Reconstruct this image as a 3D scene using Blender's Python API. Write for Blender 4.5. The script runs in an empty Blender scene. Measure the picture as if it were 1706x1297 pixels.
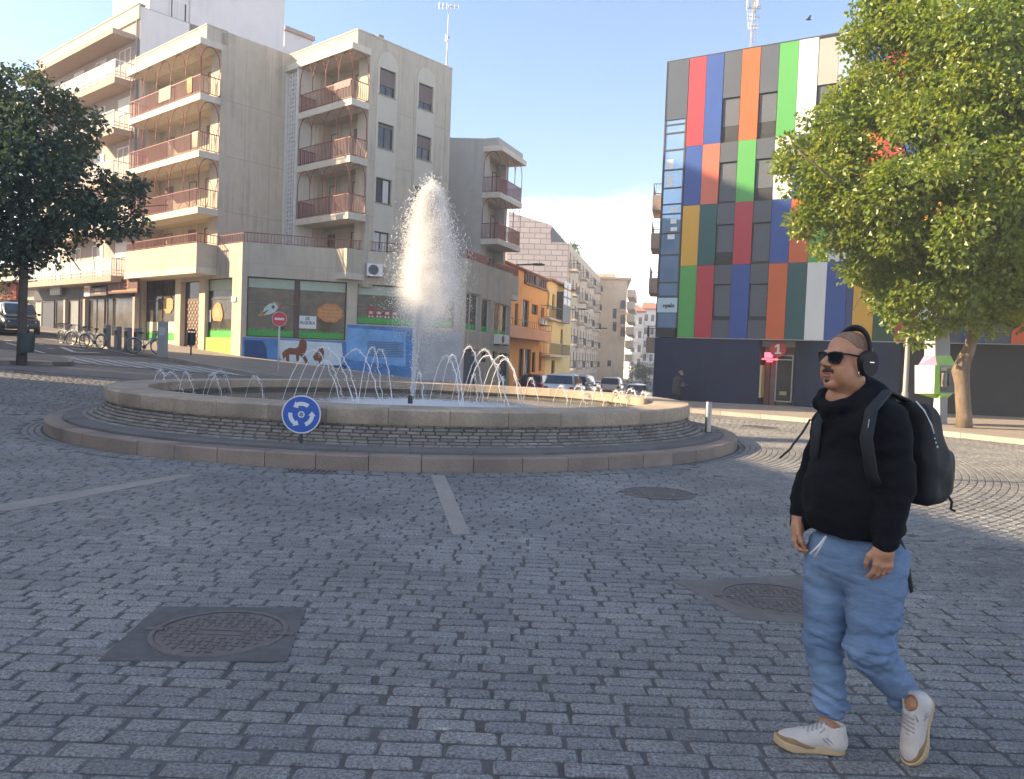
import bpy, math, random, bmesh
import numpy as np
from mathutils import Vector, Matrix
random.seed(7); np.random.seed(7)
R = math.radians
SC = bpy.context.scene
COL = SC.collection
# ---------------------------------------------------------------- camera
F, CX, CY, EYE = 1330.0, 853.0, 648.5, 1.6
PITCH, ROLL = R(2.2), R(2.2)
_f = np.array([0, math.cos(PITCH), -math.sin(PITCH)])
_r0 = np.array([1.0, 0, 0]); _u0 = np.array([0, math.sin(PITCH), math.cos(PITCH)])
RIGHT = math.cos(ROLL) * _r0 + math.sin(ROLL) * _u0
UP = -math.sin(ROLL) * _r0 + math.cos(ROLL) * _u0
cam = bpy.data.cameras.new('camera'); cam_o = bpy.data.objects.new('camera', cam); COL.objects.link(cam_o)
cam.sensor_width = 36; cam.lens = 36 * F / 1706; cam.clip_start = 0.05; cam.clip_end = 2000
cam_o.matrix_world = Matrix(((RIGHT[0], UP[0], -_f[0], 0), (RIGHT[1], UP[1], -_f[1], 0), (RIGHT[2], UP[2], -_f[2], EYE), (0, 0, 0, 1)))
SC.camera = cam_o
# ---------------------------------------------------------------- light
SUN_EL = 27.5
world = bpy.data.worlds.new('World'); SC.world = world; world.use_nodes = True
nt = world.node_tree; nt.nodes.clear()
def N(nt, t, **k):
    n = nt.nodes.new(t)
    for a, b in k.items():
        if a.startswith('i_'):
            key = a[2:]
            key = int(key) if key.isdigit() else key.replace('_', ' ')
            n.inputs[key].default_value = b
        else: setattr(n, a, b)
    return n
sky = N(nt, 'ShaderNodeTexSky', sky_type='NISHITA', sun_disc=False, sun_elevation=R(SUN_EL), sun_rotation=R(-90), air_density=1.0, dust_density=1.6, ozone_density=2.2)
tc = N(nt, 'ShaderNodeTexCoord'); mp = N(nt, 'ShaderNodeMapping'); mp.inputs['Scale'].default_value = (1.6, 1.6, 7.0)
nz = N(nt, 'ShaderNodeTexNoise', i_Scale=1.7, i_Detail=7.0, i_Roughness=0.58, i_Distortion=0.4)
sx = N(nt, 'ShaderNodeSeparateXYZ')
nt.links.new(tc.outputs['Generated'], mp.inputs[0]); nt.links.new(mp.outputs[0], nz.inputs['Vector']); nt.links.new(tc.outputs['Generated'], sx.inputs[0])
band = N(nt, 'ShaderNodeMapRange', interpolation_type='SMOOTHSTEP', i_1=0.10, i_2=0.36, i_3=0.32, i_4=-0.20)   # clouds thicken towards the horizon
nt.links.new(sx.outputs[2], band.inputs[0])
west = N(nt, 'ShaderNodeMapRange', interpolation_type='SMOOTHSTEP', i_1=-0.28, i_2=-0.75, i_3=0.0, i_4=0.50)  # and towards the sun
nt.links.new(sx.outputs[0], west.inputs[0])
a1 = N(nt, 'ShaderNodeMath', operation='ADD'); nt.links.new(nz.outputs[0], a1.inputs[0]); nt.links.new(band.outputs[0], a1.inputs[1])
a2 = N(nt, 'ShaderNodeMath', operation='ADD'); nt.links.new(a1.outputs[0], a2.inputs[0]); nt.links.new(west.outputs[0], a2.inputs[1])
cf = N(nt, 'ShaderNodeMapRange', interpolation_type='SMOOTHSTEP', i_1=0.52, i_2=0.76, i_3=0.0, i_4=0.92); nt.links.new(a2.outputs[0], cf.inputs[0])
mx = N(nt, 'ShaderNodeMixRGB', i_2=(7.6, 7.7, 7.9, 1)); nt.links.new(cf.outputs[0], mx.inputs[0]); nt.links.new(sky.outputs[0], mx.inputs[1])
bg = N(nt, 'ShaderNodeBackground', i_Strength=0.105); nt.links.new(mx.outputs[0], bg.inputs[0])
wo = N(nt, 'ShaderNodeOutputWorld'); nt.links.new(bg.outputs[0], wo.inputs[0])
sun = bpy.data.lights.new('sun', 'SUN'); sun.energy = 5.0; sun.angle = R(0.55); sun.color = (1.0, 0.77, 0.48)
sun_o = bpy.data.objects.new('sun', sun); COL.objects.link(sun_o); sun_o.rotation_euler = (0, R(-(90 - SUN_EL)), 0); sun_o.location = (-40, 0, 40)
SC.view_settings.view_transform = 'Standard'; SC.view_settings.look = 'None'; SC.view_settings.exposure = 1.55; SC.view_settings.gamma = 1.0
SC.render.engine = 'CYCLES'; SC.cycles.use_denoising = True; SC.cycles.max_bounces = 8; SC.cycles.transparent_max_bounces = 12
SC.cycles.sample_clamp_indirect = 6.0; SC.cycles.volume_bounces = 6
# ---------------------------------------------------------------- pixel -> place helpers (photo pixels, 1706 x 1297)
CAM = np.array([0, 0, EYE])
def ray(x, y): return _f * F + RIGHT * (x - CX) + UP * (CY - y)
def at(x, y, Y):
    d = ray(x, y); return Vector(CAM + d * (Y / d[1]))
def sstep(a, b, x):
    t = np.clip((np.asarray(x, float) - a) / (b - a), 0, 1); return t * t * (3 - 2 * t)
def g(x, y):
    """height of the ground: level square, street climbing to the far left, other street falling away"""
    x = np.asarray(x, float); y = np.asarray(y, float)
    u = (y - x) * 0.7071; v = (x + y) * 0.7071
    a = 0.061 * np.maximum(0, u - 19.5)
    a = a * (1 - sstep(17.5, 31, v))
    b = -0.030 * np.maximum(0, y - 30) * sstep(22, 36, v)
    b = np.maximum(b, -1.6)
    return a + b
def onz(x, y, z=0.0):
    d = ray(x, y); return Vector(CAM + d * ((z - EYE) / d[2]))
def gpt(x, y, off=0.0):
    d = ray(x, y); t = 2.0 / F; last = t
    while t < 300 / F:
        p = CAM + d * t
        if p[2] < g(p[0], p[1]) + off: break
        last = t; t *= 1.01
    for _ in range(30):
        m = (last + t) / 2; p = CAM + d * m
        if p[2] < g(p[0], p[1]) + off: t = m
        else: last = m
    return Vector(CAM + d * t)
class Wall:
    """a vertical plane: s runs along it, z up, d outwards towards the viewer"""
    def __init__(s, o, ang):
        s.o = np.array([o[0], o[1]], float); s.d = np.array([math.sin(R(ang)), math.cos(R(ang))])
        n = np.array([s.d[1], -s.d[0]])
        s.n = n if np.dot(n, -s.o) > 0 else -n
    def hit(s, x, y, d=0.0):
        r = ray(x, y); o = s.o + s.n * d
        t = np.dot(o, s.n) / np.dot(r[:2], s.n)
        p = CAM + r * t
        return float(np.dot(p[:2] - o, s.d)), float(p[2])
    def P(s, a, z, d=0.0):
        q = s.o + s.d * a + s.n * d; return Vector((q[0], q[1], z))
    def rect(s, x0, y0, x1, y1, d=0.0):
        """pixel box (its left edge and right edge at mid height, top and bottom at mid width) -> s0,s1,z0,z1"""
        xm, ym = (x0 + x1) / 2, (y0 + y1) / 2
        a, b = s.hit(x0, ym, d)[0], s.hit(x1, ym, d)[0]
        t, u = s.hit(xm, y0, d)[1], s.hit(xm, y1, d)[1]
        return min(a, b), max(a, b), min(t, u), max(t, u)
# ---------------------------------------------------------------- objects
ORG = {}
def thing(name, label, cat, loc=(0, 0, 0), rz=0.0, group=None):
    o = bpy.data.objects.new(name, None); COL.objects.link(o); o.empty_display_size = 0.3
    o.location = loc; o.rotation_euler = (0, 0, rz)
    tag(o, label, cat, group); ORG[o.name] = Vector(loc); return o
def tag(o, label=None, cat=None, group=None, kind=None):
    if label: o['label'] = label
    if cat: o['category'] = cat
    if group: o['group'] = group
    if kind: o['kind'] = kind
    return o
def dup(root, loc, rz, label=None, group=None):
    r = root.copy(); COL.objects.link(r); r.location = loc; r.rotation_euler = (0, 0, rz); ORG[r.name] = Vector(loc)
    if label: r['label'] = label
    if group: r['group'] = group
    for ch in list(root.children):
        c = ch.copy(); COL.objects.link(c); c.parent = r
        for k in ch.children:
            e = k.copy(); COL.objects.link(e); e.parent = c
    return r
class MB:
    def __init__(s): s.v = []; s.f = []; s.m = []
    def add(s, vs, fs, mi=0):
        b = len(s.v); s.v += [tuple(p) for p in vs]
        s.f += [tuple(i + b for i in f) for f in fs]; s.m += [mi] * len(fs); return s
    def quad(s, a, b, c, d, mi=0): return s.add([a, b, c, d], [(0, 1, 2, 3)], mi)
    def obox(s, o, a, b, c, mi=0):
        o, a, b, c = Vector(o), Vector(a), Vector(b), Vector(c)
        vs = [o, o + a, o + a + b, o + b, o + c, o + a + c, o + a + b + c, o + b + c]
        fs = [(0, 3, 2, 1), (4, 5, 6, 7), (0, 1, 5, 4), (1, 2, 6, 5), (2, 3, 7, 6), (3, 0, 4, 7)]
        if a.cross(b).dot(c) < 0: fs = [f[::-1] for f in fs]
        return s.add(vs, fs, mi)
    def box(s, c, x, y, z, rz=0.0, mi=0):
        cs, sn = math.cos(rz), math.sin(rz); c = Vector(c)
        a = Vector((cs * x, sn * x, 0)); b = Vector((-sn * y, cs * y, 0)); k = Vector((0, 0, z))
        return s.obox(c - a / 2 - b / 2 - k / 2, a, b, k, mi)
    def wbox(s, W, s0, s1, z0, z1, d0, d1, mi=0):
        return s.obox(W.P(s0, z0, d0), W.P(s1, z0, d0) - W.P(s0, z0, d0), W.P(s0, z0, d1) - W.P(s0, z0, d0), Vector((0, 0, z1 - z0)), mi)
    def wquad(s, W, s0, s1, z0, z1, d, mi=0):
        q = [W.P(s0, z0, d), W.P(s1, z0, d), W.P(s1, z1, d), W.P(s0, z1, d)]
        nn = (q[1] - q[0]).cross(q[3] - q[0])
        if nn.x * W.n[0] + nn.y * W.n[1] < 0: q = q[::-1]
        return s.quad(*q, mi)
    def wpoly(s, W, pts, d0, d1, mi=0):
        """flat outline on a wall, given thickness"""
        n = len(pts)
        fr = [W.P(a, z, d1) for a, z in pts]; bk = [W.P(a, z, d0) for a, z in pts]
        area = sum(pts[i][0] * pts[(i + 1) % n][1] - pts[(i + 1) % n][0] * pts[i][1] for i in range(n))
        ux = W.P(1, 0) - W.P(0, 0); nrm = ux.cross(Vector((0, 0, 1)))
        flip = (nrm.x * W.n[0] + nrm.y * W.n[1] > 0) != (area > 0)
        fs = [tuple(range(n)), tuple(range(2 * n - 1, n - 1, -1))] + [(i, i + n, (i + 1) % n + n, (i + 1) % n) for i in range(n)]
        if flip: fs = [f[::-1] for f in fs]
        return s.add(fr + bk, fs, mi)
    def wholes(s, W, s0, s1, z0, z1, holes, dep=0.15, d=0.0, mi=0):
        ss = sorted({s0, s1} | {h[i] for h in holes for i in (0, 1)}); zs = sorted({z0, z1} | {h[i] for h in holes for i in (2, 3)})
        ss = [a for a in ss if s0 <= a <= s1]; zs = [a for a in zs if z0 <= a <= z1]
        for a, b in zip(ss, ss[1:]):
            for c, e in zip(zs, zs[1:]):
                m, k = (a + b) / 2, (c + e) / 2
                if not any(h[0] < m < h[1] and h[2] < k < h[3] for h in holes): s.wquad(W, a, b, c, e, d, mi)
        for h in holes:
            a, b, c, e = h[:4]
            for (p, q) in (((a, c), (b, c)), ((b, c), (b, e)), ((b, e), (a, e)), ((a, e), (a, c))):
                s.quad(W.P(p[0], p[1], d), W.P(q[0], q[1], d), W.P(q[0], q[1], d - dep), W.P(p[0], p[1], d - dep), mi)
        return s
    def tube(s, pts, r, n=8, cap=True, mi=0, sc=None):
        pts = [Vector(p) for p in pts]; k = len(pts)
        if not hasattr(r, '__len__'): r = [r] * k
        vs = []; up = None
        for i, p in enumerate(pts):
            t = (pts[min(i + 1, k - 1)] - pts[max(i - 1, 0)]).normalized()
            if up is None:
                up = Vector((0, 0, 1)) if abs(t.z) < 0.9 else Vector((1, 0, 0))
            a = t.cross(up)
            if a.length < 1e-6: a = t.orthogonal()
            a.normalize(); b = a.cross(t).normalized(); up = b
            for j in range(n):
                th = 2 * math.pi * j / n
                vs.append(p + a * math.cos(th) * r[i] * (sc[0] if sc else 1) + b * math.sin(th) * r[i] * (sc[1] if sc else 1))
        fs = [(i * n + j, i * n + (j + 1) % n, (i + 1) * n + (j + 1) % n, (i + 1) * n + j) for i in range(k - 1) for j in range(n)]
        if cap: fs += [tuple(range(n))[::-1], tuple((k - 1) * n + j for j in range(n))]
        return s.add(vs, fs, mi)
    def lathe(s, prof, n=48, c=(0, 0, 0), a0=0.0, a1=2 * math.pi, mi=0, close=False):
        c = Vector(c); full = abs(a1 - a0 - 2 * math.pi) < 1e-6; k = len(prof); m = n if full else n + 1
        vs = [c + Vector((r * math.cos(a0 + (a1 - a0) * j / n), r * math.sin(a0 + (a1 - a0) * j / n), z)) for j in range(m) for r, z in prof]
        fs = []
        for j in range(n):
            j2 = (j + 1) % m
            for i in range(k if close else k - 1):
                i2 = (i + 1) % k
                fs.append((j * k + i, j2 * k + i, j2 * k + i2, j * k + i2))
        if close and not full: fs += [tuple(range(k)), tuple((m - 1) * k + i for i in range(k))[::-1]]
        return s.add(vs, fs, mi)
    def ball(s, c, rx, ry=None, rz=None, n=12, m=8, mi=0):
        ry = ry or rx; rz = rz or rx; c = Vector(c)
        vs = [c + Vector((rx * math.sin(math.pi * i / m) * math.cos(2 * math.pi * j / n), ry * math.sin(math.pi * i / m) * math.sin(2 * math.pi * j / n), rz * math.cos(math.pi * i / m))) for i in range(1, m) for j in range(n)]
        vs += [c + Vector((0, 0, rz)), c - Vector((0, 0, rz))]
        fs = [(i * n + j, (i + 1) * n + j, (i + 1) * n + (j + 1) % n, i * n + (j + 1) % n) for i in range(m - 2) for j in range(n)]
        t, b = len(vs) - 2, len(vs) - 1
        fs += [(t, j, (j + 1) % n) for j in range(n)] + [(b, (m - 2) * n + (j + 1) % n, (m - 2) * n + j) for j in range(n)]
        return s.add(vs, fs, mi)
    def build(s, name, mats, parent=None, smooth=False, origin=None, bevel=0, auto=None):
        me = bpy.data.meshes.new(name); og = Vector(origin) if origin is not None else Vector((0, 0, 0))
        if parent is not None and origin is None: og = ORG.get(parent.name, Vector((0, 0, 0)))
        me.from_pydata([(p[0] - og.x, p[1] - og.y, p[2] - og.z) for p in s.v], [], s.f)
        mats = mats if isinstance(mats, (list, tuple)) else [mats]
        for m in mats: me.materials.append(m)
        if len(mats) > 1: me.polygons.foreach_set('material_index', s.m)
        if smooth: me.polygons.foreach_set('use_smooth', [True] * len(s.f))
        me.update()
        if auto: me.set_sharp_from_angle(angle=R(auto))
        return link(name, me, parent, og, bevel)
def link(name, me, parent=None, og=(0, 0, 0), bevel=0):
    o = bpy.data.objects.new(name, me); COL.objects.link(o)
    if parent is not None: o.parent = parent
    else: o.location = og
    ORG[o.name] = Vector(og)
    if bevel:
        b = o.modifiers.new('bevel', 'BEVEL'); b.width = bevel; b.segments = 2; b.limit_method = 'ANGLE'; b.angle_limit = R(40)
    return o
_txt = {}
def text_geo(body, size=1.0, bold=0.0):
    """letters as flat faces: (verts2d, faces), centred"""
    cu = bpy.data.curves.new('t', 'FONT'); cu.body = body; cu.size = size; cu.align_x = 'CENTER'; cu.align_y = 'CENTER'; cu.offset = bold
    cu.resolution_u = 3
    o = bpy.data.objects.new('t', cu); COL.objects.link(o)
    me = bpy.data.meshes.new_from_object(o.evaluated_get(bpy.context.evaluated_depsgraph_get()))
    vs = [(v.co.x, v.co.y) for v in me.vertices]; fs = [tuple(p.vertices) for p in me.polygons]
    bpy.data.objects.remove(o); bpy.data.curves.remove(cu); bpy.data.meshes.remove(me)
    return vs, fs
def wtext(mb, W, body, s, z, d, size, mi=0, bold=0.0, sgn=1, sx=1.0):
    vs, fs = text_geo(body, size, bold)
    mb.add([W.P(s + sgn * x * sx, z + y, d) for x, y in vs], fs, mi)
# ---------------------------------------------------------------- materials
MATS = {}
def mat(name, col, rough=0.7, var=0.0, scale=4.0, bump=0.0, bscale=30.0, metal=0.0, spec=0.5, stain=0.0, stretch=(1, 1, 1), dirt=None, trans=None, var2=0.0, scale2=0.6, coat=0.0, emit=None, island=0.0):
    if name in MATS: return MATS[name]
    m = bpy.data.materials.new(name); m.use_nodes = True; t = m.node_tree; p = t.nodes['Principled BSDF']
    p.inputs['Roughness'].default_value = rough; p.inputs['Metallic'].default_value = metal; p.inputs['Specular IOR Level'].default_value = spec
    p.inputs['Coat Weight'].default_value = coat
    geo = N(t, 'ShaderNodeNewGeometry'); L = t.links.new
    src = None; base = N(t, 'ShaderNodeRGB'); base.outputs[0].default_value = (*col, 1); src = base.outputs[0]
    def noise(sc, det=5, st=(1, 1, 1), ro=0.6):
        a = N(t, 'ShaderNodeMapping'); a.inputs['Scale'].default_value = st; L(geo.outputs['Position'], a.inputs[0])
        n = N(t, 'ShaderNodeTexNoise', i_Scale=sc, i_Detail=det, i_Roughness=ro); L(a.outputs[0], n.inputs['Vector']); return n.outputs[0]
    def mul(src, fac, amt):
        r = N(t, 'ShaderNodeMapRange', i_1=0.25, i_2=0.75, i_3=1 - amt, i_4=1 + amt); L(fac, r.inputs[0])
        x = N(t, 'ShaderNodeVectorMath', operation='SCALE'); L(src, x.inputs[0]); L(r.outputs[0], x.inputs['Scale']); return x.outputs[0]
    if var: src = mul(src, noise(scale, 6, stretch), var)
    if var2: src = mul(src, noise(scale2, 3), var2)
    if island:
        r = N(t, 'ShaderNodeMapRange', i_1=0.0, i_2=1.0, i_3=1 - island, i_4=1 + island); L(geo.outputs['Random Per Island'], r.inputs[0])
        x = N(t, 'ShaderNodeVectorMath', operation='SCALE'); L(src, x.inputs[0]); L(r.outputs[0], x.inputs['Scale']); src = x.outputs[0]
    if stain:     # rain streaks running down
        n1 = noise(1.0, 6, (3.2, 3.2, 0.16), 0.65); n2 = noise(0.5, 3)
        ad = N(t, 'ShaderNodeMath', operation='ADD'); L(n1, ad.inputs[0]); L(n2, ad.inputs[1])
        r = N(t, 'ShaderNodeMapRange', i_1=0.98, i_2=1.30, i_3=0, i_4=stain); L(ad.outputs[0], r.inputs[0])
        x = N(t, 'ShaderNodeMixRGB', i_2=(*(dirt or (0.10, 0.095, 0.09)), 1)); L(r.outputs[0], x.inputs[0]); L(src, x.inputs[1]); src = x.outputs[0]
    L(src, p.inputs['Base Color'])
    if bump:
        b = N(t, 'ShaderNodeBump', i_Strength=bump, i_Distance=0.02); L(noise(bscale, 6), b.inputs['Height']); L(b.outputs[0], p.inputs['Normal'])
    if emit:
        p.inputs['Emission Color'].default_value = (*emit[0], 1); p.inputs['Emission Strength'].default_value = emit[1]
    MATS[name] = m; return m
def C(r, gg, b):
    """photo-style 0-255 paint colour to linear"""
    return tuple(((c / 255) / 12.92 if c / 255 <= 0.04045 else ((c / 255 + 0.055) / 1.055) ** 2.4) for c in (r, gg, b))
# ================================================================ the ground
FX, FY, FR = -2.28, 17.95, 7.10          # fountain centre and kerb radius
def brick_ground():
    m = bpy.data.materials.new('paving_far'); m.use_nodes = True; t = m.node_tree; p = t.nodes['Principled BSDF']; L = t.links.new
    geo = N(t, 'ShaderNodeNewGeometry'); mp = N(t, 'ShaderNodeMapping'); L(geo.outputs['Position'], mp.inputs[0])
    br = N(t, 'ShaderNodeTexBrick', i_Scale=1.0); br.inputs['Color1'].default_value = (0.22, 0.21, 0.205, 1); br.inputs['Color2'].default_value = (0.16, 0.155, 0.15, 1); br.inputs['Mortar'].default_value = (0.06, 0.058, 0.056, 1)
    br.inputs['Brick Width'].default_value = 0.23; br.inputs['Row Height'].default_value = 0.105; br.inputs['Mortar Size'].default_value = 0.012
    L(mp.outputs[0], br.inputs[0])
    n = N(t, 'ShaderNodeTexNoise', i_Scale=0.45, i_Detail=6.0); L(geo.outputs['Position'], n.inputs['Vector'])
    r = N(t, 'ShaderNodeMapRange', i_1=0.3, i_2=0.7, i_3=0.72, i_4=1.25); L(n.outputs[0], r.inputs[0])
    x = N(t, 'ShaderNodeVectorMath', operation='SCALE'); L(br.outputs[0], x.inputs[0]); L(r.outputs[0], x.inputs['Scale']); L(x.outputs[0], p.inputs['Base Color'])
    p.inputs['Roughness'].default_value = 0.7
    return m
M_mortar = mat('mortar', (0.104, 0.101, 0.099), 0.9, var=0.35, scale=9, bump=0.5, bscale=60, var2=0.3, scale2=1.2, stain=0.75, dirt=(0.05, 0.036, 0.02))
M_far = brick_ground()
def grid_mesh(name, xs, ys, zf, mats, inside=None, midx=None):
    nx, ny = len(xs), len(ys); X, Y = np.meshgrid(xs, ys); Z = zf(X, Y)
    vs = np.stack([X.ravel(), Y.ravel(), Z.ravel()], 1)
    b = MB(); b.v = [tuple(p) for p in vs]
    for j in range(ny - 1):
        for i in range(nx - 1):
            cx, cy = (xs[i] + xs[i + 1]) / 2, (ys[j] + ys[j + 1]) / 2
            if inside and not inside(cx, cy): continue
            b.f.append((j * nx + i, j * nx + i + 1, (j + 1) * nx + i + 1, (j + 1) * nx + i)); b.m.append(midx(cx, cy) if midx else 0)
    return b.build(name, mats, smooth=True)
xs = sorted(set(np.round(np.concatenate([np.arange(-40, 30.01, 1.0), [-110, -95, -80, -70, -60, -50, 36, 44, 52, 60]]), 3)))
ys = sorted(set(np.round(np.concatenate([np.arange(-10, 70.01, 1.0), [-40, -30, -20, 80, 90, 100, 120, 140, 160, 180, 200, 220]]), 3)))
COB = lambda x, y: -2 < y < 26 and -24 < x < 22           # where the setts are modelled one by one
o = grid_mesh('ground', xs, ys, lambda X, Y: g(X, Y) - np.where((Y > -3) & (Y < 26.5) & (X > -25) & (X < 23), 0.0085, 0.0), [M_far, M_mortar], midx=lambda x, y: 1 if COB(x, y) else 0)
tag(o, kind='structure')
# --- granite setts, each a block with rounded arris, laid in rows across the square and in rings on the right of the fountain
M_sett = bpy.data.materials.new('granite_setts'); M_sett.use_nodes = True
def _sett():
    t = M_sett.node_tree; p = t.nodes['Principled BSDF']; L = t.links.new
    geo = N(t, 'ShaderNodeNewGeometry')
    r = N(t, 'ShaderNodeValToRGB'); e = r.color_ramp.elements
    e[0].position = 0; e[0].color = (0.146, 0.145, 0.147, 1); e[1].position = 1; e[1].color = (0.198, 0.193, 0.186, 1)
    k = r.color_ramp.elements.new(0.5); k.color = (0.171, 0.169, 0.167, 1)
    L(geo.outputs['Random Per Island'], r.inputs[0])
    n1 = N(t, 'ShaderNodeTexNoise', i_Scale=62.0, i_Detail=3.0, i_Roughness=0.8); L(geo.outputs['Position'], n1.inputs['Vector'])
    n2 = N(t, 'ShaderNodeTexNoise', i_Scale=0.55, i_Detail=5.0); L(geo.outputs['Position'], n2.inputs['Vector'])
    n3 = N(t, 'ShaderNodeTexNoise', i_Scale=9.0, i_Detail=5.0); L(geo.outputs['Position'], n3.inputs['Vector'])
    src = r.outputs[0]
    for n, a, b, lo, hi in ((n1, 0.36, 0.64, 0.40, 1.65), (n2, 0.3, 0.7, 0.75, 1.25), (n3, 0.3, 0.7, 0.8, 1.2)):
        q = N(t, 'ShaderNodeMapRange', i_1=a, i_2=b, i_3=lo, i_4=hi); L(n.outputs[0], q.inputs[0])
        x = N(t, 'ShaderNodeVectorMath', operation='SCALE'); L(src, x.inputs[0]); L(q.outputs[0], x.inputs['Scale']); src = x.outputs[0]
    L(src, p.inputs['Base Color'])
    rr = N(t, 'ShaderNodeMapRange', i_1=0.3, i_2=0.7, i_3=0.42, i_4=0.75); L(n3.outputs[0], rr.inputs[0]); L(rr.outputs[0], p.inputs['Roughness'])
    b = N(t, 'ShaderNodeBump', i_Strength=0.55, i_Distance=0.006); L(n1.outputs[0], b.inputs['Height']); L(b.outputs[0], p.inputs['Normal'])
_sett()
BLANK = []            # patches of ground the setts leave free: convex polygons in plan
def in_poly(p, poly):
    s = None
    for i in range(len(poly)):
        a, b = poly[i], poly[(i + 1) % len(poly)]
        c = (b[0] - a[0]) * (p[1] - a[1]) - (b[1] - a[1]) * (p[0] - a[0])
        if s is None: s = c > 0
        elif (c > 0) != s: return False
    return True
def gxy(x, y): p = onz(x, y, 0.0); return (p.x, p.y)
PATCH_A = [gxy(163, 1101), gxy(478, 1102), gxy(510, 1013), gxy(263, 1011)]
PATCH_B = [gxy(1122, 968), gxy(1240, 1032), gxy(1420, 1045), gxy(1470, 990), gxy(1330, 958)]
BAND_A = [gxy(718, 792), gxy(741, 792), gxy(784, 890), gxy(754, 890)]
BAND_B = [gxy(300, 790), gxy(330, 791), gxy(20, 850), gxy(-60, 850)]
def shrink(q, d):
    c = (sum(p[0] for p in q) / len(q), sum(p[1] for p in q) / len(q)); out = []
    for p in q: L = math.hypot(p[0] - c[0], p[1] - c[1]); k = max(.1, 1 - d / L); out.append((c[0] + (p[0] - c[0]) * k, c[1] + (p[1] - c[1]) * k))
    return out
BLANK += [shrink(PATCH_A, .19), shrink(PATCH_B, .19)]
ISLAND_C = gpt(38, 606)
PAVR = [onz(x, y, 0.0) for x, y in ((1060, 680), (1200, 691), (1340, 703), (1480, 716), (1600, 729), (1720, 742), (1900, 760))]
def free(x, y):
    if math.hypot(x - FX, y - FY) < FR + 0.03: return False
    for q in BLANK:
        if in_poly((x, y), q): return False
    if x > 4.5 and y > 10:      # the pavement on the right
        for a, b in zip(PAVR, PAVR[1:]):
            if a.x <= x < b.x and y > a.y + (b.y - a.y) * (x - a.x) / (b.x - a.x) - 0.05: return False
    return True
def setts():
    V, Fc = [], []; rnd = random.random
    def block(cx, cy, ang, w, h):
        if not (abs(cx) < 0.78 * cy + 1.6): return
        if not free(cx, cy): return
        z = float(g(cx, cy)) + (rnd() - 0.5) * 0.0035; tx, ty = (rnd() - .5) * 0.014, (rnd() - .5) * 0.014
        ca, sa = math.cos(ang), math.sin(ang); b = len(V); q = []
        cr = [((-w / 2 + rnd() * .009), (-h / 2 + rnd() * .005)), ((w / 2 - rnd() * .009), (-h / 2 + rnd() * .005)), ((w / 2 - rnd() * .012), (h / 2 - rnd() * .007)), ((-w / 2 + rnd() * .012), (h / 2 - rnd() * .007))]
        # eight-sided plan with clipped corners, three levels
        c = 0.004 + rnd() ** 2 * 0.012; oct_ = []
        for i in range(4):
            p, pn, pp = cr[i], cr[(i + 1) % 4], cr[i - 1]
            for o2 in (pp, pn):
                L = math.hypot(o2[0] - p[0], o2[1] - p[1]); oct_.append((p[0] + (o2[0] - p[0]) / L * c, p[1] + (o2[1] - p[1]) / L * c))
        for sc, dz in ((1.0, -0.03), (1.0, -0.007), (0.93, 0.0)):
            for (px, py) in oct_:
                ins = 1 if sc == 1 else 1 - 0.008 / max(abs(px), 0.02); insy = 1 if sc == 1 else 1 - 0.007 / max(abs(py), 0.02)
                x, y = px * max(ins, .5), py * max(insy, .5)
                V.append((cx + x * ca - y * sa, cy + x * sa + y * ca, z + dz + tx * x + ty * y))
        for l in range(2):
            for i in range(8): Fc.append((b + l * 8 + i, b + l * 8 + (i + 1) % 8, b + l * 8 + 8 + (i + 1) % 8, b + l * 8 + 8 + i))
        Fc.append(tuple(b + 16 + i for i in range(8)))
    rings = lambda x, y: x > 3.0 + 0.25 * max(0, 12 - y) and math.hypot(x - FX, y - FY) < 15 and y > 7.4
    # straight rows
    y = 2.0; row = 0
    while y < 25.6:
        h = 0.104 + rnd() * 0.012; half = min(22, 0.78 * y + 1.6)
        x = -half + rnd() * 0.2; wig = rnd() * 6
        while x < half:
            w = random.choice((0.20, 0.235, 0.25, 0.26, 0.275)) + rnd() * 0.02
            gap = 0.006 + (rnd() ** 4) * 0.020; cx = x + w / 2
            yy = y + h / 2 + 0.014 * math.sin(cx * 0.55 + y * 1.1) + 0.003 * math.sin(cx * 2.3 + wig)
            if not rings(cx, yy) and not math.hypot(cx - FX, yy - FY) < FR + 0.42:
                block(cx, yy, (rnd() - .5) * 0.022, w - 0.002, h - 0.0090 - rnd() * 0.003)
            x += w + gap
        y += h + 0.004; row += 1
    # a border course round the kerb
    rr = FR + 0.10
    for k in range(3):
        n = int(2 * math.pi * rr / 0.225)
        for i in range(n):
            a = 2 * math.pi * (i + 0.5 * (k % 2)) / n
            cx, cy = FX + rr * math.cos(a), FY + rr * math.sin(a)
            if k == 0 or not rings(cx, cy): block(cx, cy, a + math.pi / 2, 0.205, 0.088)
        rr += 0.105
    rr = FR + 0.22
    while rr < 15:
        n = int(2 * math.pi * rr / 0.235); h = 0.102 + rnd() * 0.004; off = rnd()
        for i in range(n):
            a = 2 * math.pi * (i + off) / n; q = rr + 0.006 * math.sin(a * 19)
            cx, cy = FX + q * math.cos(a), FY + q * math.sin(a)
            if rings(cx, cy): block(cx, cy, a + math.pi / 2 + (rnd() - .5) * .03, 0.226 - rnd() * .02, h - 0.003)
        rr += 0.106
    me = bpy.data.meshes.new('cobblestones'); me.from_pydata(V, [], Fc); me.materials.append(M_sett); me.update()
    o = link('cobblestones', me); tag(o, kind='structure'); return o
setts()
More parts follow.
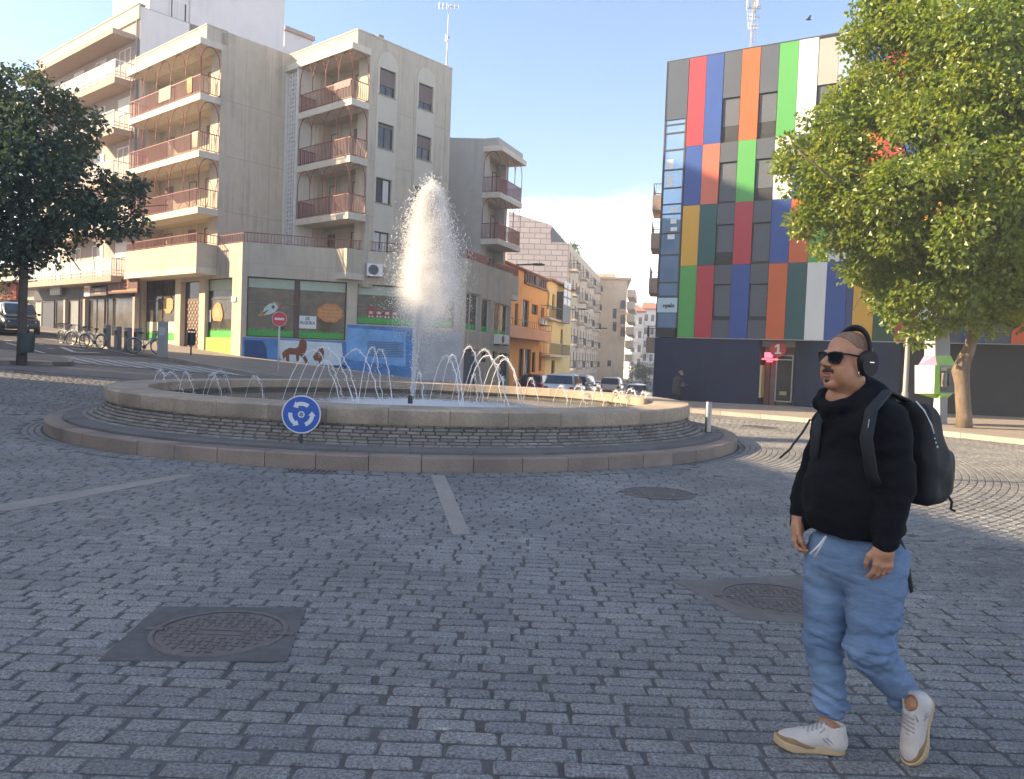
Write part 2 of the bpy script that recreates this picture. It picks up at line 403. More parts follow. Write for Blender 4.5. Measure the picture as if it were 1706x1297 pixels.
# granite bands and concrete patches let into the setts
M_slab = mat('granite_slab', (0.27, 0.245, 0.22), 0.65, var=0.25, scale=40, bump=0.25, bscale=90, var2=0.15, scale2=2)
M_conc = mat('patch_concrete', (0.105, 0.103, 0.102), 0.85, var=0.18, scale=14, bump=0.5, bscale=120, var2=0.2, scale2=3)
M_conc2 = mat('patch_concrete_warm', (0.15, 0.135, 0.125), 0.85, var=0.2, scale=14, bump=0.5, bscale=120, var2=0.2, scale2=3)
M_iron = mat('cast_iron', (0.135, 0.118, 0.112), 0.55, var=0.3, scale=14, bump=0.3, bscale=60, metal=0.25)
def flat_poly(name, poly, z0, z1, m, kind='structure'):
    b = MB(); n = len(poly)
    if sum(poly[i][0] * poly[(i + 1) % n][1] - poly[(i + 1) % n][0] * poly[i][1] for i in range(n)) < 0: poly = poly[::-1]
    b.add([(p[0], p[1], z1) for p in poly] + [(p[0], p[1], z0) for p in poly], [tuple(range(n))] + [((i + 1) % n, i, i + n, (i + 1) % n + n) for i in range(n)])
    o = b.build(name, m); tag(o, kind=kind); return o
flat_poly('paving_patch', PATCH_A, -0.02, 0.0045, M_conc); flat_poly('paving_patch', PATCH_B, -0.02, 0.0045, M_conc2)
flat_poly('paving_band', BAND_A, -0.02, 0.004, M_slab); flat_poly('paving_band', BAND_B, -0.02, 0.004, M_slab)
def manhole(px, py, rad, label, ratio=1.0, z=0.0):
    c = onz(px, py, z + 0.005); t = thing('manhole_cover', label, 'manhole cover', c)
    f = MB(); f.lathe([(rad * 1.0, 0.0), (rad * 1.0, 0.007), (rad * 1.07, 0.007), (rad * 1.08, 0.0)], 48, c); f.build('frame', M_iron, t, smooth=True, auto=40)
    d = MB(); d.lathe([(0.0005, 0.001), (rad * 0.97, 0.001), (rad * 0.975, -0.004)], 48, c)
    # raised tread: rows of little bars
    n = int(rad * 2 / 0.05)
    for i in range(n):
        for j in range(n):
            x, y = (i - n / 2 + .5) * 0.05, (j - n / 2 + .5) * 0.05
            if math.hypot(x, y) < rad * 0.9 and not (abs(x) < rad * .42 and abs(y) < rad * 0.2):
                d.box((c.x + x, c.y + y, c.z + 0.003), 0.040 if (i + j) % 2 else 0.012, 0.012 if (i + j) % 2 else 0.040, 0.006)
    for k in range(2): d.wbox(Wall((c.x, c.y), 90), -rad * .4, rad * .4, c.z + 0.0005, c.z + 0.005, -rad * .13 + k * rad * .2, -rad * .13 + k * rad * .2 + .02)
    d.build('lid', M_iron, t)
    for sgn in (-1, 1):
        h = MB(); h.box((c.x + sgn * rad * 1.06, c.y, c.z + 0.004), 0.10, 0.035, 0.012); h.build('hinge', M_iron, t)
    return t
manhole(366, 1053, 0.345, 'round cast iron manhole cover set in the dark square concrete patch')
manhole(1288, 996, 0.34, 'round manhole cover in the pinkish patch beside the walking man', z=0.0)
manhole(1097, 821, 0.42, 'worn manhole cover among the setts in front of the fountain kerb')
manhole(1265, 711, 0.42, 'small manhole cover on the sunlit setts behind the bollard')
# drain grating at the kerb
c = onz(516, 786); t = thing('drain_grate', 'slotted iron drain grate against the fountain kerb', 'drain grate', c)
b = MB()
for k in range(9): b.box((c.x - 0.28 + k * 0.07, c.y, c.z + 0.004), 0.03, 0.22, 0.02)
b.build('bars', M_iron, t)
b = MB(); b.box((c.x, c.y - .13, c.z + .004), .66, .03, .02); b.box((c.x, c.y + .13, c.z + .004), .66, .03, .02); b.build('frame', M_iron, t)
# ================================================================ the fountain
M_kerb = mat('granite_kerb', (0.24, 0.185, 0.15), 0.7, var=0.3, scale=70, bump=0.35, bscale=110, var2=0.22, scale2=1.6, island=0.16)
M_ledge = mat('dark_ledge_stone', (0.13, 0.122, 0.118), 0.75, var=0.25, scale=60, bump=0.35, bscale=90, var2=0.25, scale2=1.5, island=0.06)
M_rim = mat('fountain_rim_stone', (0.36, 0.29, 0.22), 0.72, var=0.22, scale=30, bump=0.3, bscale=90, var2=0.25, scale2=2.2, island=0.13, stain=0.35, dirt=(0.13, 0.115, 0.10))
M_cob = mat('slope_setts', (0.215, 0.19, 0.165), 0.8, var=0.3, scale=70, bump=0.5, bscale=70, var2=0.2, scale2=2, island=0.22)
M_joint = mat('joint_dark', (0.10, 0.09, 0.08), 0.95, var=0.3, scale=20)
M_basin = mat('basin_floor', (0.10, 0.098, 0.09), 0.7, var=0.3, scale=5)
FC = Vector((FX, FY, 0))
fountain = thing('fountain', 'large round stone fountain with cobbled flared base and pale rim', 'fountain', FC)
def ring(mb, prof, n, gap, c=FC):
    """a ring of separate stones, closed profile"""
    for i in range(n):
        a0 = 2 * math.pi * i / n; a1 = 2 * math.pi * (i + 1) / n; ga = gap / prof[0][0]
        dr = (random.random() - .5) * 0.006; dz = (random.random() - .5) * 0.004
        mb.lathe([(r + dr, z + dz) for r, z in prof], 4, c, a0 + ga / 2, a1 - ga / 2, close=True)
b = MB(); ring(b, [(7.12, -0.05), (7.12, 0.185), (7.10, 0.205), (6.80, 0.205), (6.80, -0.05)], 62, 0.010); b.build('kerb', M_kerb, fountain, auto=35, smooth=True)
b = MB(); ring(b, [(6.82, 0.1), (6.82, 0.245), (6.80, 0.262), (6.40, 0.275), (6.36, 0.1)], 48, 0.006); b.build('ledge', M_ledge, fountain, auto=35, smooth=True)
# flared wall of setts
b = MB()
def flare(t):     # t 0..1 bottom to top
    return 6.50 - 0.42 * (1 - (1 - t) ** 2.0), 0.262 + 0.30 * t ** 1.25
rows = 7
for k in range(rows):
    t0, t1 = k / rows, (k + 1) / rows; n = 165 - k * 3; off = random.random()
    a = 0.0
    while a < 2 * math.pi - 0.012:
        da = (0.027 + random.random() * 0.012)
        a1 = min(a + da, 2 * math.pi)
        (r0, z0), (r1, z1) = flare(t0 + 0.012), flare(t1 - 0.02)
        o = (random.random() - .5) * 0.02 + 0.012; g0 = 0.0014
        A0, A1 = a + off + g0, a1 + off - g0
        P = lambda r, an, z: Vector((FX + r * math.cos(an), FY + r * math.sin(an), z))
        q = [P(r0 + o, A0, z0), P(r0 + o, A1, z0), P(r1 + o, A1, z1), P(r1 + o, A0, z1)]
        ctr = sum(q, Vector()) / 4; e = 0.86
        outn = Vector((math.cos((A0 + A1) / 2), math.sin((A0 + A1) / 2), 0.8)).normalized()
        fr = [ctr + (p - ctr) * e + outn * 0.014 for p in q]; bk = [p - outn * 0.05 for p in q]
        b.add(bk + q + fr, [(i, (i + 1) % 4, 4 + (i + 1) % 4, 4 + i) for i in range(4)] + [(4 + i, 4 + (i + 1) % 4, 8 + (i + 1) % 4, 8 + i) for i in range(4)] + [(8, 9, 10, 11)])
        a = a1
b.build('cobbled_slope', M_cob, fountain)
b = MB(); b.lathe([(flare(t)[0] - 0.004, flare(t)[1] - 0.002) for t in np.linspace(0, 1, 8)], 120, FC); b.lathe([(6.81, .19), (6.3, .25)], 96, FC)
b.build('bedding', M_joint, fountain, smooth=True)
b = MB(); ring(b, [(6.13, 0.545), (6.15, 0.575), (6.15, 0.765), (6.12, 0.795), (5.42, 0.805), (5.38, 0.785), (5.38, 0.60), (5.45, 0.545)], 42, 0.008); b.build('rim', M_rim, fountain, auto=35, smooth=True)
b = MB(); b.lathe([(6.10, 0.53), (6.10, 0.78), (5.44, 0.79), (5.44, 0.53)], 96, FC, close=True); b.build('rim_mortar', M_joint, fountain)
b = MB(); b.lathe([(5.44, 0.60), (5.46, 0.1), (0.001, 0.1)], 96, FC); b.build('basin', M_basin, fountain, smooth=True, auto=40)
b = MB(); b.tube([FC + Vector((0, 0, .1)), FC + Vector((0, 0, .66))], 0.055, 14); b.tube([FC + Vector((0, 0, .66)), FC + Vector((0, 0, .69))], 0.042, 14); b.tube([FC + Vector((0, 0, .45)), FC + Vector((0, 0, .5))], 0.085, 14)
b.build('nozzle', mat('nozzle_metal', (0.05, 0.05, 0.055), 0.45, metal=0.7), fountain, smooth=True, auto=40)
# water in the basin
M_water = bpy.data.materials.new('water'); M_water.use_nodes = True
def _water():
    t = M_water.node_tree; p = t.nodes['Principled BSDF']; L = t.links.new; geo = N(t, 'ShaderNodeNewGeometry')
    p.inputs['Roughness'].default_value = 0.06; p.inputs['IOR'].default_value = 1.33
    n = N(t, 'ShaderNodeTexNoise', i_Scale=7.0, i_Detail=4.0, i_Roughness=0.6); L(geo.outputs['Position'], n.inputs['Vector'])
    b = N(t, 'ShaderNodeBump', i_Strength=0.9, i_Distance=0.035); L(n.outputs[0], b.inputs['Height']); L(b.outputs[0], p.inputs['Normal'])
    # churned white water where the big jet falls back
    d = N(t, 'ShaderNodeVectorMath', operation='DISTANCE'); d.inputs[1].default_value = (FX + 0.35, FY - 0.2, 0.5); L(geo.outputs['Position'], d.inputs[0])
    r = N(t, 'ShaderNodeMapRange', i_1=0.6, i_2=4.2, i_3=0.62, i_4=0.05); L(d.outputs['Value'], r.inputs[0])
    n2 = N(t, 'ShaderNodeTexNoise', i_Scale=9.0, i_Detail=8.0, i_Roughness=0.75); L(geo.outputs['Position'], n2.inputs['Vector'])
    ad = N(t, 'ShaderNodeMath', operation='ADD'); L(r.outputs[0], ad.inputs[0]); L(n2.outputs[0], ad.inputs[1])
    f = N(t, 'ShaderNodeMapRange', interpolation_type='SMOOTHSTEP', i_1=0.66, i_2=1.0, i_3=0.0, i_4=0.9); L(ad.outputs[0], f.inputs[0])
    x = N(t, 'ShaderNodeMixRGB', i_1=(0.055, 0.065, 0.07, 1), i_2=(0.62, 0.66, 0.70, 1)); L(f.outputs[0], x.inputs[0]); L(x.outputs[0], p.inputs['Base Color'])
    rr = N(t, 'ShaderNodeMapRange', i_1=0, i_2=1, i_3=0.05, i_4=0.7); L(f.outputs[0], rr.inputs[0]); L(rr.outputs[0], p.inputs['Roughness'])
_water()
b = MB(); NR = 60
b.lathe([(r, 0.50 + 0.012 * math.sin(r * 9)) for r in np.linspace(5.45, 0.01, 40)], 96, FC)
o = b.build('water', M_water, smooth=True); tag(o, kind='structure')
# jets
M_jet = bpy.data.materials.new('spray_water'); M_jet.use_nodes = True
def _jet():
    t = M_jet.node_tree; t.nodes.clear(); L = t.links.new
    d = N(t, 'ShaderNodeBsdfDiffuse', i_Color=(0.97, 0.97, 0.98, 1)); tr = N(t, 'ShaderNodeBsdfTranslucent', i_Color=(0.97, 0.97, 0.98, 1)); gl = N(t, 'ShaderNodeBsdfGlossy', i_Roughness=0.15)
    m1 = N(t, 'ShaderNodeMixShader', i_0=0.6); L(d.outputs[0], m1.inputs[1]); L(tr.outputs[0], m1.inputs[2])
    m2 = N(t, 'ShaderNodeMixShader', i_0=0.12); L(m1.outputs[0], m2.inputs[1]); L(gl.outputs[0], m2.inputs[2])
    o = N(t, 'ShaderNodeOutputMaterial'); L(m2.outputs[0], o.inputs[0])
_jet()
def octa(V, Fc, p, r, st=1.0):
    b = len(V)
    for d in ((r, 0, 0), (-r, 0, 0), (0, r, 0), (0, -r, 0), (0, 0, r * st), (0, 0, -r * st)): V.append((p[0] + d[0], p[1] + d[1], p[2] + d[2]))
    for q in ((0, 2, 4), (2, 1, 4), (1, 3, 4), (3, 0, 4), (2, 0, 5), (1, 2, 5), (3, 1, 5), (0, 3, 5)): Fc.append(tuple(b + i for i in q))
def drops(P, r, st):
    """many separate drops at once: six-pointed, drawn out along z"""
    n = len(P); O = np.array([(1, 0, 0), (-1, 0, 0), (0, 1, 0), (0, -1, 0), (0, 0, 1), (0, 0, -1)], float)
    S = np.stack([r, r, r * st], 1); V = (P[:, None, :] + O[None] * S[:, None, :]).reshape(-1, 3)
    T = np.array([(0, 2, 4), (2, 1, 4), (1, 3, 4), (3, 0, 4), (2, 0, 5), (1, 2, 5), (3, 1, 5), (0, 3, 5)]); Fc = (T[None] + 6 * np.arange(n)[:, None, None]).reshape(-1, 3)
    return V, Fc
def tri_mesh(name, V, Fc, m):
    me = bpy.data.meshes.new(name); me.vertices.add(len(V)); me.vertices.foreach_set('co', V.astype(np.float32).ravel())
    me.loops.add(Fc.size); me.loops.foreach_set('vertex_index', Fc.astype(np.int32).ravel()); me.polygons.add(len(Fc))
    me.polygons.foreach_set('loop_start', np.arange(0, Fc.size, 3, dtype=np.int32)); me.materials.append(m); me.update(calc_edges=True); me.validate(); return me
def plume():
    rs = np.random.RandomState(3); top = 5.50; PS_, RS_, SS_ = [], [], []
    def add(x, y, z, r, st): PS_.append(np.stack([FX + x, FY + y, z], 1)); RS_.append(r); SS_.append(st)
    n = 9000; t = rs.rand(n) ** .95; w = .038 + .16 * t ** 1.2; a = rs.rand(n) * 6.283; q = np.abs(rs.randn(n)) * w * .6      # rising core
    add(.04 + .30 * t ** 1.3 + q * np.cos(a), q * np.sin(a), .68 + t * (top - .85), .006 + .012 * rs.rand(n) * (.5 + t), 1 + rs.rand(n))
    n = 170000; t = rs.rand(n) ** .85; W = .10 + .98 * t ** .52; q = W * np.minimum(1.5, np.abs(rs.randn(n)) * .52); a = rs.rand(n) * 6.283      # falling veil
    keep = np.where(t < .46, 1.0, np.maximum(0, 1 - (t - .46) / .32) ** 1.8) * np.where(t < .03, .5, 1); m = rs.rand(n) < keep
    z = top - .1 - t * 4.6; x = .31 + .06 * t + .04 * np.sin(z * 2.2) + q * np.cos(a)
    add(x[m], (q * np.sin(a))[m], z[m], ((.003 + .0065 * rs.rand(n) ** 2) * (1.25 - .5 * t))[m], (1 + rs.rand(n))[m])
    n = 2200; t = rs.rand(n); q = np.abs(rs.randn(n)) * (.08 + .46 * t ** .6); a = rs.rand(n) * 6.283      # bigger beads
    add(.32 + q * np.cos(a), q * np.sin(a), top + .06 - 2.2 * t + .07 * rs.randn(n), .004 + .008 * rs.rand(n), 1 + rs.rand(n))
    n = 5000; t = rs.rand(n); a = rs.rand(n) * 6.283; q = .75 * np.abs(rs.randn(n)) * .8      # fine mist lower down
    add(.35 + q * np.cos(a), q * np.sin(a), .6 + 2.6 * t, .002 + .004 * rs.rand(n), np.ones(n))
    V, Fc = drops(np.concatenate(PS_), np.concatenate(RS_), np.concatenate(SS_))
    o = link('water_plume', tri_mesh('water_plume', V, Fc, M_jet)); 
    # the fine spray that fills the plume between the drops
    m = bpy.data.materials.new('spray_mist'); m.use_nodes = True; nt_ = m.node_tree; nt_.nodes.clear(); L = nt_.links.new
    geo = N(nt_, 'ShaderNodeNewGeometry'); sp = N(nt_, 'ShaderNodeSeparateXYZ'); L(geo.outputs['Position'], sp.inputs[0])
    def M2(op, a, b=None, c=None):
        n_ = N(nt_, 'ShaderNodeMath', operation=op)
        for i, v in enumerate((a, b, c)):
            if v is None: continue
            if hasattr(v, 'is_output'): L(v, n_.inputs[i])
            else: n_.inputs[i].default_value = v
        return n_.outputs[0]
    t = M2('DIVIDE', M2('SUBTRACT', top, sp.outputs[2]), 4.9)
    W = M2('MULTIPLY_ADD', M2('POWER', M2('MAXIMUM', t, 0.001), .52), 1.12, .10)
    dx = M2('SUBTRACT', sp.outputs[0], FX + .34); dy = M2('SUBTRACT', sp.outputs[1], FY)
    rr = M2('DIVIDE', M2('SQRT', M2('ADD', M2('MULTIPLY', dx, dx), M2('MULTIPLY', dy, dy))), W)
    rad = N(nt_, 'ShaderNodeMapRange', interpolation_type='SMOOTHSTEP', i_1=.15, i_2=1.0, i_3=1, i_4=0); L(rr, rad.inputs[0])
    ver = N(nt_, 'ShaderNodeMapRange', interpolation_type='SMOOTHSTEP', i_1=.36, i_2=.74, i_3=1, i_4=0); L(t, ver.inputs[0])
    nn_ = N(nt_, 'ShaderNodeTexNoise', i_Scale=3.2, i_Detail=4.0); L(geo.outputs['Position'], nn_.inputs['Vector'])
    nr = N(nt_, 'ShaderNodeMapRange', i_1=.35, i_2=.65, i_3=.35, i_4=1.4); L(nn_.outputs[0], nr.inputs[0])
    vs = N(nt_, 'ShaderNodeVolumePrincipled', i_Color=(1, 1, 1, 1), i_Anisotropy=.2)
    L(M2('MULTIPLY', M2('MULTIPLY', M2('MULTIPLY', rad.outputs[0], ver.outputs[0]), nr.outputs[0]), 4.6), vs.inputs['Density'])
    ou = N(nt_, 'ShaderNodeOutputMaterial'); L(vs.outputs[0], ou.inputs['Volume'])
    b = MB(); b.lathe([(.001, .62)] + [(.12 + 1.31 * max(0, (top - z) / 4.9) ** .52, z) for z in np.linspace(.62, top, 16)] + [(.001, top + .02)], 24, (FX + .34, FY, 0)); b.build('mist', m, o)
    return tag(o, 'tall white plume of spray rising from the nozzle in the centre of the fountain', 'fountain jet')
plume()
def arc(x0, y0, ya, x1, y1, lab, r=0.0085, grp='tall arcing fountain jets', Y0=None, Y1=None, broken=0.25):
    p0 = onz(x0, y0, 0.5); p1 = onz(x1, y1, 0.5)
    m = (p0 + p1) / 2; xm = (x0 + x1) / 2; top = at(xm, ya, m.y).z
    h = top - 0.5
    b = MB(); pts = []; rad = []; rs = np.random.RandomState(int(x0 * 7 + x1))
    for i in range(27):
        t = i / 26; p = p0.lerp(p1, t); p.z = 0.5 + h * 4 * t * (1 - t) * (1 + 0.0)
        jit = 0.10 * t
        p += Vector(rs.randn(3)) * 0.02 * t
        pts.append(p); rad.append(r * (0.75 + 0.9 * t * 0.5) * (0.75 + 0.5 * rs.rand()))
    b.tube(pts, rad, 6)
    V, Fc = [], []
    for i in range(90):       # loose drops round the falling half
        t = 0.35 + 0.65 * rs.rand(); p = p0.lerp(p1, t); p.z = 0.5 + h * 4 * t * (1 - t)
        p += Vector(rs.randn(3)) * 0.05 * t; octa(V, Fc, p, 0.004 + 0.008 * rs.rand())
    b.add(V, Fc)
    o = b.build('water_arc', M_jet, smooth=True, origin=p0); tag(o, lab, 'fountain jet', grp)
LT = 'tall thin arc of water in the cluster left of the central plume'
for a in ((470, 668, 583, 566, 668), (486, 672, 578, 590, 678), (522, 664, 588, 597, 674), (548, 662, 582, 634, 672), (505, 676, 600, 570, 664), (596, 676, 578, 636, 668), (606, 668, 582, 655, 672)): arc(*a, LT)
RT = 'tall thin arc of water in the cluster right of the central plume'
for a in ((716, 668, 592, 768, 680), (733, 664, 590, 772, 676), (752, 670, 577, 806, 674), (766, 678, 582, 836, 668), (776, 664, 592, 848, 680), (798, 668, 592, 872, 676), (812, 664, 598, 866, 668)): arc(*a, RT, r=0.0105)
SL = 'low thin arc of water at the left end of the basin'
for a in ((252, 655, 616, 281, 658), (262, 657, 620, 306, 660), (297, 658, 619, 322, 662), (337, 662, 623, 370, 664), (345, 657, 617, 386, 655), (408, 664, 626, 440, 668)): arc(*a, SL, r=0.006, grp='low fountain jets round the rim')
SR = 'low thin arc of water near the sunlit rim on the right of the basin'
for a in ((872, 666, 630, 895, 668), (921, 670, 642, 946, 672), (950, 672, 641, 975, 674), (985, 674, 641, 1006, 677), (1014, 674, 650, 1036, 678), (1024, 678, 652, 1044, 680), (1036, 676, 648, 1064, 680), (1062, 680, 653, 1080, 683), (1070, 684, 655, 1088, 684), (965, 680, 655, 990, 684), (828, 676, 628, 842, 682), (782, 668, 624, 795, 672), (690, 668, 620, 704, 672)): arc(*a, SR, r=0.008, grp='low fountain jets round the rim')
# ================================================================ houses
def glass_mat(name, col, rough=0.06, var=0.0, scale=1.2, col2=None):
    if name in MATS: return MATS[name]
    m = mat(name, col, rough, spec=0.38)
    if var:
        t = m.node_tree; p = t.nodes['Principled BSDF']; geo = N(t, 'ShaderNodeNewGeometry')
        n = N(t, 'ShaderNodeTexNoise', i_Scale=scale, i_Detail=6.0, i_Roughness=0.7); t.links.new(geo.outputs['Position'], n.inputs['Vector'])
        r = N(t, 'ShaderNodeMapRange', i_1=0.5 - var, i_2=0.5 + var); t.links.new(n.outputs[0], r.inputs[0])
        x = N(t, 'ShaderNodeMixRGB', i_1=(*col, 1), i_2=(*(col2 or (0.2, 0.2, 0.2)), 1)); t.links.new(r.outputs[0], x.inputs[0]); t.links.new(x.outputs[0], p.inputs['Base Color'])
    return m
M_wallB = mat('ochre_concrete', (0.52, 0.455, 0.365), 0.85, var=0.07, scale=2.2, bump=0.15, bscale=40, var2=0.10, scale2=0.5, stain=0.5, dirt=(0.19, 0.175, 0.16))
M_trimB = mat('pale_band', (0.62, 0.56, 0.47), 0.8, var=0.06, scale=3, stain=0.35, dirt=(0.25, 0.23, 0.2))
M_archB = mat('arch_panel', (0.55, 0.50, 0.42), 0.85, var=0.06, scale=2)
M_joint2 = mat('wall_joint', (0.30, 0.27, 0.23), 0.9)
M_redrail = mat('red_iron', (0.22, 0.05, 0.05), 0.5, var=0.2, scale=20)
M_fr_dark = mat('dark_frame', (0.055, 0.045, 0.042), 0.5)
M_fr_white = mat('white_frame', (0.70, 0.70, 0.70), 0.5)
M_fr_brown = mat('brown_frame', (0.13, 0.07, 0.05), 0.55, var=0.2, scale=12)
M_glass = glass_mat('window_glass', (0.035, 0.045, 0.065), 0.05, 0.3, 1.0, (0.12, 0.14, 0.17))
M_blind = mat('roller_blind', (0.20, 0.155, 0.15), 0.7, var=0.1, scale=10)
M_blindg = mat('grey_blind', (0.105, 0.122, 0.15), 0.6, var=0.08, scale=8)
M_curtain = mat('curtain', (0.62, 0.60, 0.58), 0.9, var=0.15, scale=6, stretch=(6, 6, .3))
M_roof = mat('roof_felt', (0.22, 0.2, 0.19), 0.9, var=0.2, scale=3)
M_shopglass = glass_mat('shop_glass', (0.022, 0.028, 0.016), 0.08, 0.16, 2.2, (0.13, 0.085, 0.045))  # brown mottling in the colour stands in for reflected trees
M_shopglass2 = glass_mat('shop_glass_grey', (0.03, 0.033, 0.04), 0.08, 0.18, 1.4, (0.13, 0.115, 0.10))
M_paleblind = mat('pale_green_blind', (0.42, 0.50, 0.40), 0.7, var=0.06, scale=3)
M_grass_st = mat('grass_sticker', (0.06, 0.36, 0.055), 0.5, var=0.2, scale=8)
M_lime = mat('lime_board', (0.33, 0.42, 0.08), 0.7, var=0.15, scale=3, stretch=(5, 5, .4))
M_cream = mat('cream_sheet', (0.62, 0.66, 0.48), 0.7, var=0.05, scale=3)
M_orange = mat('orange_sticker', (0.56, 0.24, 0.08), 0.6, var=0.1, scale=7)
M_white = mat('white_paint', (0.78, 0.78, 0.76), 0.6)
M_black = mat('black_paint', (0.02, 0.02, 0.022), 0.5)
M_red = mat('red_paint', (0.50, 0.03, 0.03), 0.4)
def win(bld, W, r, d=-0.12, fr=0.05, mull=1, trans=None, fm=None, gm=None, shutter=0.0, sm=None, sill=None, curtain=None, name='window'):
    s0, s1, z0, z1 = r; fm = fm or M_fr_dark; b = MB(); e = 0.05
    b.wbox(W, s0, s0 + fr, z0, z1, d - e, d); b.wbox(W, s1 - fr, s1, z0, z1, d - e, d)
    b.wbox(W, s0 + fr, s1 - fr, z1 - fr, z1, d - e, d); b.wbox(W, s0 + fr, s1 - fr, z0, z0 + fr, d - e, d)
    for k in range(1, mull + 1):
        x = s0 + (s1 - s0) * k / (mull + 1); b.wbox(W, x - fr * .5, x + fr * .5, z0 + fr, z1 - fr, d - e, d - 0.004)
    if trans: b.wbox(W, s0 + fr, s1 - fr, trans - fr / 2, trans + fr / 2, d - e, d - 0.007)
    o = b.build(name, fm, bld)
    b = MB(); b.wquad(W, s0 + .01, s1 - .01, z0 + .01, z1 - .01, d - e + 0.008); b.build('pane', gm or M_glass, o)
    if curtain:
        b = MB(); a0, a1 = s0 + fr + (s1 - s0 - 2 * fr) * curtain[0], s0 + fr + (s1 - s0 - 2 * fr) * curtain[1]; n = 12
        b.add([W.P(a0 + (a1 - a0) * i / n, z, d - e + 0.014 + 0.008 * (i % 2)) for i in range(n + 1) for z in (z0 + fr, z1 - fr)], [(2 * i, 2 * i + 2, 2 * i + 3, 2 * i + 1) for i in range(n)])
        b.build('curtain', M_curtain, o)
    if shutter:
        b = MB(); zz = z1 - fr - (z1 - z0 - 2 * fr) * shutter; n = max(2, int((z1 - fr - zz) / 0.055))
        for k in range(n):
            a = zz + (z1 - fr - zz) * k / n; c2 = zz + (z1 - fr - zz) * (k + 1) / n
            b.wbox(W, s0 + .012, s1 - .012, a, c2 - 0.008, d - 0.02, d + 0.012)
        b.build('shutter', sm or M_blind, o)
    if sill:
        b = MB(); b.wbox(W, s0 - .06, s1 + .06, z0 - .07, z0 - 0.002, -0.05, 0.05); b.build('sill', sill, o)
    return o
def railing(b, W, s0, s1, z0, z1, d0, d1, ends=(True, True), step=0.12, bar=0.022, top=0.04):
    """iron bars along the front (d1) and the two ends of a balcony"""
    segs = [((s0, d1), (s1, d1))]
    if ends[0]: segs.append(((s0, d0), (s0, d1)))
    if ends[1]: segs.append(((s1, d0), (s1, d1)))
    for (a, c) in segs:
        L = math.hypot(c[0] - a[0], c[1] - a[1]); n = max(1, int(L / step))
        p0, p1 = W.P(a[0], 0, a[1]), W.P(c[0], 0, c[1]); dv = (p1 - p0).normalized(); nv = Vector((dv.y, -dv.x, 0))
        for zz, th in ((z1 - top, top), (z0 + 0.06, 0.025)):
            b.obox(p0 - nv * top / 2 + Vector((0, 0, zz)), p1 - p0, nv * top, Vector((0, 0, th)))
        for i in range(n + 1):
            q = p0 + (p1 - p0) * (i / n)
            b.obox(q - dv * bar / 2 - nv * bar / 2 + Vector((0, 0, z0 + 0.085)), dv * bar, nv * bar, Vector((0, 0, z1 - top - z0 - 0.085)))
def arches(b, W, pts, z0, z1, n, r=0.024):
    """row of slender round-topped iron arches between two (s,d) ends"""
    (a, da), (c, dc) = pts; w = math.hypot(c - a, dc - da) / n
    for i in range(n):
        P = lambda t, z: W.P(a + (c - a) * t, z, da + (dc - da) * t)
        t0, t1 = i / n, (i + 1) / n; rr = w * 0.5 * 1.5
        path = [P(t0, z0), P(t0, z1 - rr)]
        for k in range(1, 9):
            th = math.pi * k / 9; path.append(P((t0 + t1) / 2 - (t1 - t0) / 2 * math.cos(th), z1 - rr + rr * math.sin(th)))
        path += [P(t1, z1 - rr), P(t1, z0)]
        b.tube(path, r, 5)
def balcony(bld, W, s0, s1, z, d, th=0.33, rail=1.0, arch=None, ends=(True, True), ztop=None, mslab=None, mrail=None, d0=0.0, endarch=True, step=0.12):
    b = MB(); b.wbox(W, s0, s1, z - th, z, d0 - .01, d); o = b.build('balcony', mslab or M_trimB, bld)
    b = MB(); railing(b, W, s0 + .04, s1 - .04, z + 0.004, z + rail, d0 + .02, d - 0.05, ends, step); b.build('railing', mrail or M_redrail, o)
    if arch:
        b = MB(); arches(b, W, ((s0 + .05, d - .05), (s1 - .05, d - .05)), z + rail, ztop, arch)
        if endarch: arches(b, W, ((s0 + .05, d - .05), (s0 + .05, d0 + .05)), z + rail, ztop, 1)
        b.build('iron_arch', mrail or M_redrail, o)
    return o
AL, AR = -49.2, 40.8
C0 = at(402, 500, 39.7); PL = Wall(C0, AL); PF = Wall(C0, 74)
K1S = PL.hit(375, 150)[0] + .42; K1 = PL.P(K1S, 0); R1 = Wall(K1, AR)
K2 = at(616, 130, 41.2); L2 = Wall(K2, AL); R2 = Wall(K2, AR); L2C = float(np.dot(np.array(K1[:2]) - np.array(K2[:2]), L2.d))
ZS = [8.66, 11.48, 14.32]; ZTER = 6.0; ZCOR = 17.05; ZTOP = 17.75; TH = 0.33; BD = 1.1
nursery = thing('apartment_building', 'ochre concrete block with red arched balconies above a nursery with painted blue wall', 'building', (C0.x, C0.y, 0))
B = nursery
PLE = PL.hit(239, 300)[0]          # where the next house begins
PFE = PF.hit(774, 560)[0]          # podium corner on the other street
# ---- ground floor, side street face
rG1 = PL.rect(238, 466, 291, 575); rDoor = PL.rect(300, 468, 331, 584); rG2 = PL.rect(341, 463, 386, 563); rG2b = PL.rect(340, 563, 386, 592)
rG1 = (rG1[0], min(rG1[1], PLE - .15), rG1[2], rG1[3])
LOGB = (K1S + 1.0, PLE - 0.4)        # recess of the balconies
holes = [rG1, rDoor, (rG2[0], rG2[1], rG2b[2], rG2[3])]
zz = [ZTER] + ZS
for i, z in enumerate(zz):
    holes.append((LOGB[0], LOGB[1], z + 0.02, (ZS + [ZCOR])[i] - TH - 0.02))
b = MB()
b.wholes(PL, 0.0, PLE, -1, 5.95, holes[:3], 0.3); b.wquad(PL, 0.0, K1S, 5.95, 6.85, 0)
b.wholes(PL, K1S, PLE, 5.95, ZTOP - .1, holes[3:], 0.75)
for h in holes[3:]:
    b.wquad(PL, h[0], h[1], h[2], h[3], -0.75)
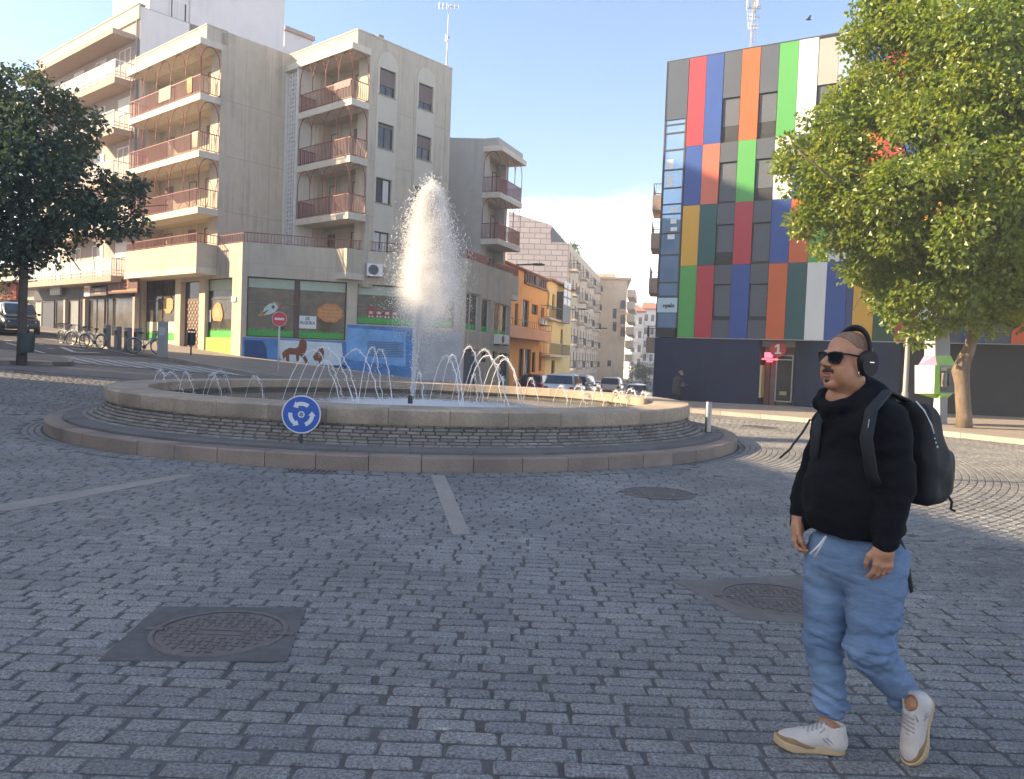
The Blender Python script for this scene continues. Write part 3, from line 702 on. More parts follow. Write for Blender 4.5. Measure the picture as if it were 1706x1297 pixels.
b.wquad(R1, 0, 6.5, 5.9, ZTOP - .1, 0)
# parapet standing out over the balconies
b.wbox(PL, K1S, PLE - .5, ZCOR + .003, ZTOP, -0.3, 0.82); b.wbox(R1, 0.32, 6.2, ZTOP - .3, ZTOP, -.3, 0.003)
# block 2
L2E = L2C + .3
LOG2 = (0.9, L2C - 1.55)
h2 = [(LOG2[0], LOG2[1], z + .02, (ZS + [ZCOR])[i] - TH - .02) for i, z in enumerate(zz)]
b.wholes(L2, 0, L2E, 5, ZTOP - .1, h2, 0.75)
for h in h2: b.wquad(L2, h[0], h[1], h[2], h[3], -.75)
R2E = R2.hit(754, 112)[0]
WIN2 = []
for (x0, y0, x1, y1) in ((632, 116, 659, 160), (629, 206, 655.5, 248), (625.5, 297, 652, 339), (622, 386, 648, 424), (697, 141, 721.5, 183), (693.5, 226, 718, 266), (690, 312, 714, 350), (686, 396, 710, 432)):
    WIN2.append(R2.rect(x0, y0, x1, y1))
b.wholes(R2, 0, R2E, 5, ZTOP, WIN2, 0.14)
b.wbox(L2, -0.003, L2E, ZCOR + .003, ZTOP, -0.3, 0.82)
# roofs and hidden backs
def cap(b, pts, z): b.add([(p[0], p[1], z) for p in pts], [tuple(range(len(pts)))])
Q = lambda W, s, d=0: (W.P(s, 0, d).x, W.P(s, 0, d).y)
dR = Vector((R1.d[0], R1.d[1], 0))
cap(b, [Q(PL, K1S), Q(PL, PLE), tuple((PL.P(PLE, 0) + dR * 9)[:2]), tuple((K1 + dR * 9)[:2])], ZTOP - .25)
cap(b, [Q(L2, 0), Q(L2, L2E), tuple((L2.P(L2E, 0) + dR * R2E)[:2]), tuple((L2.P(0, 0) + dR * R2E)[:2])], ZTOP - .25)
e2 = L2.P(0, 0) + dR * R2E; f2 = L2.P(L2E, 0) + dR * R2E
b.quad((e2.x, e2.y, 3), (f2.x, f2.y, 3), (f2.x, f2.y, ZTOP), (e2.x, e2.y, ZTOP))
# podium front and street faces
rW1 = PF.rect(411, 462, 492, 560); rW2 = PF.rect(497, 467, 577, 567); rW3 = PF.rect(595, 477, 757, 543)
zW = (rW1[2] + rW2[2]) / 2, (rW1[3] + rW2[3]) / 2
rW1 = (rW1[0], rW1[1], *zW); rW2 = (rW2[0], rW2[1], *zW)
b.wholes(PF, 0, PFE, -1.2, 6.85, [(rW1[0], rW2[1], *zW), rW3], 0.22)
PSO = PF.P(PFE, 0); PS = Wall(PSO, 19.5)
PSE = PS.hit(850, 560)[0]
SW = [PS.rect(776, 488, 800, 551), PS.rect(802, 498, 818, 554), PS.rect(823, 506, 849, 560)]
GW = [PS.rect(772, 581, 796, 660), PS.rect(802, 586, 814, 603), PS.rect(820, 585, 829, 600), PS.rect(831, 588, 848, 650)]
b.wholes(PS, 0, PSE, -2.5, 6.85, SW + GW, 0.25)
cap(b, [Q(PF, 0), Q(PF, PFE), Q(PS, PSE), tuple((PL.P(PLE, 0) + dR * 20)[:2]), Q(PL, PLE)], 6.45)
# terrace boxes at first floor level: solid parapets of the lowest balconies
zb0, zb1 = 5.62, 6.85
b.wbox(PL, K1S, PLE - .3, zb0, zb1, 0, BD); b.wbox(L2, 0.0, L2C - .9, zb0, zb1, 0, BD)
b.build('wall', M_wallB, B)
# lower lip of those boxes
for (W, a, c2) in ((PL, K1S - .02, PLE - .28), (L2, -.02, L2C - .88)):
    b = MB(); b.wbox(W, a, c2, zb0 - .30, zb0 + .02, -.01, BD + .02); o = b.build('balcony', M_trimB, B)
# cornices over the top balconies
b = MB(); b.wbox(PL, K1S - .04, PLE - .3, ZCOR - TH, ZCOR, -.02, BD + .08); b.wbox(L2, -.04, L2E, ZCOR - TH, ZCOR, -.02, BD + .08)
b.wbox(R2, 0.0, R2E + .02, ZTOP + .002, ZTOP + .06, -.3, .03); b.wbox(L2, -.03, L2E, ZTOP + .002, ZTOP + .06, -.3, .85); b.wbox(PL, K1S - .03, PLE - .5, ZTOP + .002, ZTOP + .06, -.3, .85)
b.build('cornice', M_trimB, B)
b = MB()
for (W, s0, s1) in ((R2, .0, R2E), (R1, .3, 4.5)):
    for z in (ZS + [ZTER + .5]): b.wbox(W, s0, s1, z - .02, z, -.01, .004)
for s in np.arange(1.4, 4.5, 1.5): b.wbox(R1, s, s + .015, 6.9, ZTOP - .3, -.01, .003)
for s in (.55, R2E * .52, R2E - .45): b.wbox(R2, s, s + .03, 6.9, ZTOP - 1.6, -.01, .004)
for z in (5.85, 3.9): b.wbox(PF, 0.05, PFE, z, z + .012, -.01, .003)
for s in (5.35, 6.6, 9.8): b.wbox(PF, s, s + .012, 5.3, 6.8, -.01, .004)
b.build('wall_joint', M_joint2, B)
# balconies
for i, z in enumerate(ZS):
    zt = (ZS + [ZCOR])[i + 1] - TH
    balcony(B, PL, K1S, PLE - .45, z, BD, TH, 0.95, 5, (True, True), zt)
    balcony(B, L2, 0, L2C - 1.25, z, BD, TH, 0.95, 4, (True, True), zt)
# doors inside the balconies
for i, z in enumerate(zz):
    h = 2.05
    for W, ss in ((PL, ((K1S + 2.1, 0.62), (K1S + 3.7, 0.8), (K1S + 6.4, 0.9))), (L2, ((1.35, 0.75), (L2C - 2.3, .6)))):
        for s, w in ss: win(B, W, (s, s + w, z + .05, z + h), -0.72, 0.05, 0, fm=M_fr_brown, name='balcony_door', shutter=0.35 if (i + int(s)) % 3 == 0 else 0)
# stair lattice between the two blocks
b = MB()
s0, s1 = L2C - 1.0, L2C - .02
b.wbox(L2, s0 - .22, s0, 6.9, ZCOR - TH, 0, BD); b.wbox(L2, s1, L2E, 6.9, ZCOR - TH, 0, BD)
for k in range(4): x = s0 + (s1 - s0) * (k + .5) / 4; b.wbox(L2, x - .06, x + .06, 6.9, ZCOR - TH, .8, .95)
zq = 6.9
while zq < ZCOR - TH: b.wbox(L2, s0, s1, zq, zq + .09, .78, .93); zq += 0.235
b.build('stair_lattice', mat('white_lattice', (0.62, .6, .56), 0.8, var=.1, scale=4), B)
b = MB(); b.wquad(L2, s0, s1, 6.9, ZCOR - TH, .5); b.build('stairwell', mat('stair_dark', (0.10, 0.11, 0.13), .8), B)
# windows of the end wall
spec = [(0.62, None), (0.12, None), (0.0, (0.5, 0.95)), (0, (0, 1)), (0.72, None), (0.5, None), (0.3, None), (0.0, (0.1, .5))]
for r, (sh, cu) in zip(WIN2, spec): win(B, R2, r, -0.10, 0.06, 1, fm=M_fr_dark, shutter=sh, curtain=cu, sill=M_joint2)
# arch-headed panels round the two window columns
for (r, bot) in ((WIN2[0], 6.95), (WIN2[4], 6.95)):
    a0, a1 = r[0] - .14, r[1] + .14; b = MB(); zsp = r[3] + 0.18; cx = (a0 + a1) / 2; rad = (a1 - a0) / 2
    hs = [w for w in WIN2 if abs((w[0] + w[1]) / 2 - cx) < .45]
    pts = []
    for k in range(13): th = math.pi * k / 12; pts.append((cx + rad * math.cos(th), zsp + rad * 1.05 * math.sin(th)))
    b.wpoly(R2, pts, 0.001, .03)
    b.wholes(R2, a0, a1, bot, zsp, [(w[0], w[1], w[2], w[3]) for w in hs], 0.03, 0.03)
    for x in (a0, a1): b.quad(R2.P(x, bot, 0), R2.P(x, zsp, 0), R2.P(x, zsp, .03), R2.P(x, bot, .03))
    b.build('arch_panel', M_archB, B)
# terrace railings
b = MB(); railing(b, PF, 0.05, 8.6, 6.85, 7.38, 0, -0.1, (False, False), 0.16)
railing(b, PL, K1S + .05, PLE - .4, 6.85, 7.35, 0, BD - .06, (True, False), .16); railing(b, PL, .05, K1S, 6.85, 7.35, 0, -.1, (False, False), .16)
b.build('terrace_railing', M_redrail, B)
b = MB(); railing(b, PS, 0.1, PS.hit(812, 440)[0], 6.8, 7.35, 0, -0.1, (False, False), 0.07, bar=.05); b.build('terrace_railing', M_redrail, B)
# ---- nursery windows
def grass(o, W, s0, s1, z0, h, d, seed=1):
    rs = random.Random(seed); b = MB(); n = int((s1 - s0) / 0.06); top = []
    for i in range(n + 1):
        s = s0 + (s1 - s0) * i / n; top.append((s, z0 + h * (0.62 + 0.12 * rs.random())));
        if i < n: top.append((s + (s1 - s0) / n * rs.uniform(.3, .7), z0 + h * (0.8 + .35 * rs.random())))
    fr = [W.P(a, z, d) for a, z in top] + [W.P(a, z0, d) for a, z in top]; k = len(top)
    b.add(fr, [(i, i + 1, k + i + 1, k + i) for i in range(k - 1)]); b.build('grass_sticker', M_grass_st, o)
def cloud_sticker(o, W, s, z, w, h, d, m, lines=4):
    pts = []
    for k in range(48):
        th = 2 * math.pi * k / 48; rr = 1 + 0.10 * abs(math.sin(th * 4)) - .05
        pts.append((s + w / 2 * rr * math.cos(th), z + h / 2 * rr * math.sin(th)))
    b = MB(); b.wpoly(W, pts, d - .004, d); b.build('cloud_sticker', m, o)
    b = MB(); rows = ['Talleres', 'de aprendizaje', 'de creatividad', 'y juego'][:lines]; sg = 1 if W.P(1, 0).x > W.P(0, 0).x else -1
    for i, tx in enumerate(rows): wtext(b, W, tx, s, z + h * .27 - i * h * .19, d + .003, h * .2, sgn=sg)
    b.build('sticker_lettering', mat('sticker_text', (.68, .46, .26), .6), o)
dg = -0.2
o1 = win(B, PF, rW1, dg, .06, 0, gm=M_shopglass); o2 = win(B, PF, rW2, dg, .06, 0, gm=M_shopglass); o3 = win(B, PF, rW3, dg, .06, 1, gm=M_shopglass)
b = MB(); b.wbox(PF, rW1[1] - .01, rW2[0] + .01, zW[0], zW[1], dg - .05, dg + .006); b.build('mullion', M_fr_brown, B)
gd = dg - .03
for o, r in ((o1, rW1), (o2, rW2), (o3, rW3)):
    b = MB(); b.wquad(PF, r[0] + .06, r[1] - .06, r[3] - .52, r[3] - .06, gd); b.build('top_blind', M_paleblind, o)
    grass(o, PF, r[0] + .06, r[1] - .06, r[2] + .03, 0.42, gd + .005, seed=int(r[0] * 10))
# rocket
rk = [PF.hit(x, y, gd) for x, y in ((437, 523), (440, 513), (448, 506), (458, 503), (464, 512), (458, 520), (450, 523), (441, 525))]
b = MB(); b.wpoly(PF, rk, gd, gd + .006); b.build('rocket_sticker', mat('rocket_white', (.55, .66, .58), .6), o1)
b = MB(); b.wpoly(PF, [PF.hit(x, y, gd) for x, y in ((458, 503), (470, 505), (464, 512))], gd, gd + .008); b.wpoly(PF, [PF.hit(x, y, gd) for x, y in ((429, 524), (437, 517), (441, 525), (432, 527))], gd, gd + .008); b.build('rocket_tip', mat('rocket_red', (.50, .20, .10), .6), o1)
b = MB(); b.wpoly(PF, [PF.hit(455 + 2.6 * math.cos(k), 511 + 3 * math.sin(k), gd) for k in np.linspace(0, 6.283, 13)[:-1]], gd, gd + .009); b.wpoly(PF, [PF.hit(x, y, gd) for x, y in ((437, 521), (447, 515), (446, 518), (440, 523))], gd, gd + .008); b.build('rocket_window', mat('rocket_dark', (.03, .07, .06), .5), o1)
sc_, zc = PF.hit(550, 521, gd); cloud_sticker(o2, PF, sc_, zc, 1.30, .95, gd + .006, M_orange)
# to-let notice
r = PF.rect(497.5, 526, 527, 547, gd)
b = MB(); b.wquad(PF, *r, gd + .006); pn = b.build('notice', mat('notice_paper', (.70, .72, .74), .6), o2)
b = MB(); cs = (r[0] + r[1]) / 2; hz = r[3] - r[2]
wtext(b, PF, 'SE', cs, r[3] - hz * .22, gd + .009, hz * .34, bold=.006); wtext(b, PF, 'ALQUILA', cs, r[3] - hz * .55, gd + .009, hz * .34, bold=.006, sx=.82)
b.build('notice_lettering', mat('notice_ink', (.03, .03, .06), .6), o2)
# toy train sticker
zt0 = rW3[2] + .42; b = MB(); st = PF.hit(612, 520, gd)[0]
for k in range(4): b.wquad(PF, st + k * .42, st + k * .42 + .36, zt0, zt0 + (.5 if k == 0 else .33), gd + .008)
b.build('train_sticker', mat('train_red', (.30, .05, .04), .6), o3)
b = MB()
for k in range(4):
    b.wquad(PF, st + k * .42 + .09, st + k * .42 + .27, zt0 + .14, zt0 + .28, gd + .012)
    for q in (.1, .27): b.wpoly(PF, [(st + k * .42 + q + .055 * math.cos(t), zt0 + .01 + .055 * math.sin(t)) for t in np.linspace(0, 6.283, 11)[:-1]], gd + .008, gd + .014)
b.build('train_detail', mat('train_pale', (.6, .58, .55), .6), o3)
# painted wall under the windows
mural = {}
def mpoly(name, px, m, d):
    b = MB(); b.wpoly(PF, [PF.hit(x, y) for x, y in px], d - .003, d); return b.build(name, m, B)
M_bl1 = mat('mural_blue', (.08, .22, .50), .7, var=.4, scale=1.0); M_bl2 = mat('mural_bright_blue', (.17, .38, .70), .7, var=.25, scale=1.5); M_bl3 = mat('mural_navy', (.02, .065, .20), .7, var=.3, scale=1.5)
M_mw = mat('mural_white', (.56, .66, .74), .7, var=.14, scale=2.2); M_mb = mat('mural_brown', (.21, .075, .035), .7, var=.2, scale=4); M_mg = mat('mural_grey', (.42, .43, .45), .75, var=.15, scale=1.6)
b = MB(); b.wquad(PF, .10, rW2[1] + .08, -1, zW[0] - .04, .006); b.wquad(PF, rW2[1] + .08, PF.hit(690, 590)[0], -1, rW3[2] - .06, .006); b.build('mural', M_bl1, B)
mpoly('mural_field', [(577, 545), (676, 553), (676, 610), (640, 606), (577, 598)], M_bl2, .012)
mpoly('mural_field', [(407, 566), (438, 567), (444, 580), (446, 606), (407, 603)], M_bl3, .012)
mpoly('mural_field', [(466, 566), (569, 571), (571, 590), (566, 608), (520, 608), (470, 604), (464, 590)], M_mw, .012)
mpoly('mural_field', [(448, 602), (500, 606), (577, 608), (577, 632), (448, 620)], M_bl3, .010)
mpoly('mural_field', [(690, 553), (770, 553), (770, 635), (690, 632)], M_mg, .010)
horse = [(470, 588), (474, 583), (482, 579), (492, 580), (497, 577), (499, 568), (503, 564), (507, 565), (511, 570), (511, 580), (507, 590), (512, 598), (514, 604), (509, 605), (505, 597), (498, 591), (498, 601), (494, 602), (493, 591), (482, 590), (482, 601), (477, 602), (476, 594), (472, 598)]
mpoly('painted_animal', horse, M_mb, .018)
mpoly('painted_animal', [(521, 594), (526, 588), (532, 580), (538, 579), (540, 586), (539, 596), (535, 601), (534, 607), (532, 607), (531, 601), (524, 600)], M_mb, .018)
# louvre in the painted wall
rl = PF.rect(612, 568, 672, 594); b = MB()
for k in range(9): z = rl[2] + (rl[3] - rl[2]) * k / 9; b.wbox(PF, rl[0], rl[1], z, z + .05, -.05, .03)
b.build('vent_louvre', mat('louvre', (.10, .17, .30), .6), B)
# side street ground floor
o = win(B, PL, rG1, -.2, .05, 1, gm=M_shopglass2, trans=rG1[3] - 1.15)
b = MB(); b.wquad(PL, rG1[0] + .05, rG1[1] - .05, rG1[2] + .05, rG1[2] + 1.35, -.222); b.build('frosted_sheet', M_cream, o)
grass(o, PL, rG1[0] + .05, rG1[1] - .05, rG1[2] + .3, .5, -.212, 5)
sc_, zc = PL.hit(280, 507, -.2); cloud_sticker(o, PL, sc_, zc, 1.15, 1.0, -.205, M_orange, 4)
o = win(B, PL, rG2, -.2, .05, 0, gm=M_shopglass2, trans=rG2[3] - 1.05)
b = MB(); b.wquad(PL, rG2[0] + .05, rG2[1] - .05, rG2[3] - .6, rG2[3] - .05, -.222); b.build('top_blind', M_paleblind, o)
grass(o, PL, rG2[0] + .05, rG2[1] - .05, rG2[2] + .05, .45, -.215, 6)
egg = [(354, 529), (353, 517), (357, 508), (362, 503), (367, 506), (370, 516), (371, 526), (368, 535), (356, 534)]
b = MB(); b.wpoly(PL, [PL.hit(x, y, -.2) for x, y in egg], -.215, -.205); b.build('nest_sticker', M_orange, o)
b = MB(); b.wpoly(PL, [PL.hit(x, y, -.2) for x, y in ((357, 528), (358, 517), (362, 510), (366, 517), (367, 528))], -.215, -.200); b.build('bird_sticker', mat('bird_brown', (.45, .30, .17), .6), o)
rp = PL.rect(342, 516, 351, 536, -.2); b = MB(); b.wquad(PL, *rp, -.205); b.build('paper_notice', M_white, o)
b = MB(); n = 6; w = (rG2b[1] - rG2b[0]) / n
for k in range(n): b.wbox(PL, rG2b[0] + k * w + .008, rG2b[0] + (k + 1) * w - .008, -.5, rG2b[3], -.12, -.06)
b.wbox(PL, rG2b[0], rG2b[1], rG2b[3], rG2b[3] + .04, -.2, -.05); b.build('boarding', M_lime, B)
b = MB(); w = (rG1[1] - rG1[0]) / 6
for k in range(6): b.wbox(PL, rG1[0] + k * w + .008, rG1[0] + (k + 1) * w - .008, -.5, rG1[2] - .03, -.06, .03)
b.build('boarding', M_lime, B)
# carved street door
M_door = mat('door_wood', (.13, .075, .055), .6, var=.25, scale=8); b = MB(); b.wquad(PL, rDoor[0], rDoor[1], -.5, rDoor[3], -.28); do = b.build('street_door', M_door, B)
b = MB(); s0, s1 = rDoor[0] + .12, rDoor[1] - .12; z0, z1 = rDoor[2] + .25, rDoor[3] - 1.0
for k in range(14):
    for q in range(5):
        x = s0 + (s1 - s0) * (q + (k % 2) * .5) / 5.5; z = z0 + (z1 - z0) * k / 14; b.wbox(PL, x, x + .10, z, z + .10, -.28, -.25)
b.build('lattice_panel', mat('lattice_pale', (.42, .34, .28), .7), do)
b = MB(); b.wquad(PL, rDoor[0] + .05, rDoor[1] - .05, rDoor[3] - .9, rDoor[3] - .05, -.27); b.build('fanlight', M_glass, do)
b = MB(); r = PL.rect(387, 494, 394, 502); b.wbox(PL, *r, .001, .06); b.build('letter_plate', M_white, B)
# street windows of the podium
for r in SW:
    o = win(B, PS, r, -.2, .05, 1 if r[1] - r[0] > 2 else 0, fm=M_fr_white, gm=M_shopglass2); grass(o, PS, r[0] + .05, r[1] - .05, r[2] + .05, .4, -.22, int(r[0] * 9))
for k, r in enumerate(GW): win(B, PS, r, -.2, .05, 0, gm=M_glass, shutter=.95 if k == 0 else .0, sm=M_blindg)
# roof vent and air conditioner
b = MB(); p = R2.P(1.2, ZTOP, -.8); b.tube([p, p + Vector((0, 0, .35))], .16, 10); b.tube([p + Vector((0, 0, .38)), p + Vector((0, 0, .52))], .24, 10); b.build('roof_vent', mat('vent_metal', (.25, .25, .26), .5, metal=.4), B)
def ac_unit(W, r, d0, label, dd=.32):
    s0, s1, z0, z1 = r; p = W.P((s0 + s1) / 2, z0, d0); t = thing('air_conditioner', label, 'air conditioner', p)
    b = MB(); b.wbox(W, s0, s1, z0, z1, d0 + .02, d0 + dd); b.build('casing', M_fr_white, t, bevel=.015)
    b = MB(); sc = s0 + (s1 - s0) * .42; zc = (z0 + z1) / 2; rr = (z1 - z0) * .40
    b.wpoly(W, [(sc + rr * math.cos(k), zc + rr * math.sin(k)) for k in np.linspace(0, 6.283, 25)[:-1]], d0 + dd - .01, d0 + dd + .008); b.build('fan_grille', mat('ac_fan', (.10, .11, .12), .6), t)
    b = MB(); b.wbox(W, s0 + .1, s0 + .14, z0 - .06, z0, d0, d0 + dd); b.wbox(W, s1 - .14, s1 - .1, z0 - .06, z0, d0, d0 + dd); b.build('bracket', M_black, t)
    return t
ac_unit(PF, PF.rect(610, 440, 636, 461), .0, 'white air conditioner on the wall above the painted nursery front', .4)
ac_unit(PS, PS.rect(822, 557, 840, 573), .0, 'white air conditioner under the corner nursery windows facing the other street')
# laundry on the balcony rails
M_cl1 = mat('cloth_yellow', (.46, .33, .17), .9, var=.2, scale=5); M_cl2 = mat('cloth_cream', (.52, .45, .33), .9, var=.2, scale=5); M_cl3 = mat('cloth_white', (.7, .68, .66), .9)
def cloth(W, s0, s1, z, h, d, m, label):
    b = MB(); n = 14; p = W.P((s0 + s1) / 2, z, d)
    for face in (0, 1):
        vs = [W.P(s0 + (s1 - s0) * i / n, z + .01 - h * (k / 4) * (1 if face == 0 else .7), d + (.03 + .015 * math.sin(i * 1.9) * k / 2) * (1 if face == 0 else -1)) for i in range(n + 1) for k in range(5)]
        b.add(vs, [(i * 5 + k, i * 5 + k + 1, i * 5 + 5 + k + 1, i * 5 + 5 + k) for i in range(n) for k in range(4)])
    o = b.build('laundry', m, smooth=True, origin=p); tag(o, label, 'laundry')
for i, (a, w, h, m, lab) in enumerate(((3.2, 1.3, .7, M_cl2, 'pale cloth draped over the top red balcony rail of the left block'), (0.9, .55, .8, M_cl1, 'yellow cloth by the corner of the top red balcony of the left block'))):
    cloth(PL, K1S + a, K1S + a + w, ZS[2] + .97, h, BD - .05, m, lab)
cloth(PL, K1S + .2, K1S + .75, ZS[1] + .97, .8, BD - .05, M_cl2, 'cream cloth at the corner of the middle red balcony of the left block')
cloth(L2, .15, 1.5, ZS[2] + .97, .35, BD - .05, mat('cloth_pink', (.5, .25, .24), .9), 'pinkish cloth on the top red balcony of the corner block')
# ---------------------------------------------------------------- cream block on the far left with shops
M_wallA = mat('cream_render', (0.40, 0.335, 0.31), 0.85, var=0.06, scale=2, var2=0.08, scale2=.5, stain=.3, dirt=(.3, .26, .24))
M_trimA = mat('tan_slab_edge', (0.38, 0.29, 0.24), 0.8, var=0.1, scale=4)
M_gable = mat('white_gable', (0.66, 0.63, 0.63), 0.85, var=0.05, scale=1.5, stain=.25, dirt=(.42, .4, .4))
M_whrail = mat('white_rail', (0.66, 0.67, 0.69), 0.5)
M_glassrail = mat('rail_glass', (0.42, 0.48, 0.52), 0.15, var=.12, scale=2)
aC = PL.P(PLE + .02, 0)
PA = Wall((aC.x + PL.n[0] * .35, aC.y + PL.n[1] * .35), -49.8)
PG = Wall(PA.P(0, 0), AR)
AEND = PA.hit(60, 480)[0]
ZTA = PA.hit(240, 6)[1]
leftb = thing('apartment_building', 'cream block with deep white railed balconies over dark shops on the climbing street', 'building', (aC.x, aC.y, 0)); A = leftb
dG = Vector((PG.d[0], PG.d[1], 0))
def lev(y, d=1.15, x=203): return PA.hit(x, y, d)[1]
LV = [lev(457, 1.15, 196), None, None, lev(206), lev(121)]
st = (LV[4] - LV[3]); LV[2] = LV[3] - st * 1.0; LV[1] = LV[2] - st * 1.0
ZCAN = lev(37, 1.3)
b = MB()
b.wquad(PA, 0, AEND, -1, ZTA, 0); b.wquad(PG, 0, 16, 5, ZTA, 0)
zsh = LV[0] - .4
cap(b, [Q(PA, 0), Q(PA, AEND), tuple((PA.P(AEND, 0) + dG * 12)[:2]), tuple((PA.P(0, 0) + dG * 12)[:2])], ZTA - .2)
e1 = PA.P(AEND, 0); e2 = e1 + dG * 12
b.quad((e1.x, e1.y, -1), (e1.x, e1.y, ZTA), (e2.x, e2.y, ZTA), (e2.x, e2.y, -1))
b.build('wall', M_wallA, A)
b = MB(); b.wbox(PA, -.02, AEND, ZTA - .75, ZTA + .06, .002, .10); b.wbox(PA, -.02, AEND, ZTA + .06, ZTA + .14, -.3, .14); b.build('parapet', M_wallB, A)
b = MB(); b.wquad(PG, .0, 2.9, ZTA - 7, ZTA - .05, .02); s0 = PG.hit(316, 60)[0]; s1 = PG.hit(473, 60)[0]; zt = PG.hit(473, 1)[1] + .3
b.wquad(PG, 2.9, s1, 9, ZTA - 1.2, .02)
b.obox(PG.P(s0, ZTA - 3, .0), PG.P(s1, 0, 0) - PG.P(s0, 0, 0), Vector((-PG.n[0] * 7, -PG.n[1] * 7, 0)), Vector((0, 0, zt - ZTA + 3)))
b.build('gable_wall', M_gable, A)
b = MB(); b.wbox(PG, s0 - .05, s1 + .15, zt, zt + .2, -7, .15); b.build('roof_edge', M_roof, A)
sw0 = PG.hit(250, 20)[0]
b = MB(); b.obox(PG.P(sw0, ZTA - .8, -.1), PG.P(s0, 0) - PG.P(sw0, 0), Vector((-PG.n[0] * 5, -PG.n[1] * 5, 0)), Vector((0, 0, 3.2))); b.build('penthouse', M_gable, A)
win(A, PG, (PG.hit(284, 10)[0], PG.hit(313, 10)[0], ZTA - .55, ZTA + 1.1), -.04, .06, 1, fm=M_fr_white, curtain=(.1, .9))
# small rooftop hut far along the roof
pz = at(76, 100, e1.y - 4.5); b = MB()
hs = PA.hit(100, 80)[0], PA.hit(40, 96)[0]
b.obox(PA.P(hs[0], ZTA - .2, -2.5), PA.P(hs[1], 0) - PA.P(hs[0], 0), Vector((-PA.n[0] * 4, -PA.n[1] * 4, 0)), Vector((0, 0, 1.9))); b.build('roof_hut', M_gable, A)
# canopy slab under the parapet
b = MB(); b.wbox(PA, .55, AEND, ZCAN - .3, ZCAN, -.02, 1.3); b.build('canopy', M_trimA, A)
b = MB(); p0, p1 = PA.P(.25, LV[0], .08), PA.P(.25, ZTA - .8, .08); b.tube([p0, p1], .06, 8); b.build('drainpipe', mat('drain_grey', (.28, .28, .3), .6), A)
def rail_white(b, gb, W, s0, s1, z, d, h=1.0, glass=True):
    for zz, th in ((z + h - .05, .05), (z + .30, .04), (z + .12, .04)):
        b.wbox(W, s0, s1, zz, zz + th, d - .05, d); b.wbox(W, s0, s0 + .05, zz, zz + th - .001, .04, d - .051)
    n = max(2, int((s1 - s0) / 1.1))
    for k in range(n + 1): x = s0 + (s1 - s0 - .05) * k / n; b.wbox(W, x, x + .05, z, z + h - .05, d - .048, d - .002)
    for k in range(int((s1 - s0) / .14)): x = s0 + k * .14; b.wbox(W, x, x + .02, z + .34, z + h - .05, d - .04, d - .02)
    if glass: gb.wquad(W, s0 + .05, s1, z + .36, z + h - .06, d - .03)
    for k in range(int((d - .1) / .14)): b.wbox(W, s0 + .01, s0 + .03, z + .16, z + h - .05, .1 + k * .14, .12 + k * .14)
for i, z in enumerate(LV):
    segs = [(.55, AEND - .5)] if i in (0, 4) else [(.55, 4.2), (6.2, 10.5)]
    for (a, c2) in segs:
        if c2 > AEND - .3: c2 = AEND - .4
        b = MB(); b.wbox(PA, a, c2, z - .34, z, -.02, 1.15); o = b.build('balcony', M_trimA, A)
        b = MB(); gb = MB(); rail_white(b, gb, PA, a + .02, c2 - .02, z + .003, 1.13, glass=i in (0, 4)); b.build('railing', M_whrail, o)
        if gb.f: gb.build('glass_panel', M_glassrail, o)
    for k, s in enumerate(np.arange(1.1, AEND - 2, 3.3)):
        win(A, PA, (s, s + 1.5, z + .08, z + 2.15), .04, .07, 1, fm=M_fr_white, gm=M_glass, shutter=.45 if (k + i) % 3 == 0 else 0, sm=M_fr_white, curtain=(0, .6) if k % 2 else None, name='balcony_door')
# ground floor: dark band, piers, shop windows
b = MB(); b.wbox(PA, 0.0, AEND, zsh - .75, zsh, -.02, .12); b.build('fascia', mat('dark_fascia', (.035, .04, .055), .7, var=.2, scale=3), A)
M_shopdark = glass_mat('dark_shop_glass', (.014, .017, .024), .1, .2, 1.3, (.06, .055, .05))
zt = zsh - .78
def shop(x0, x1, y0, y1, gm, m=1, name='shop_window'):
    r = PA.rect(x0, y0, x1, y1); r = (max(r[0], .05), r[1], r[2], min(zt, r[3])); return win(A, PA, r, .09, .06, m, gm=gm, name=name), r
for (x0, x1, yb, gm, m) in ((71, 92, 553, mat('blue_shutter', (.03, .04, .075), .6, var=.15, scale=5), 0), (95, 114, 555, M_shopdark, 0), (117, 133, 560, mat('grey_tile', (.20, .21, .23), .6, var=.12, scale=6), 0), (136, 146, 562, M_black, 0), (150, 176, 566, M_shopglass2, 1), (180, 190, 568, M_shopdark, 0), (192, 228, 572, M_shopglass2, 0)):
    shop(x0, x1, 494, yb, gm, m)
for x in (115, 148, 231): s = PA.hit(x, 520)[0]; b = MB(); b.wbox(PA, s - .13, s + .13, -1, zt, .01, .3); b.build('pier', M_wallA, A)
# shop signs
def sign(name, x0, y0, x1, y1, d, m, par):
    r = PA.rect(x0, y0, x1, y1, d); b = MB(); b.wbox(PA, *r, d - .12, d); return b.build(name, m, par), r
o, r = sign('shop_sign', 150, 479, 177, 492, .5, mat('sign_maroon', (.09, .055, .06), .6), A)
b = MB(); h = r[3] - r[2]; cs = (r[0] + r[1]) / 2
wtext(b, PA, 'REPARACION', cs, r[3] - h * .27, .506, h * .30, sgn=-1, sx=.95, bold=.004); wtext(b, PA, 'DE CALZADO', cs, r[3] - h * .68, .506, h * .30, sgn=-1, sx=.95, bold=.004); b.build('sign_lettering', mat('sign_text', (.60, .50, .46), .6), o)
o, r = sign('shop_sign', 140, 476, 149, 493, .5, M_white, A)
b = MB(); b.wquad(PA, r[0] + .1, r[1] - .05, r[2] + (r[3] - r[2]) * .45, r[3] - .1, .505); b.build('sign_picture', M_orange, o)
o, r = sign('shop_sign', 180, 464, 229, 488, .55, mat('sign_redbrown', (.085, .018, .014), .6, var=.2, scale=2), A)
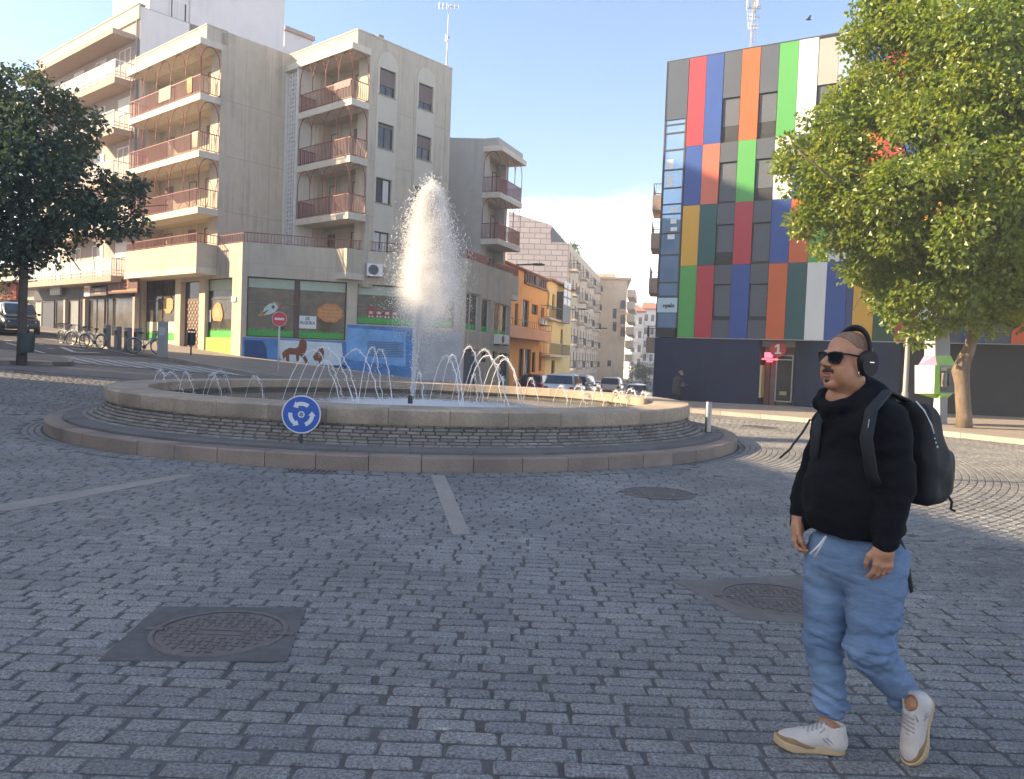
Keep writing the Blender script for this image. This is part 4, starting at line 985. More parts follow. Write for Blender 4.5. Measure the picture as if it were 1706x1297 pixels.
M_or2 = mat('sign_orange', (.60, .20, .08), .5)
b = MB(); h = r[3] - r[2]; w = r[1] - r[0]; cs = r[0] + w * .38
for (a, c2, e, f) in ((-.28, .28, .32, .26), (-.28, -.22, .32, -.2), (-.28, .28, -.2, -.14), (.22, .28, .05, -.2), (0, .28, .05, .0)):
    b.wquad(PA, cs + min(a, c2), cs + max(a, c2), (r[2] + r[3]) / 2 + min(e, f) + .1, (r[2] + r[3]) / 2 + max(e, f) + .1, .556)
b.wquad(PA, r[0] + .1, r[1] - .5, r[2] + .1, r[2] + .22, .556); b.wquad(PA, r[0] + w * .60, r[0] + w * .62, r[2] + .3, r[3] - .05, .556); b.build('sign_emblem', M_or2, o)
o, r = sign('shop_sign', 83, 478, 100, 491, .4, mat('sign_greyblue', (.28, .31, .36), .6), A)
b = MB()
for k in range(4): b.wquad(PA, r[0] + .25 + k * .4, r[0] + .45 + k * .4, r[2] + .15, r[3] - .15, .405)
b.build('sign_picture', mat('sign_pale', (.5, .5, .52), .6), o)
# lower house beyond, with its red shop
eo = PA.P(AEND + .1, 0); W2 = Wall((eo.x, eo.y), -50); far = thing('terraced_house', 'low ochre house with a red shopfront beyond the cream block', 'house', (eo.x, eo.y, 0))
b = MB(); z2 = W2.hit(30, 440)[1]; b.obox(W2.P(0, -1, -.3), W2.P(16, 0) - W2.P(0, 0), Vector((-W2.n[0] * 9, -W2.n[1] * 9, 0)), Vector((0, 0, z2 + 1))); b.build('wall', M_wallB, far)
for k in range(5): win(far, W2, (1 + k * 2.6, 2.3 + k * 2.6, z2 - 1.9, z2 - .5), -.27, .06, 1, shutter=.3 if k % 2 else 0)
b = MB(); r = W2.rect(0, 472, 33, 500); b.wbox(W2, r[0], 14, r[2], r[3], -.29, .25); b.build('shop_fascia', mat('red_fascia', (.30, .045, .03), .6, var=.1, scale=2), far)
b = MB(); b.wquad(W2, .3, 14, r[2] - 2.6, r[2] - .02, -.28); b.build('shop_window', M_shopdark, far)
b = MB(); b.wbox(W2, 0, 14.2, r[3] + .02, r[3] + .3, -.29, 1.0); b.build('ledge', M_trimB, far)
# low building seen behind the two ochre blocks
p = at(474, 70, 58); t = thing('roof_pavilion', 'grey flat roofed attic seen over the stair lattice', 'building', p)
W3 = Wall((p.x, p.y), AR); b = MB(); r = W3.rect(474, 59, 520, 84); b.obox(W3.P(r[0], 10, 0), W3.P(r[1], 0) - W3.P(r[0], 0), Vector((-W3.n[0] * 6, -W3.n[1] * 6, 0)), Vector((0, 0, r[3] - 10))); b.build('wall', M_gable, t)
b = MB(); b.wbox(W3, r[0] - .1, r[1] + .1, r[3], r[3] + .3, -6, .2); b.build('roof_edge', M_trimA, t)
# ---------------------------------------------------------------- houses along the street that falls away
pc = at(806, 250, 50.5)
CE = Wall((pc.x, pc.y), -88); CS = Wall((pc.x, pc.y), 22)
Cb = thing('apartment_building', 'narrow grey ended block with red railed corner balconies beside the white plume', 'building', (pc.x, pc.y, 0))
CSE = CS.hit(868, 320, 1.2)[0]
zcs = [CS.hit(838, y, 1.2)[1] for y in (322, 400)]; stC = zcs[0] - zcs[1]; zc = [zcs[1] - stC, zcs[1], zcs[0]]
zcor = CS.hit(838, 243, 1.2)[1]; ztc = CS.hit(832, 229, 1.0)[1]
b = MB(); b.wquad(CE, -.0, 9, 0, ztc, 0)
CSL = CSE + .6
hC = [(1.0, CSL - .4, z + .02, (zc + [zcor])[i + 1] - TH - .02) for i, z in enumerate(zc)]
b.wholes(CS, 0, CSL, -3, ztc - .1, hC, .7)
for h in hC: b.wquad(CS, h[0], h[1], h[2], h[3], -.7)
b.wbox(CS, -.003, CSL, zcor + .003, ztc, -.3, 1.0)
far_c = CS.P(CSL, 0); dd = Vector((CE.d[0], CE.d[1], 0))
b.quad((far_c.x, far_c.y, -3), tuple((far_c + dd * 9)[:2]) + (-3,), tuple((far_c + dd * 9)[:2]) + (ztc,), (far_c.x, far_c.y, ztc))
cap(b, [Q(CS, 0), Q(CS, CSL), tuple((far_c + dd * 9)[:2]), Q(CE, 9)], ztc - .15)
zb = zc[0] - .4
b.wbox(CS, 0, CSL - .4, zb, zb + 1.25, 0, 1.2)
M_wallC = mat('grey_ochre_concrete', (0.43, 0.41, 0.38), 0.85, var=.06, scale=2, var2=.1, scale2=.5, stain=.35, dirt=(.2, .2, .2))
b.build('wall', M_wallC, Cb)
b = MB(); b.wbox(CS, -.03, CSL - .37, zb - .3, zb + .02, -.01, 1.24); b.build('balcony', M_trimB, Cb)
b = MB(); railing(b, CS, .04, CSL - .45, zb + 1.25, zb + 1.8, 0, 1.15, (True, True), .09, bar=.035); b.build('terrace_railing', M_redrail, Cb)
b = MB(); b.wbox(CS, -.04, CSL, zcor - TH, zcor, -.02, 1.28); b.build('cornice', M_trimB, Cb)
for i, z in enumerate(zc):
    if i: balcony(Cb, CS, 0, CSL - .35, z, 1.2, TH, .98, 3, (True, True), (zc + [zcor])[i + 1] - TH, step=.09)
    for s in (1.4, 3.0): win(Cb, CS, (s, s + .75, z + .05, z + 2.05), -.66, .05, 0, fm=M_fr_brown, name='balcony_door')
# a generic street house with openings taken from the photograph
def street_house(label, o, ang, S, z0, z1, m, depth=10, cat='house', name='terraced_house', roofm=None, wins=(), flip=False):
    W = Wall(o, ang)
    if flip: W.n = -W.n
    t = thing(name, label, cat, (W.o[0], W.o[1], 0)); b = MB()
    holes = [w[:4] for w in wins]
    b.wholes(W, 0, S, z0, z1, holes, .2)
    n3 = Vector((-W.n[0] * depth, -W.n[1] * depth, 0)); p0, p1 = W.P(0, 0), W.P(S, 0)
    for p in (p0, p1): b.quad(p + Vector((0, 0, z0)), p + n3 + Vector((0, 0, z0)), p + n3 + Vector((0, 0, z1)), p + Vector((0, 0, z1)))
    cap(b, [p0, p1, p1 + n3, p0 + n3], z1 - .05); b.build('wall', m, t)
    for w in wins: win(t, W, w[:4], -.15, .06, 1 if w[1] - w[0] > .9 else 0, fm=w[4] if len(w) > 4 else M_fr_brown, shutter=w[5] if len(w) > 5 else 0, sm=M_blind)
    return t, W
M_orangeW = mat('orange_render', (0.80, 0.43, 0.14), 0.85, var=.08, scale=2, stain=.25, dirt=(.35, .2, .1))
M_peachW = mat('peach_render', (0.74, 0.44, 0.28), 0.85, var=.08, scale=2, stain=.3, dirt=(.3, .2, .15))
M_yellowW = mat('yellow_render', (0.82, 0.64, 0.27), 0.85, var=.08, scale=2, stain=.25, dirt=(.4, .3, .2))
M_beigeW = mat('beige_render', (0.70, 0.54, 0.39), 0.85, var=.06, scale=1.2, stain=.35, dirt=(.28, .22, .18))
M_tanW = mat('tan_render', (0.74, 0.55, 0.37), 0.85, var=.06, scale=1.2, stain=.3, dirt=(.3, .24, .18))
M_tile = mat('roof_tile', (0.30, 0.12, 0.075), .8, var=.25, scale=5)
pd = CS.P(CSL, 0) + Vector((-.5, .6, 0))
Wd = Wall((pd.x, pd.y), 17)
zD = Wd.hit(862, 447)[1]
sD = Wd.hit(912, 500)[0]
def wr(W, l, *extra): return [W.rect(*q) + extra for q in l]
wD = wr(Wd, [(858, 505, 863, 542), (870, 499, 881, 545), (886, 507, 896, 524), (902, 512, 906, 530), (864, 580, 872, 640), (886, 586, 892, 620), (898, 586, 902, 618)]) + wr(Wd, [(873, 581, 884, 640)])
tD, _ = street_house('two storey orange house with a curved peach balcony and dark roof lattice', (pd.x, pd.y), 17, sD, -3, zD, M_orangeW, wins=wD)
b = MB(); r = Wd.rect(855, 543, 918, 560); zf = Wd.hit(880, 547, 1.0)[1]; ze = Wd.hit(880, 562, 1.0)[1]; sA, sB = .2, Wd.hit(919, 555, 1.0)[0]
b.wbox(Wd, sA, sB, ze, zf, -.01, 1.0); b.wbox(Wd, sA - .05, sB + .05, ze - .12, ze - .002, -.01, 1.06); o = b.build('balcony', M_peachW, tD)
b = MB(); railing(b, Wd, sA + .02, sB - .02, zf, zf + .55, .02, .98, (True, True), .5); b.build('railing', M_black, o)
b = MB(); sp0, sp1 = Wd.hit(873, 470)[0], Wd.hit(911, 470)[0]
for k in range(10): x = sp0 + (sp1 - sp0) * k / 10; b.wbox(Wd, x, x + .25, zD - .75, zD + .1, .01, .12)
b.wbox(Wd, sp0, sp1, zD - .1, zD + .12, .005, .18); b.wbox(Wd, sp0, sp1, zD - .9, zD - .75, .005, .18)
sm = Wd.hit(892, 463)[0]; b.wpoly(Wd, [(sm + .55 * math.cos(k), zD - .3 + .5 * math.sin(k)) for k in np.linspace(0, 6.283, 17)[:-1]], .01, .2); b.build('roof_lattice', mat('dark_lattice', (.16, .12, .11), .7), tD)
b = MB(); b.wbox(Wd, -.1, sD, zD, zD + .12, -1.5, .3); b.build('eaves', M_tile, tD)
ac_unit(Wd, Wd.rect(897, 531, 905, 541), .01, 'white air conditioner above the peach balcony of the orange house', .35)
b = MB()
for y in (556, 561, 568): pass
po = Wd.P(sD + .02, 0); Wy = Wall((po.x, po.y), 15.2); sY = Wy.hit(953, 520)[0]; zY = Wy.hit(914, 466)[1]
wY = wr(Wy, [(911, 485, 915, 515), (920, 490, 924, 516), (929, 496, 932, 520), (935, 496, 938, 524), (918, 600, 924, 640), (934, 548, 938, 573)])
tY, _ = street_house('narrow yellow house with thin iron balconies and a dark glazed bay', (po.x, po.y), 15.2, sY, -3, zY, M_yellowW, wins=wY)
for (x0, x1, yz) in ((916, 936, 531), (916, 950, 592)):
    a, c2 = Wy.hit(x0, yz, .8)[0], Wy.hit(x1, yz, .8)[0]; z = Wy.hit((x0 + x1) / 2, yz, .8)[1]; balcony(tY, Wy, a, c2, z, .8, .15, 1.0, None, mrail=M_black, step=.2)
r = Wy.rect(938, 488, 951, 538, .6); b = MB(); b.wbox(Wy, r[0], r[1], r[2], r[3], 0, .6); o = b.build('glazed_bay', mat('bay_dark', (.06, .06, .065), .5), tY)
b = MB()
for k in range(3):
    for q in range(2): b.wquad(Wy, r[0] + .2 + q * (r[1] - r[0]) * .48, r[0] + (r[1] - r[0]) * (.45 + q * .48), r[2] + 1.6 + k * .75, r[2] + 2.2 + k * .75, .605)
b.build('pane', M_glass, o)
b = MB(); b.wbox(Wy, -.05, sY, zY, zY + .14, -1.2, .4); b.build('eaves', M_tile, tY)
# beige block with the bare gable
ph = at(948, 420, 92); Wh = Wall((ph.x, ph.y), 11.8); Wg = Wall((ph.x, ph.y), -86)
zH = Wh.hit(949, 406)[1]; sH = Wh.hit(1003, 470)[0]
wins = []; bal = []
rs = random.Random(5)
rows = [zH - 1.6 - k * 2.85 for k in range(6)]
ncol = 12
for i, z in enumerate(rows):
    for k in range(ncol):
        s = .8 + k * (sH - 1.5) / ncol
        wins.append((s, s + 1.15, z - .65 if k % 3 else z - 1.2, z + .75, M_fr_brown, rs.choice((0, 0, .4, .8))))
        if k % 3 == 0 : bal.append((s - .9, s + 2.0, z - 1.25))
tH, _ = street_house('tall beige block with many small balconies and a bare stone gable', (ph.x, ph.y), 11.8, sH, -4, zH, M_beigeW, cat='building', name='apartment_building', wins=wins)
for (a, c2, z) in bal: balcony(tH, Wh, max(a, 0.05), min(c2, sH - .1), z, 1.0, .22, .95, None, mrail=M_fr_dark, mslab=M_beigeW, step=.25)
M_stone = bpy.data.materials.new('gable_blocks'); M_stone.use_nodes = True
def _st():
    t = M_stone.node_tree; p = t.nodes['Principled BSDF']; geo = N(t, 'ShaderNodeNewGeometry'); mp = N(t, 'ShaderNodeMapping'); mp.inputs['Rotation'].default_value = (R(90), 0, 0)
    br = N(t, 'ShaderNodeTexBrick', i_Scale=1.0); br.inputs['Color1'].default_value = (.62, .53, .50, 1); br.inputs['Color2'].default_value = (.55, .46, .43, 1); br.inputs['Mortar'].default_value = (.30, .26, .25, 1)
    br.inputs['Brick Width'].default_value = 1.3; br.inputs['Row Height'].default_value = .62; br.inputs['Mortar Size'].default_value = .05
    t.links.new(geo.outputs['Position'], mp.inputs[0]); t.links.new(mp.outputs[0], br.inputs[0]); t.links.new(br.outputs[0], p.inputs['Base Color']); p.inputs['Roughness'].default_value = .9
_st()
b = MB(); pts = [Wg.hit(x, y) for x, y in ((947, 405), (944, 405), (918, 374), (868, 359), (848, 352))]
pts = [(0.02, -3)] + pts + [(pts[-1][0], -3)]
b.wpoly(Wg, pts, -.4, .03); b.build('gable_wall', M_stone, tH)
b = MB(); a = [Wg.hit(x, y) for x, y in ((917, 373), (944, 404))]; b.wpoly(Wg, [Wg.hit(x, y) for x, y in ((917, 385), (920, 377), (942, 403), (918, 403))], .03, .06); b.build('attic_glazing', M_glass, tH)
# roof plants and aerials on the beige block
b = MB()
for k in range(5): p = Wh.P(1.0 + k * 2.2, zH, -1.2); b.tube([p, p + Vector((0, 0, 1.2 + .8 * (k % 3)))], .04, 5)
b.build('roof_aerial', M_fr_dark, tH)
b = MB(); rs2 = np.random.RandomState(4)
for k in range(700):
    p = Wh.P(7 + 7 * rs2.rand(), zH + 1.0 * rs2.rand() ** 1.5 * 1.6, -.3 - 1.2 * rs2.rand()); v = Vector(rs2.randn(3)) * .16; w = Vector(rs2.randn(3)) * .16
    b.add([p, p + v, p + w], [(0, 1, 2)])
o = b.build('roof_garden_plant', mat('hedge_green', (.07, .12, .06), .8), tH)
# tan block further down
pi_ = at(1045, 480, 128); We = Wall((pi_.x, pi_.y), -84); Ws = Wall((pi_.x, pi_.y), 10); zI = We.hit(1044, 466)[1]
sI = We.hit(1000, 480)[0]
wI = [We.rect(*q) + (M_fr_dark, .2) for q in ((1021, 514, 1027, 530), (1021, 536, 1027, 552), (1034, 500, 1041, 514), (1034, 524, 1041, 539), (1034, 545, 1041, 560), (1012, 600, 1018, 610))]
tI, _ = street_house('tan block with a pale end wall closing the view down the street', (pi_.x, pi_.y), -84, sI + 6, -5, zI, M_tanW, cat='building', name='apartment_building', wins=wI, depth=22)
for y in (515, 540, 561): a = We.hit(1042, y, 1)[0]; c2 = We.hit(1033, y, 1)[0]; balcony(tI, We, min(a, c2), max(a, c2), We.hit(1037, y, 1)[1], 1.0, .25, 1.0, None, mrail=M_fr_dark, mslab=M_tanW, step=.3)
b = MB()
for k, y in enumerate((500, 520, 540, 560, 580, 600)):
    z = Ws.hit(1048, y)[1]; b.wbox(Ws, .5, 14, z - .3, z + .9, .02, 1.3)
b.build('balcony', M_beigeW, tI)
b = MB(); b.wbox(We, -.6, sI + 5, zI, zI + .35, -20, .5); b.build('cornice', M_trimA, tI)
b = MB(); r = We.rect(1000, 452, 1026, 465); b.wbox(We, r[0], r[1] + 3, zI, r[3], -14, -3); b.build('penthouse', M_tanW, tI)
# white blocks with tiled roofs at the bottom of the street
for (x0, x1, yt, Y, lab, nc) in ((1048, 1069, 520, 168, 'far white block with terracotta roof and loggias', 2), (1068, 1100, 516, 176, 'farthest white block with terracotta roof partly behind the slate wall', 3)):
    p = at(x0, 600, Y); W = Wall((p.x, p.y), 88); S = W.hit(x1, 600)[0]; zt = W.hit((x0 + x1) / 2, yt)[1]
    ws = []
    for i in range(7):
        for k in range(nc): s = S * (k + .25) / nc; z = zt - 2.2 - i * 2.9; ws.append((s, s + S / nc * .55, z - .4, z + 1.2, M_fr_dark, .2 if (i + k) % 2 else .6))
    t, _ = street_house(lab, (p.x, p.y), 88, S, -6, zt, mat('far_white', (.72, .66, .60), .85), cat='building', name='apartment_building', wins=ws, depth=12)
    b = MB()
    for i in range(7): z = zt - 2.9 - i * 2.9; b.wbox(W, .3, S - .3, z - .5, z + .4, .0, .7)
    b.build('balcony', mat('far_white', (.6, .55, .5)), t)
    b = MB(); b.obox(W.P(-.5, zt + .003, .5), W.P(S + 1, 0) - W.P(0, 0), Vector((-W.n[0] * 12, -W.n[1] * 12, 0)), Vector((0, 0, .35)));
    q = [W.P(-.5, zt + .36, .5), W.P(S + .5, zt + .36, .5), W.P(S * .8, zt + 2, -5), W.P(S * .2, zt + 2, -5)]; b.quad(*q); b.build('roof', mat('far_tile', (.42, .16, .09), .8), t)
# block behind the coloured one: only its balconies show past the corner
pl = at(1103, 400, 53); tL, Wl = street_house('brown block whose balconies stick out behind the slate corner', (pl.x, pl.y), 12, 16, -3, 13, M_tanW, cat='building', name='apartment_building', flip=True)
for (yt, yb) in ((350, 375), (417, 441), (487, 510), (560, 590)):
    z = Wl.hit(1092, yb, .75)[1]; balcony(tL, Wl, .3, 3.4, z + .9, .75, 1.0, .75, None, mrail=M_fr_dark, mslab=M_trimA, step=.15)
# ---------------------------------------------------------------- the building with coloured panels
pk = at(1086, 668, 38); WK = Wall((pk.x, pk.y), -58.5 + 180)      # s grows to the right, towards us
WKs = Wall((pk.x, pk.y), 31.5)
if WKs.n[0] > 0: WKs.n = -WKs.n
Kb = thing('office_building', 'office block clad in tall bright coloured panels over a slate ground floor', 'building', (pk.x, pk.y, 0))
M_slate = mat('slate_cladding', (0.008, 0.021, 0.060), 0.7, var=.14, scale=1.6, stretch=(6, 6, .5), bump=.1, bscale=8, var2=.2, scale2=.8, spec=.3)
M_slate2 = mat('slate_dark', (0.018, 0.022, 0.028), 0.6, var=.15, scale=2, var2=.15, scale2=.7)
PCOL = {}
def pm(n, c): PCOL[n] = mat('panel_' + n, c, 0.38, var=.04, scale=1.0, var2=.05, scale2=.35, spec=.4)
for n, c in dict(red=(.42, .035, .055), blue=(.025, .075, .29), grey=(.075, .088, .112), orange=(.56, .115, .035), green=(.085, .33, .085), white=(.66, .67, .66), beige=(.36, .34, .31), yellow=(.62, .34, .045), teal=(.012, .085, .095), salmon=(.58, .14, .09), dgreen=(.016, .07, .045), navy=(.03, .06, .17), slate=(.058, .076, .108), pane=(.30, .38, .46)).items(): pm(n, c)
ZR = [2.90, 6.22, 9.00, 11.73, 15.75]
E0, EW, KN = 1.10, 0.812, 26
KS = E0 + EW * KN
edge = lambda k: E0 + EW * k + (0.27 if k >= 9 else 0)
ROWS = ['green red grey blue grey orange teal white blue yellow dgreen red white grey blue grey orange green red grey blue grey orange white green blue',
        'yellow teal grey red grey blue orange green white blue red grey yellow orange grey green blue red grey orange grey white red blue grey green',
        'blue salmon grey green grey white blue red grey orange red blue orange grey green red grey yellow blue grey red orange grey green white blue',
        'red blue grey orange grey green white beige pane blue red grey green orange grey blue white red grey green orange grey blue red white grey']
b = MB(); b.wbox(WK, 0.02, KS, ZR[0] + .02, ZR[4] - .1, -12, -.10); b.wbox(WK, 0.02, 1.0, ZR[0] + .01, ZR[0] + .45, -.1, -.02); b.wbox(WK, 0, KS, ZR[4] - .1, ZR[4] + .06, -12, -.02)
b.wbox(WKs, .1, 11.8, ZR[0], ZR[4] - .2, -.3, -.0)
b.build('wall', M_slate2, Kb)
sd0, sd1 = WK.hit(1264, 620)[0], WK.hit(1320, 620)[0]
b = MB(); b.wbox(WK, 0, sd0, -1, ZR[0] - .03, -11.9, -.03); b.build('slate_wall', M_slate, Kb)
sx1 = WK.hit(1345, 620)[0]
b = MB(); b.wbox(WK, sd1 + .0, sx1, -1, ZR[0] - .03, -3, -.5); b.wbox(WK, sx1, WK.hit(1500, 600)[0], -1, ZR[0] - .03, -3, -.03); b.build('slate_wall', M_slate, Kb)
b = MB(); b.wbox(WK, WK.hit(1500, 600)[0], KS, -1, ZR[0] - .03, -3, -.25); b.build('slate_wall', M_slate2, Kb)
b = MB(); b.wbox(WK, E0 - .02, KS, ZR[0] - .03, ZR[0] - .003, -.3, .03); b.build('drip_rail', mat('alu', (.45, .45, .46), .4, metal=.5), Kb)
b = MB()
for s in list(np.arange(1.1, sd0 - .3, 1.3)) + list(np.arange(sx1 + 1.2, KS, 1.5)): b.wbox(WK, s, s + .018, 0, ZR[0] - .04, -.04 if s < WK.hit(1500, 600)[0] else -.26, -.027 if s < WK.hit(1500, 600)[0] else -.247)
b.build('cladding_joint', M_slate2, Kb)
for ri in range(4):
    cols = ROWS[ri].split()
    for k in range(KN):
        c = cols[k]; a, e = edge(k) + .008, edge(k + 1) - .008
        if k == 8: e -= .27
        z0, z1 = ZR[ri] + .006, ZR[ri + 1] - .006
        if c == 'grey' or c == 'beige':
            zz = {0: (3.72, 5.35), 1: (6.30, 8.05), 2: (9.05, 10.85), 3: (11.85, 13.72)}[ri]
            b = MB(); b.wbox(WK, a, e, zz[1], z1, -.1, -.02 if k % 2 else -.012); b.build('panel', PCOL[c], Kb)
            if zz[0] - z0 > .2: b = MB(); b.wbox(WK, a, e, z0, zz[0], -.1, -.02); b.build('panel', PCOL[c], Kb)
            if ri == 3 or (ri + k) % 3: win(Kb, WK, (a + .02, e - .02, zz[0], zz[1]), -.10, .04, 0, fm=M_fr_dark, gm=M_glass, shutter=.68 if ri == 3 else (.9 if ri == 0 else 1.0), sm=M_blindg)
            else: win(Kb, WK, (a + .02, e - .02, zz[0], zz[1]), -.10, .04, 0, fm=M_fr_dark, gm=M_glass, shutter=.72, sm=M_blindg)
        else:
            b = MB(); b.wbox(WK, a, e, z0, z1, -.09, .0 + .004 * (k % 2)); b.build('panel', PCOL[c], Kb)
b = MB(); b.wbox(WK, edge(9) - .265, edge(9) - .01, ZR[0] + .006, ZR[1] - .006, -.09, -.01); b.build('panel', PCOL['navy'], Kb)
# glazed corner
b = MB(); b.wbox(WK, .0, E0 - .02, 13.05, ZR[4] - .004, -.1, .0); b.wbox(WKs, .0, 1.1, 13.05, ZR[4] - .004, -.1, .0); b.build('corner_panel', PCOL['slate'], Kb)
M_cglass = glass_mat('corner_glass', (.18, .30, .48), .03, .2, .6, (.26, .38, .55)); MATS['corner_glass'].node_tree.nodes['Principled BSDF'].inputs['Metallic'].default_value = .55
zp = [WK.hit(1112, y)[1] for y in (181, 208, 222, 250, 283, 313, 340, 356, 388, 424, 470, 493)]
b = MB()
for z in zp[1:] + [zp[0]]: b.wbox(WK, .03, E0 - .03, z - .03, z + .03, -.09, -.02)
b.wbox(WK, .0, .07, ZR[0] + .4, 13.05, -.1, -.005); b.wbox(WK, E0 - .10, E0 - .02, ZR[0] + .46, 13.05, -.09, -.008); fr = b.build('corner_window', M_fr_dark, Kb)
b = MB(); b.wquad(WK, .07, E0 - .1, ZR[0] + .45, 13.05, -.06); b.build('pane', M_cglass, fr)
b = MB(); b.wquad(WKs, .05, 2.0, ZR[0] + .45, 13.05, .01); b.build('side_pane', M_cglass, fr)
b = MB(); rs = random.Random(2)
for (x0, y0, x1, y1) in ((1110, 265, 1122, 281), (1110, 290, 1121, 311), (1116, 345, 1128, 352), (1117, 364, 1127, 372), (1117, 378, 1128, 384), (1112, 390, 1124, 398)):
    r = WK.rect(x0, y0, x1, y1, -.05); b.wquad(WK, *r, -.055)
b.build('corner_blind', mat('pale_blind', (.72, .74, .74), .6), fr)  # plain pale blinds in the corner glazing
rsn = WK.rect(1093, 496, 1127, 520); rsn = (.06, E0 - .06, rsn[2], rsn[3]); b = MB(); b.wbox(WK, *rsn, -.055, .012); sg = b.build('company_sign', mat('sign_paleblue', (.42, .56, .62), .5), Kb)
b = MB(); wtext(b, WK, '::', (rsn[0] + rsn[1]) / 2 - .30, (rsn[2] + rsn[3]) / 2 - .03, .016, .24, bold=-.002); wtext(b, WK, 'npalo', (rsn[0] + rsn[1]) / 2 + .08, (rsn[2] + rsn[3]) / 2 - .02, .016, .26, bold=.012); b.build('sign_lettering', M_black, sg)
# entrance
M_wood = mat('red_wood', (.17, .055, .03), .55, var=.25, scale=5, stretch=(6, 6, .6)); zd = ZR[0] - .05
b = MB(); b.wquad(WK, sd0, sd1, -1, zd, -1.0); b.wbox(WK, sd0, sd1, zd - .28, zd, -1, -.35); b.build('porch', mat('porch_wall', (.20, .19, .17), .8, var=.1, scale=3), Kb)
sm = sd0 + (sd1 - sd0) * .42
b = MB(); b.wbox(WK, sd0 + .12, sm - .28, 0, zd - .75, -.99, -.62); b.build('wood_panel', M_wood, Kb)
b = MB(); b.wbox(WK, sm - .26, sm - .04, 0, zd - .8, -.99, -.7); b.build('mat_panel', mat('pink_grey', (.20, .11, .11), .7, var=.3, scale=6), Kb)
o = win(Kb, WK, (sm, sd1 - .1, .15, zd - .62), -.55, .045, 0, fm=mat('steel_frame', (.42, .40, .37), .35, metal=.6), gm=M_shopdark, name='entrance_door')
b = MB(); b.wbox(WK, sm + .2, sm + .5, .45, .62, -.59, -.575); b.build('doormat_sign', mat('dull_yellow', (.35, .29, .14), .7), o)
b = MB(); b.wbox(WK, sd0 + .02, sd0 + .10, .3, 1.75, -.7, -.1); b.build('yellow_edge', mat('pale_yellow', (.60, .47, .24), .6), Kb)
sn, zn = WK.hit(1296, 581, -.3); b = MB(); b.wpoly(WK, [(sn + .36 * math.cos(k), zn + .36 * math.sin(k)) for k in np.linspace(0, 6.283, 29)[:-1]], -.36, -.30); sg = b.build('number_sign', M_red if False else mat('sign_red', (.50, .05, .045), .5), Kb)
b = MB(); b.wpoly(WK, [(sn + x, zn + z) for x, z in ((-.12, -.22), (.15, -.22), (.15, -.15), (.065, -.15), (.065, .22), (-.02, .22), (-.14, .13), (-.14, .055), (-.035, .11), (-.035, -.15), (-.12, -.15))], -.299, -.29); b.build('numeral', mat('numeral_white', (.75, .72, .68), .5), sg)
b = MB(); s_, z_ = WK.hit(1281, 598, -.4); b.wbox(WK, s_ - .30, s_ + .38, z_ - .03, z_ + .03, -.42, -.38); b.wbox(WK, s_ - .2, s_ + .15, z_ + .06, z_ + .3, -.42, -.39); b.wbox(WK, s_ - .1, s_ + .16, z_ - .12, z_ - .06, -.42, -.39)
b.build('neon_sign', mat('neon', (.5, .03, .04), .5, emit=((1.0, .06, .09), 2.2)), Kb)
b = MB(); b.wbox(WK, sd0 + .2, sd1 - .1, z_ - .02, z_ + .02, -.56, -.43); b.build('tube_light', mat('tube_grey', (.5, .48, .45), .5), Kb)
# plinth step before the wall
# aerial masts
def mast(label, px, ytop, ybase, Y, n, lat=False):
    p = at(px, ybase, Y); q = at(px + (ybase - ytop) * .038, ytop, Y); t = thing('roof_antenna', label, 'antenna', p); b = MB()
    p0 = p - Vector((0, 0, 2.2))
    M_m = mat('mast_steel', (.36, .35, .37), .5, metal=.5)
    if lat:
        for k in range(3):
            a = k * 2.094; o = Vector((.17 * math.cos(a), .17 * math.sin(a), 0)); b.tube([p0 + o, q + o * .5], .022, 5)
        for k in range(12):
            for j in range(3):
                a, c2 = j * 2.094, (j + 1) * 2.094; f0, f1 = k / 12, (k + 1) / 12
                b.tube([p0.lerp(q, f0) + Vector((.17 * math.cos(a), .17 * math.sin(a), 0)) * (1 - f0 * .5), p0.lerp(q, f1) + Vector((.17 * math.cos(c2), .17 * math.sin(c2), 0)) * (1 - f1 * .5)], .012, 4)
    else:
        b.tube([p0, p0.lerp(q, .55)], .05, 6); b.tube([p0.lerp(q, .5), q], .03, 6)
    b.build('mast', M_m, t)
    for k, (f, w) in enumerate(n):
        c = p.lerp(q, f); b = MB(); b.tube([c - Vector((w, 0, 0)), c + Vector((w, .1, 0))], .018, 5)
        for j in range(6): x = -w + 2 * w * j / 5; b.tube([c + Vector((x, -.05, -.22 * (1 - .08 * j))), c + Vector((x, .05, .22 * (1 - .08 * j)))], .012, 4)
        b.build('aerial', M_m, t)
    if lat:
        b = MB(); c = p.lerp(q, .92)
        for k in range(3): a = 1 + k * 2.094; b.box(c + Vector((.3 * math.cos(a), .3 * math.sin(a), 0)), .12, .12, .9, a)
        b.build('panel_aerial', mat('pale_plastic', (.62, .60, .60), .5), t)
    return t
mast('tall thin television aerial on the roof of the ochre block', 744, 8, 108, 46, ((.98, .55), (.45, .12)))
mast('lattice radio mast on the roof of the coloured office block', 1253, -8, 84, 42, ((.62, .3), (.78, .35), (.45, .25)), True)
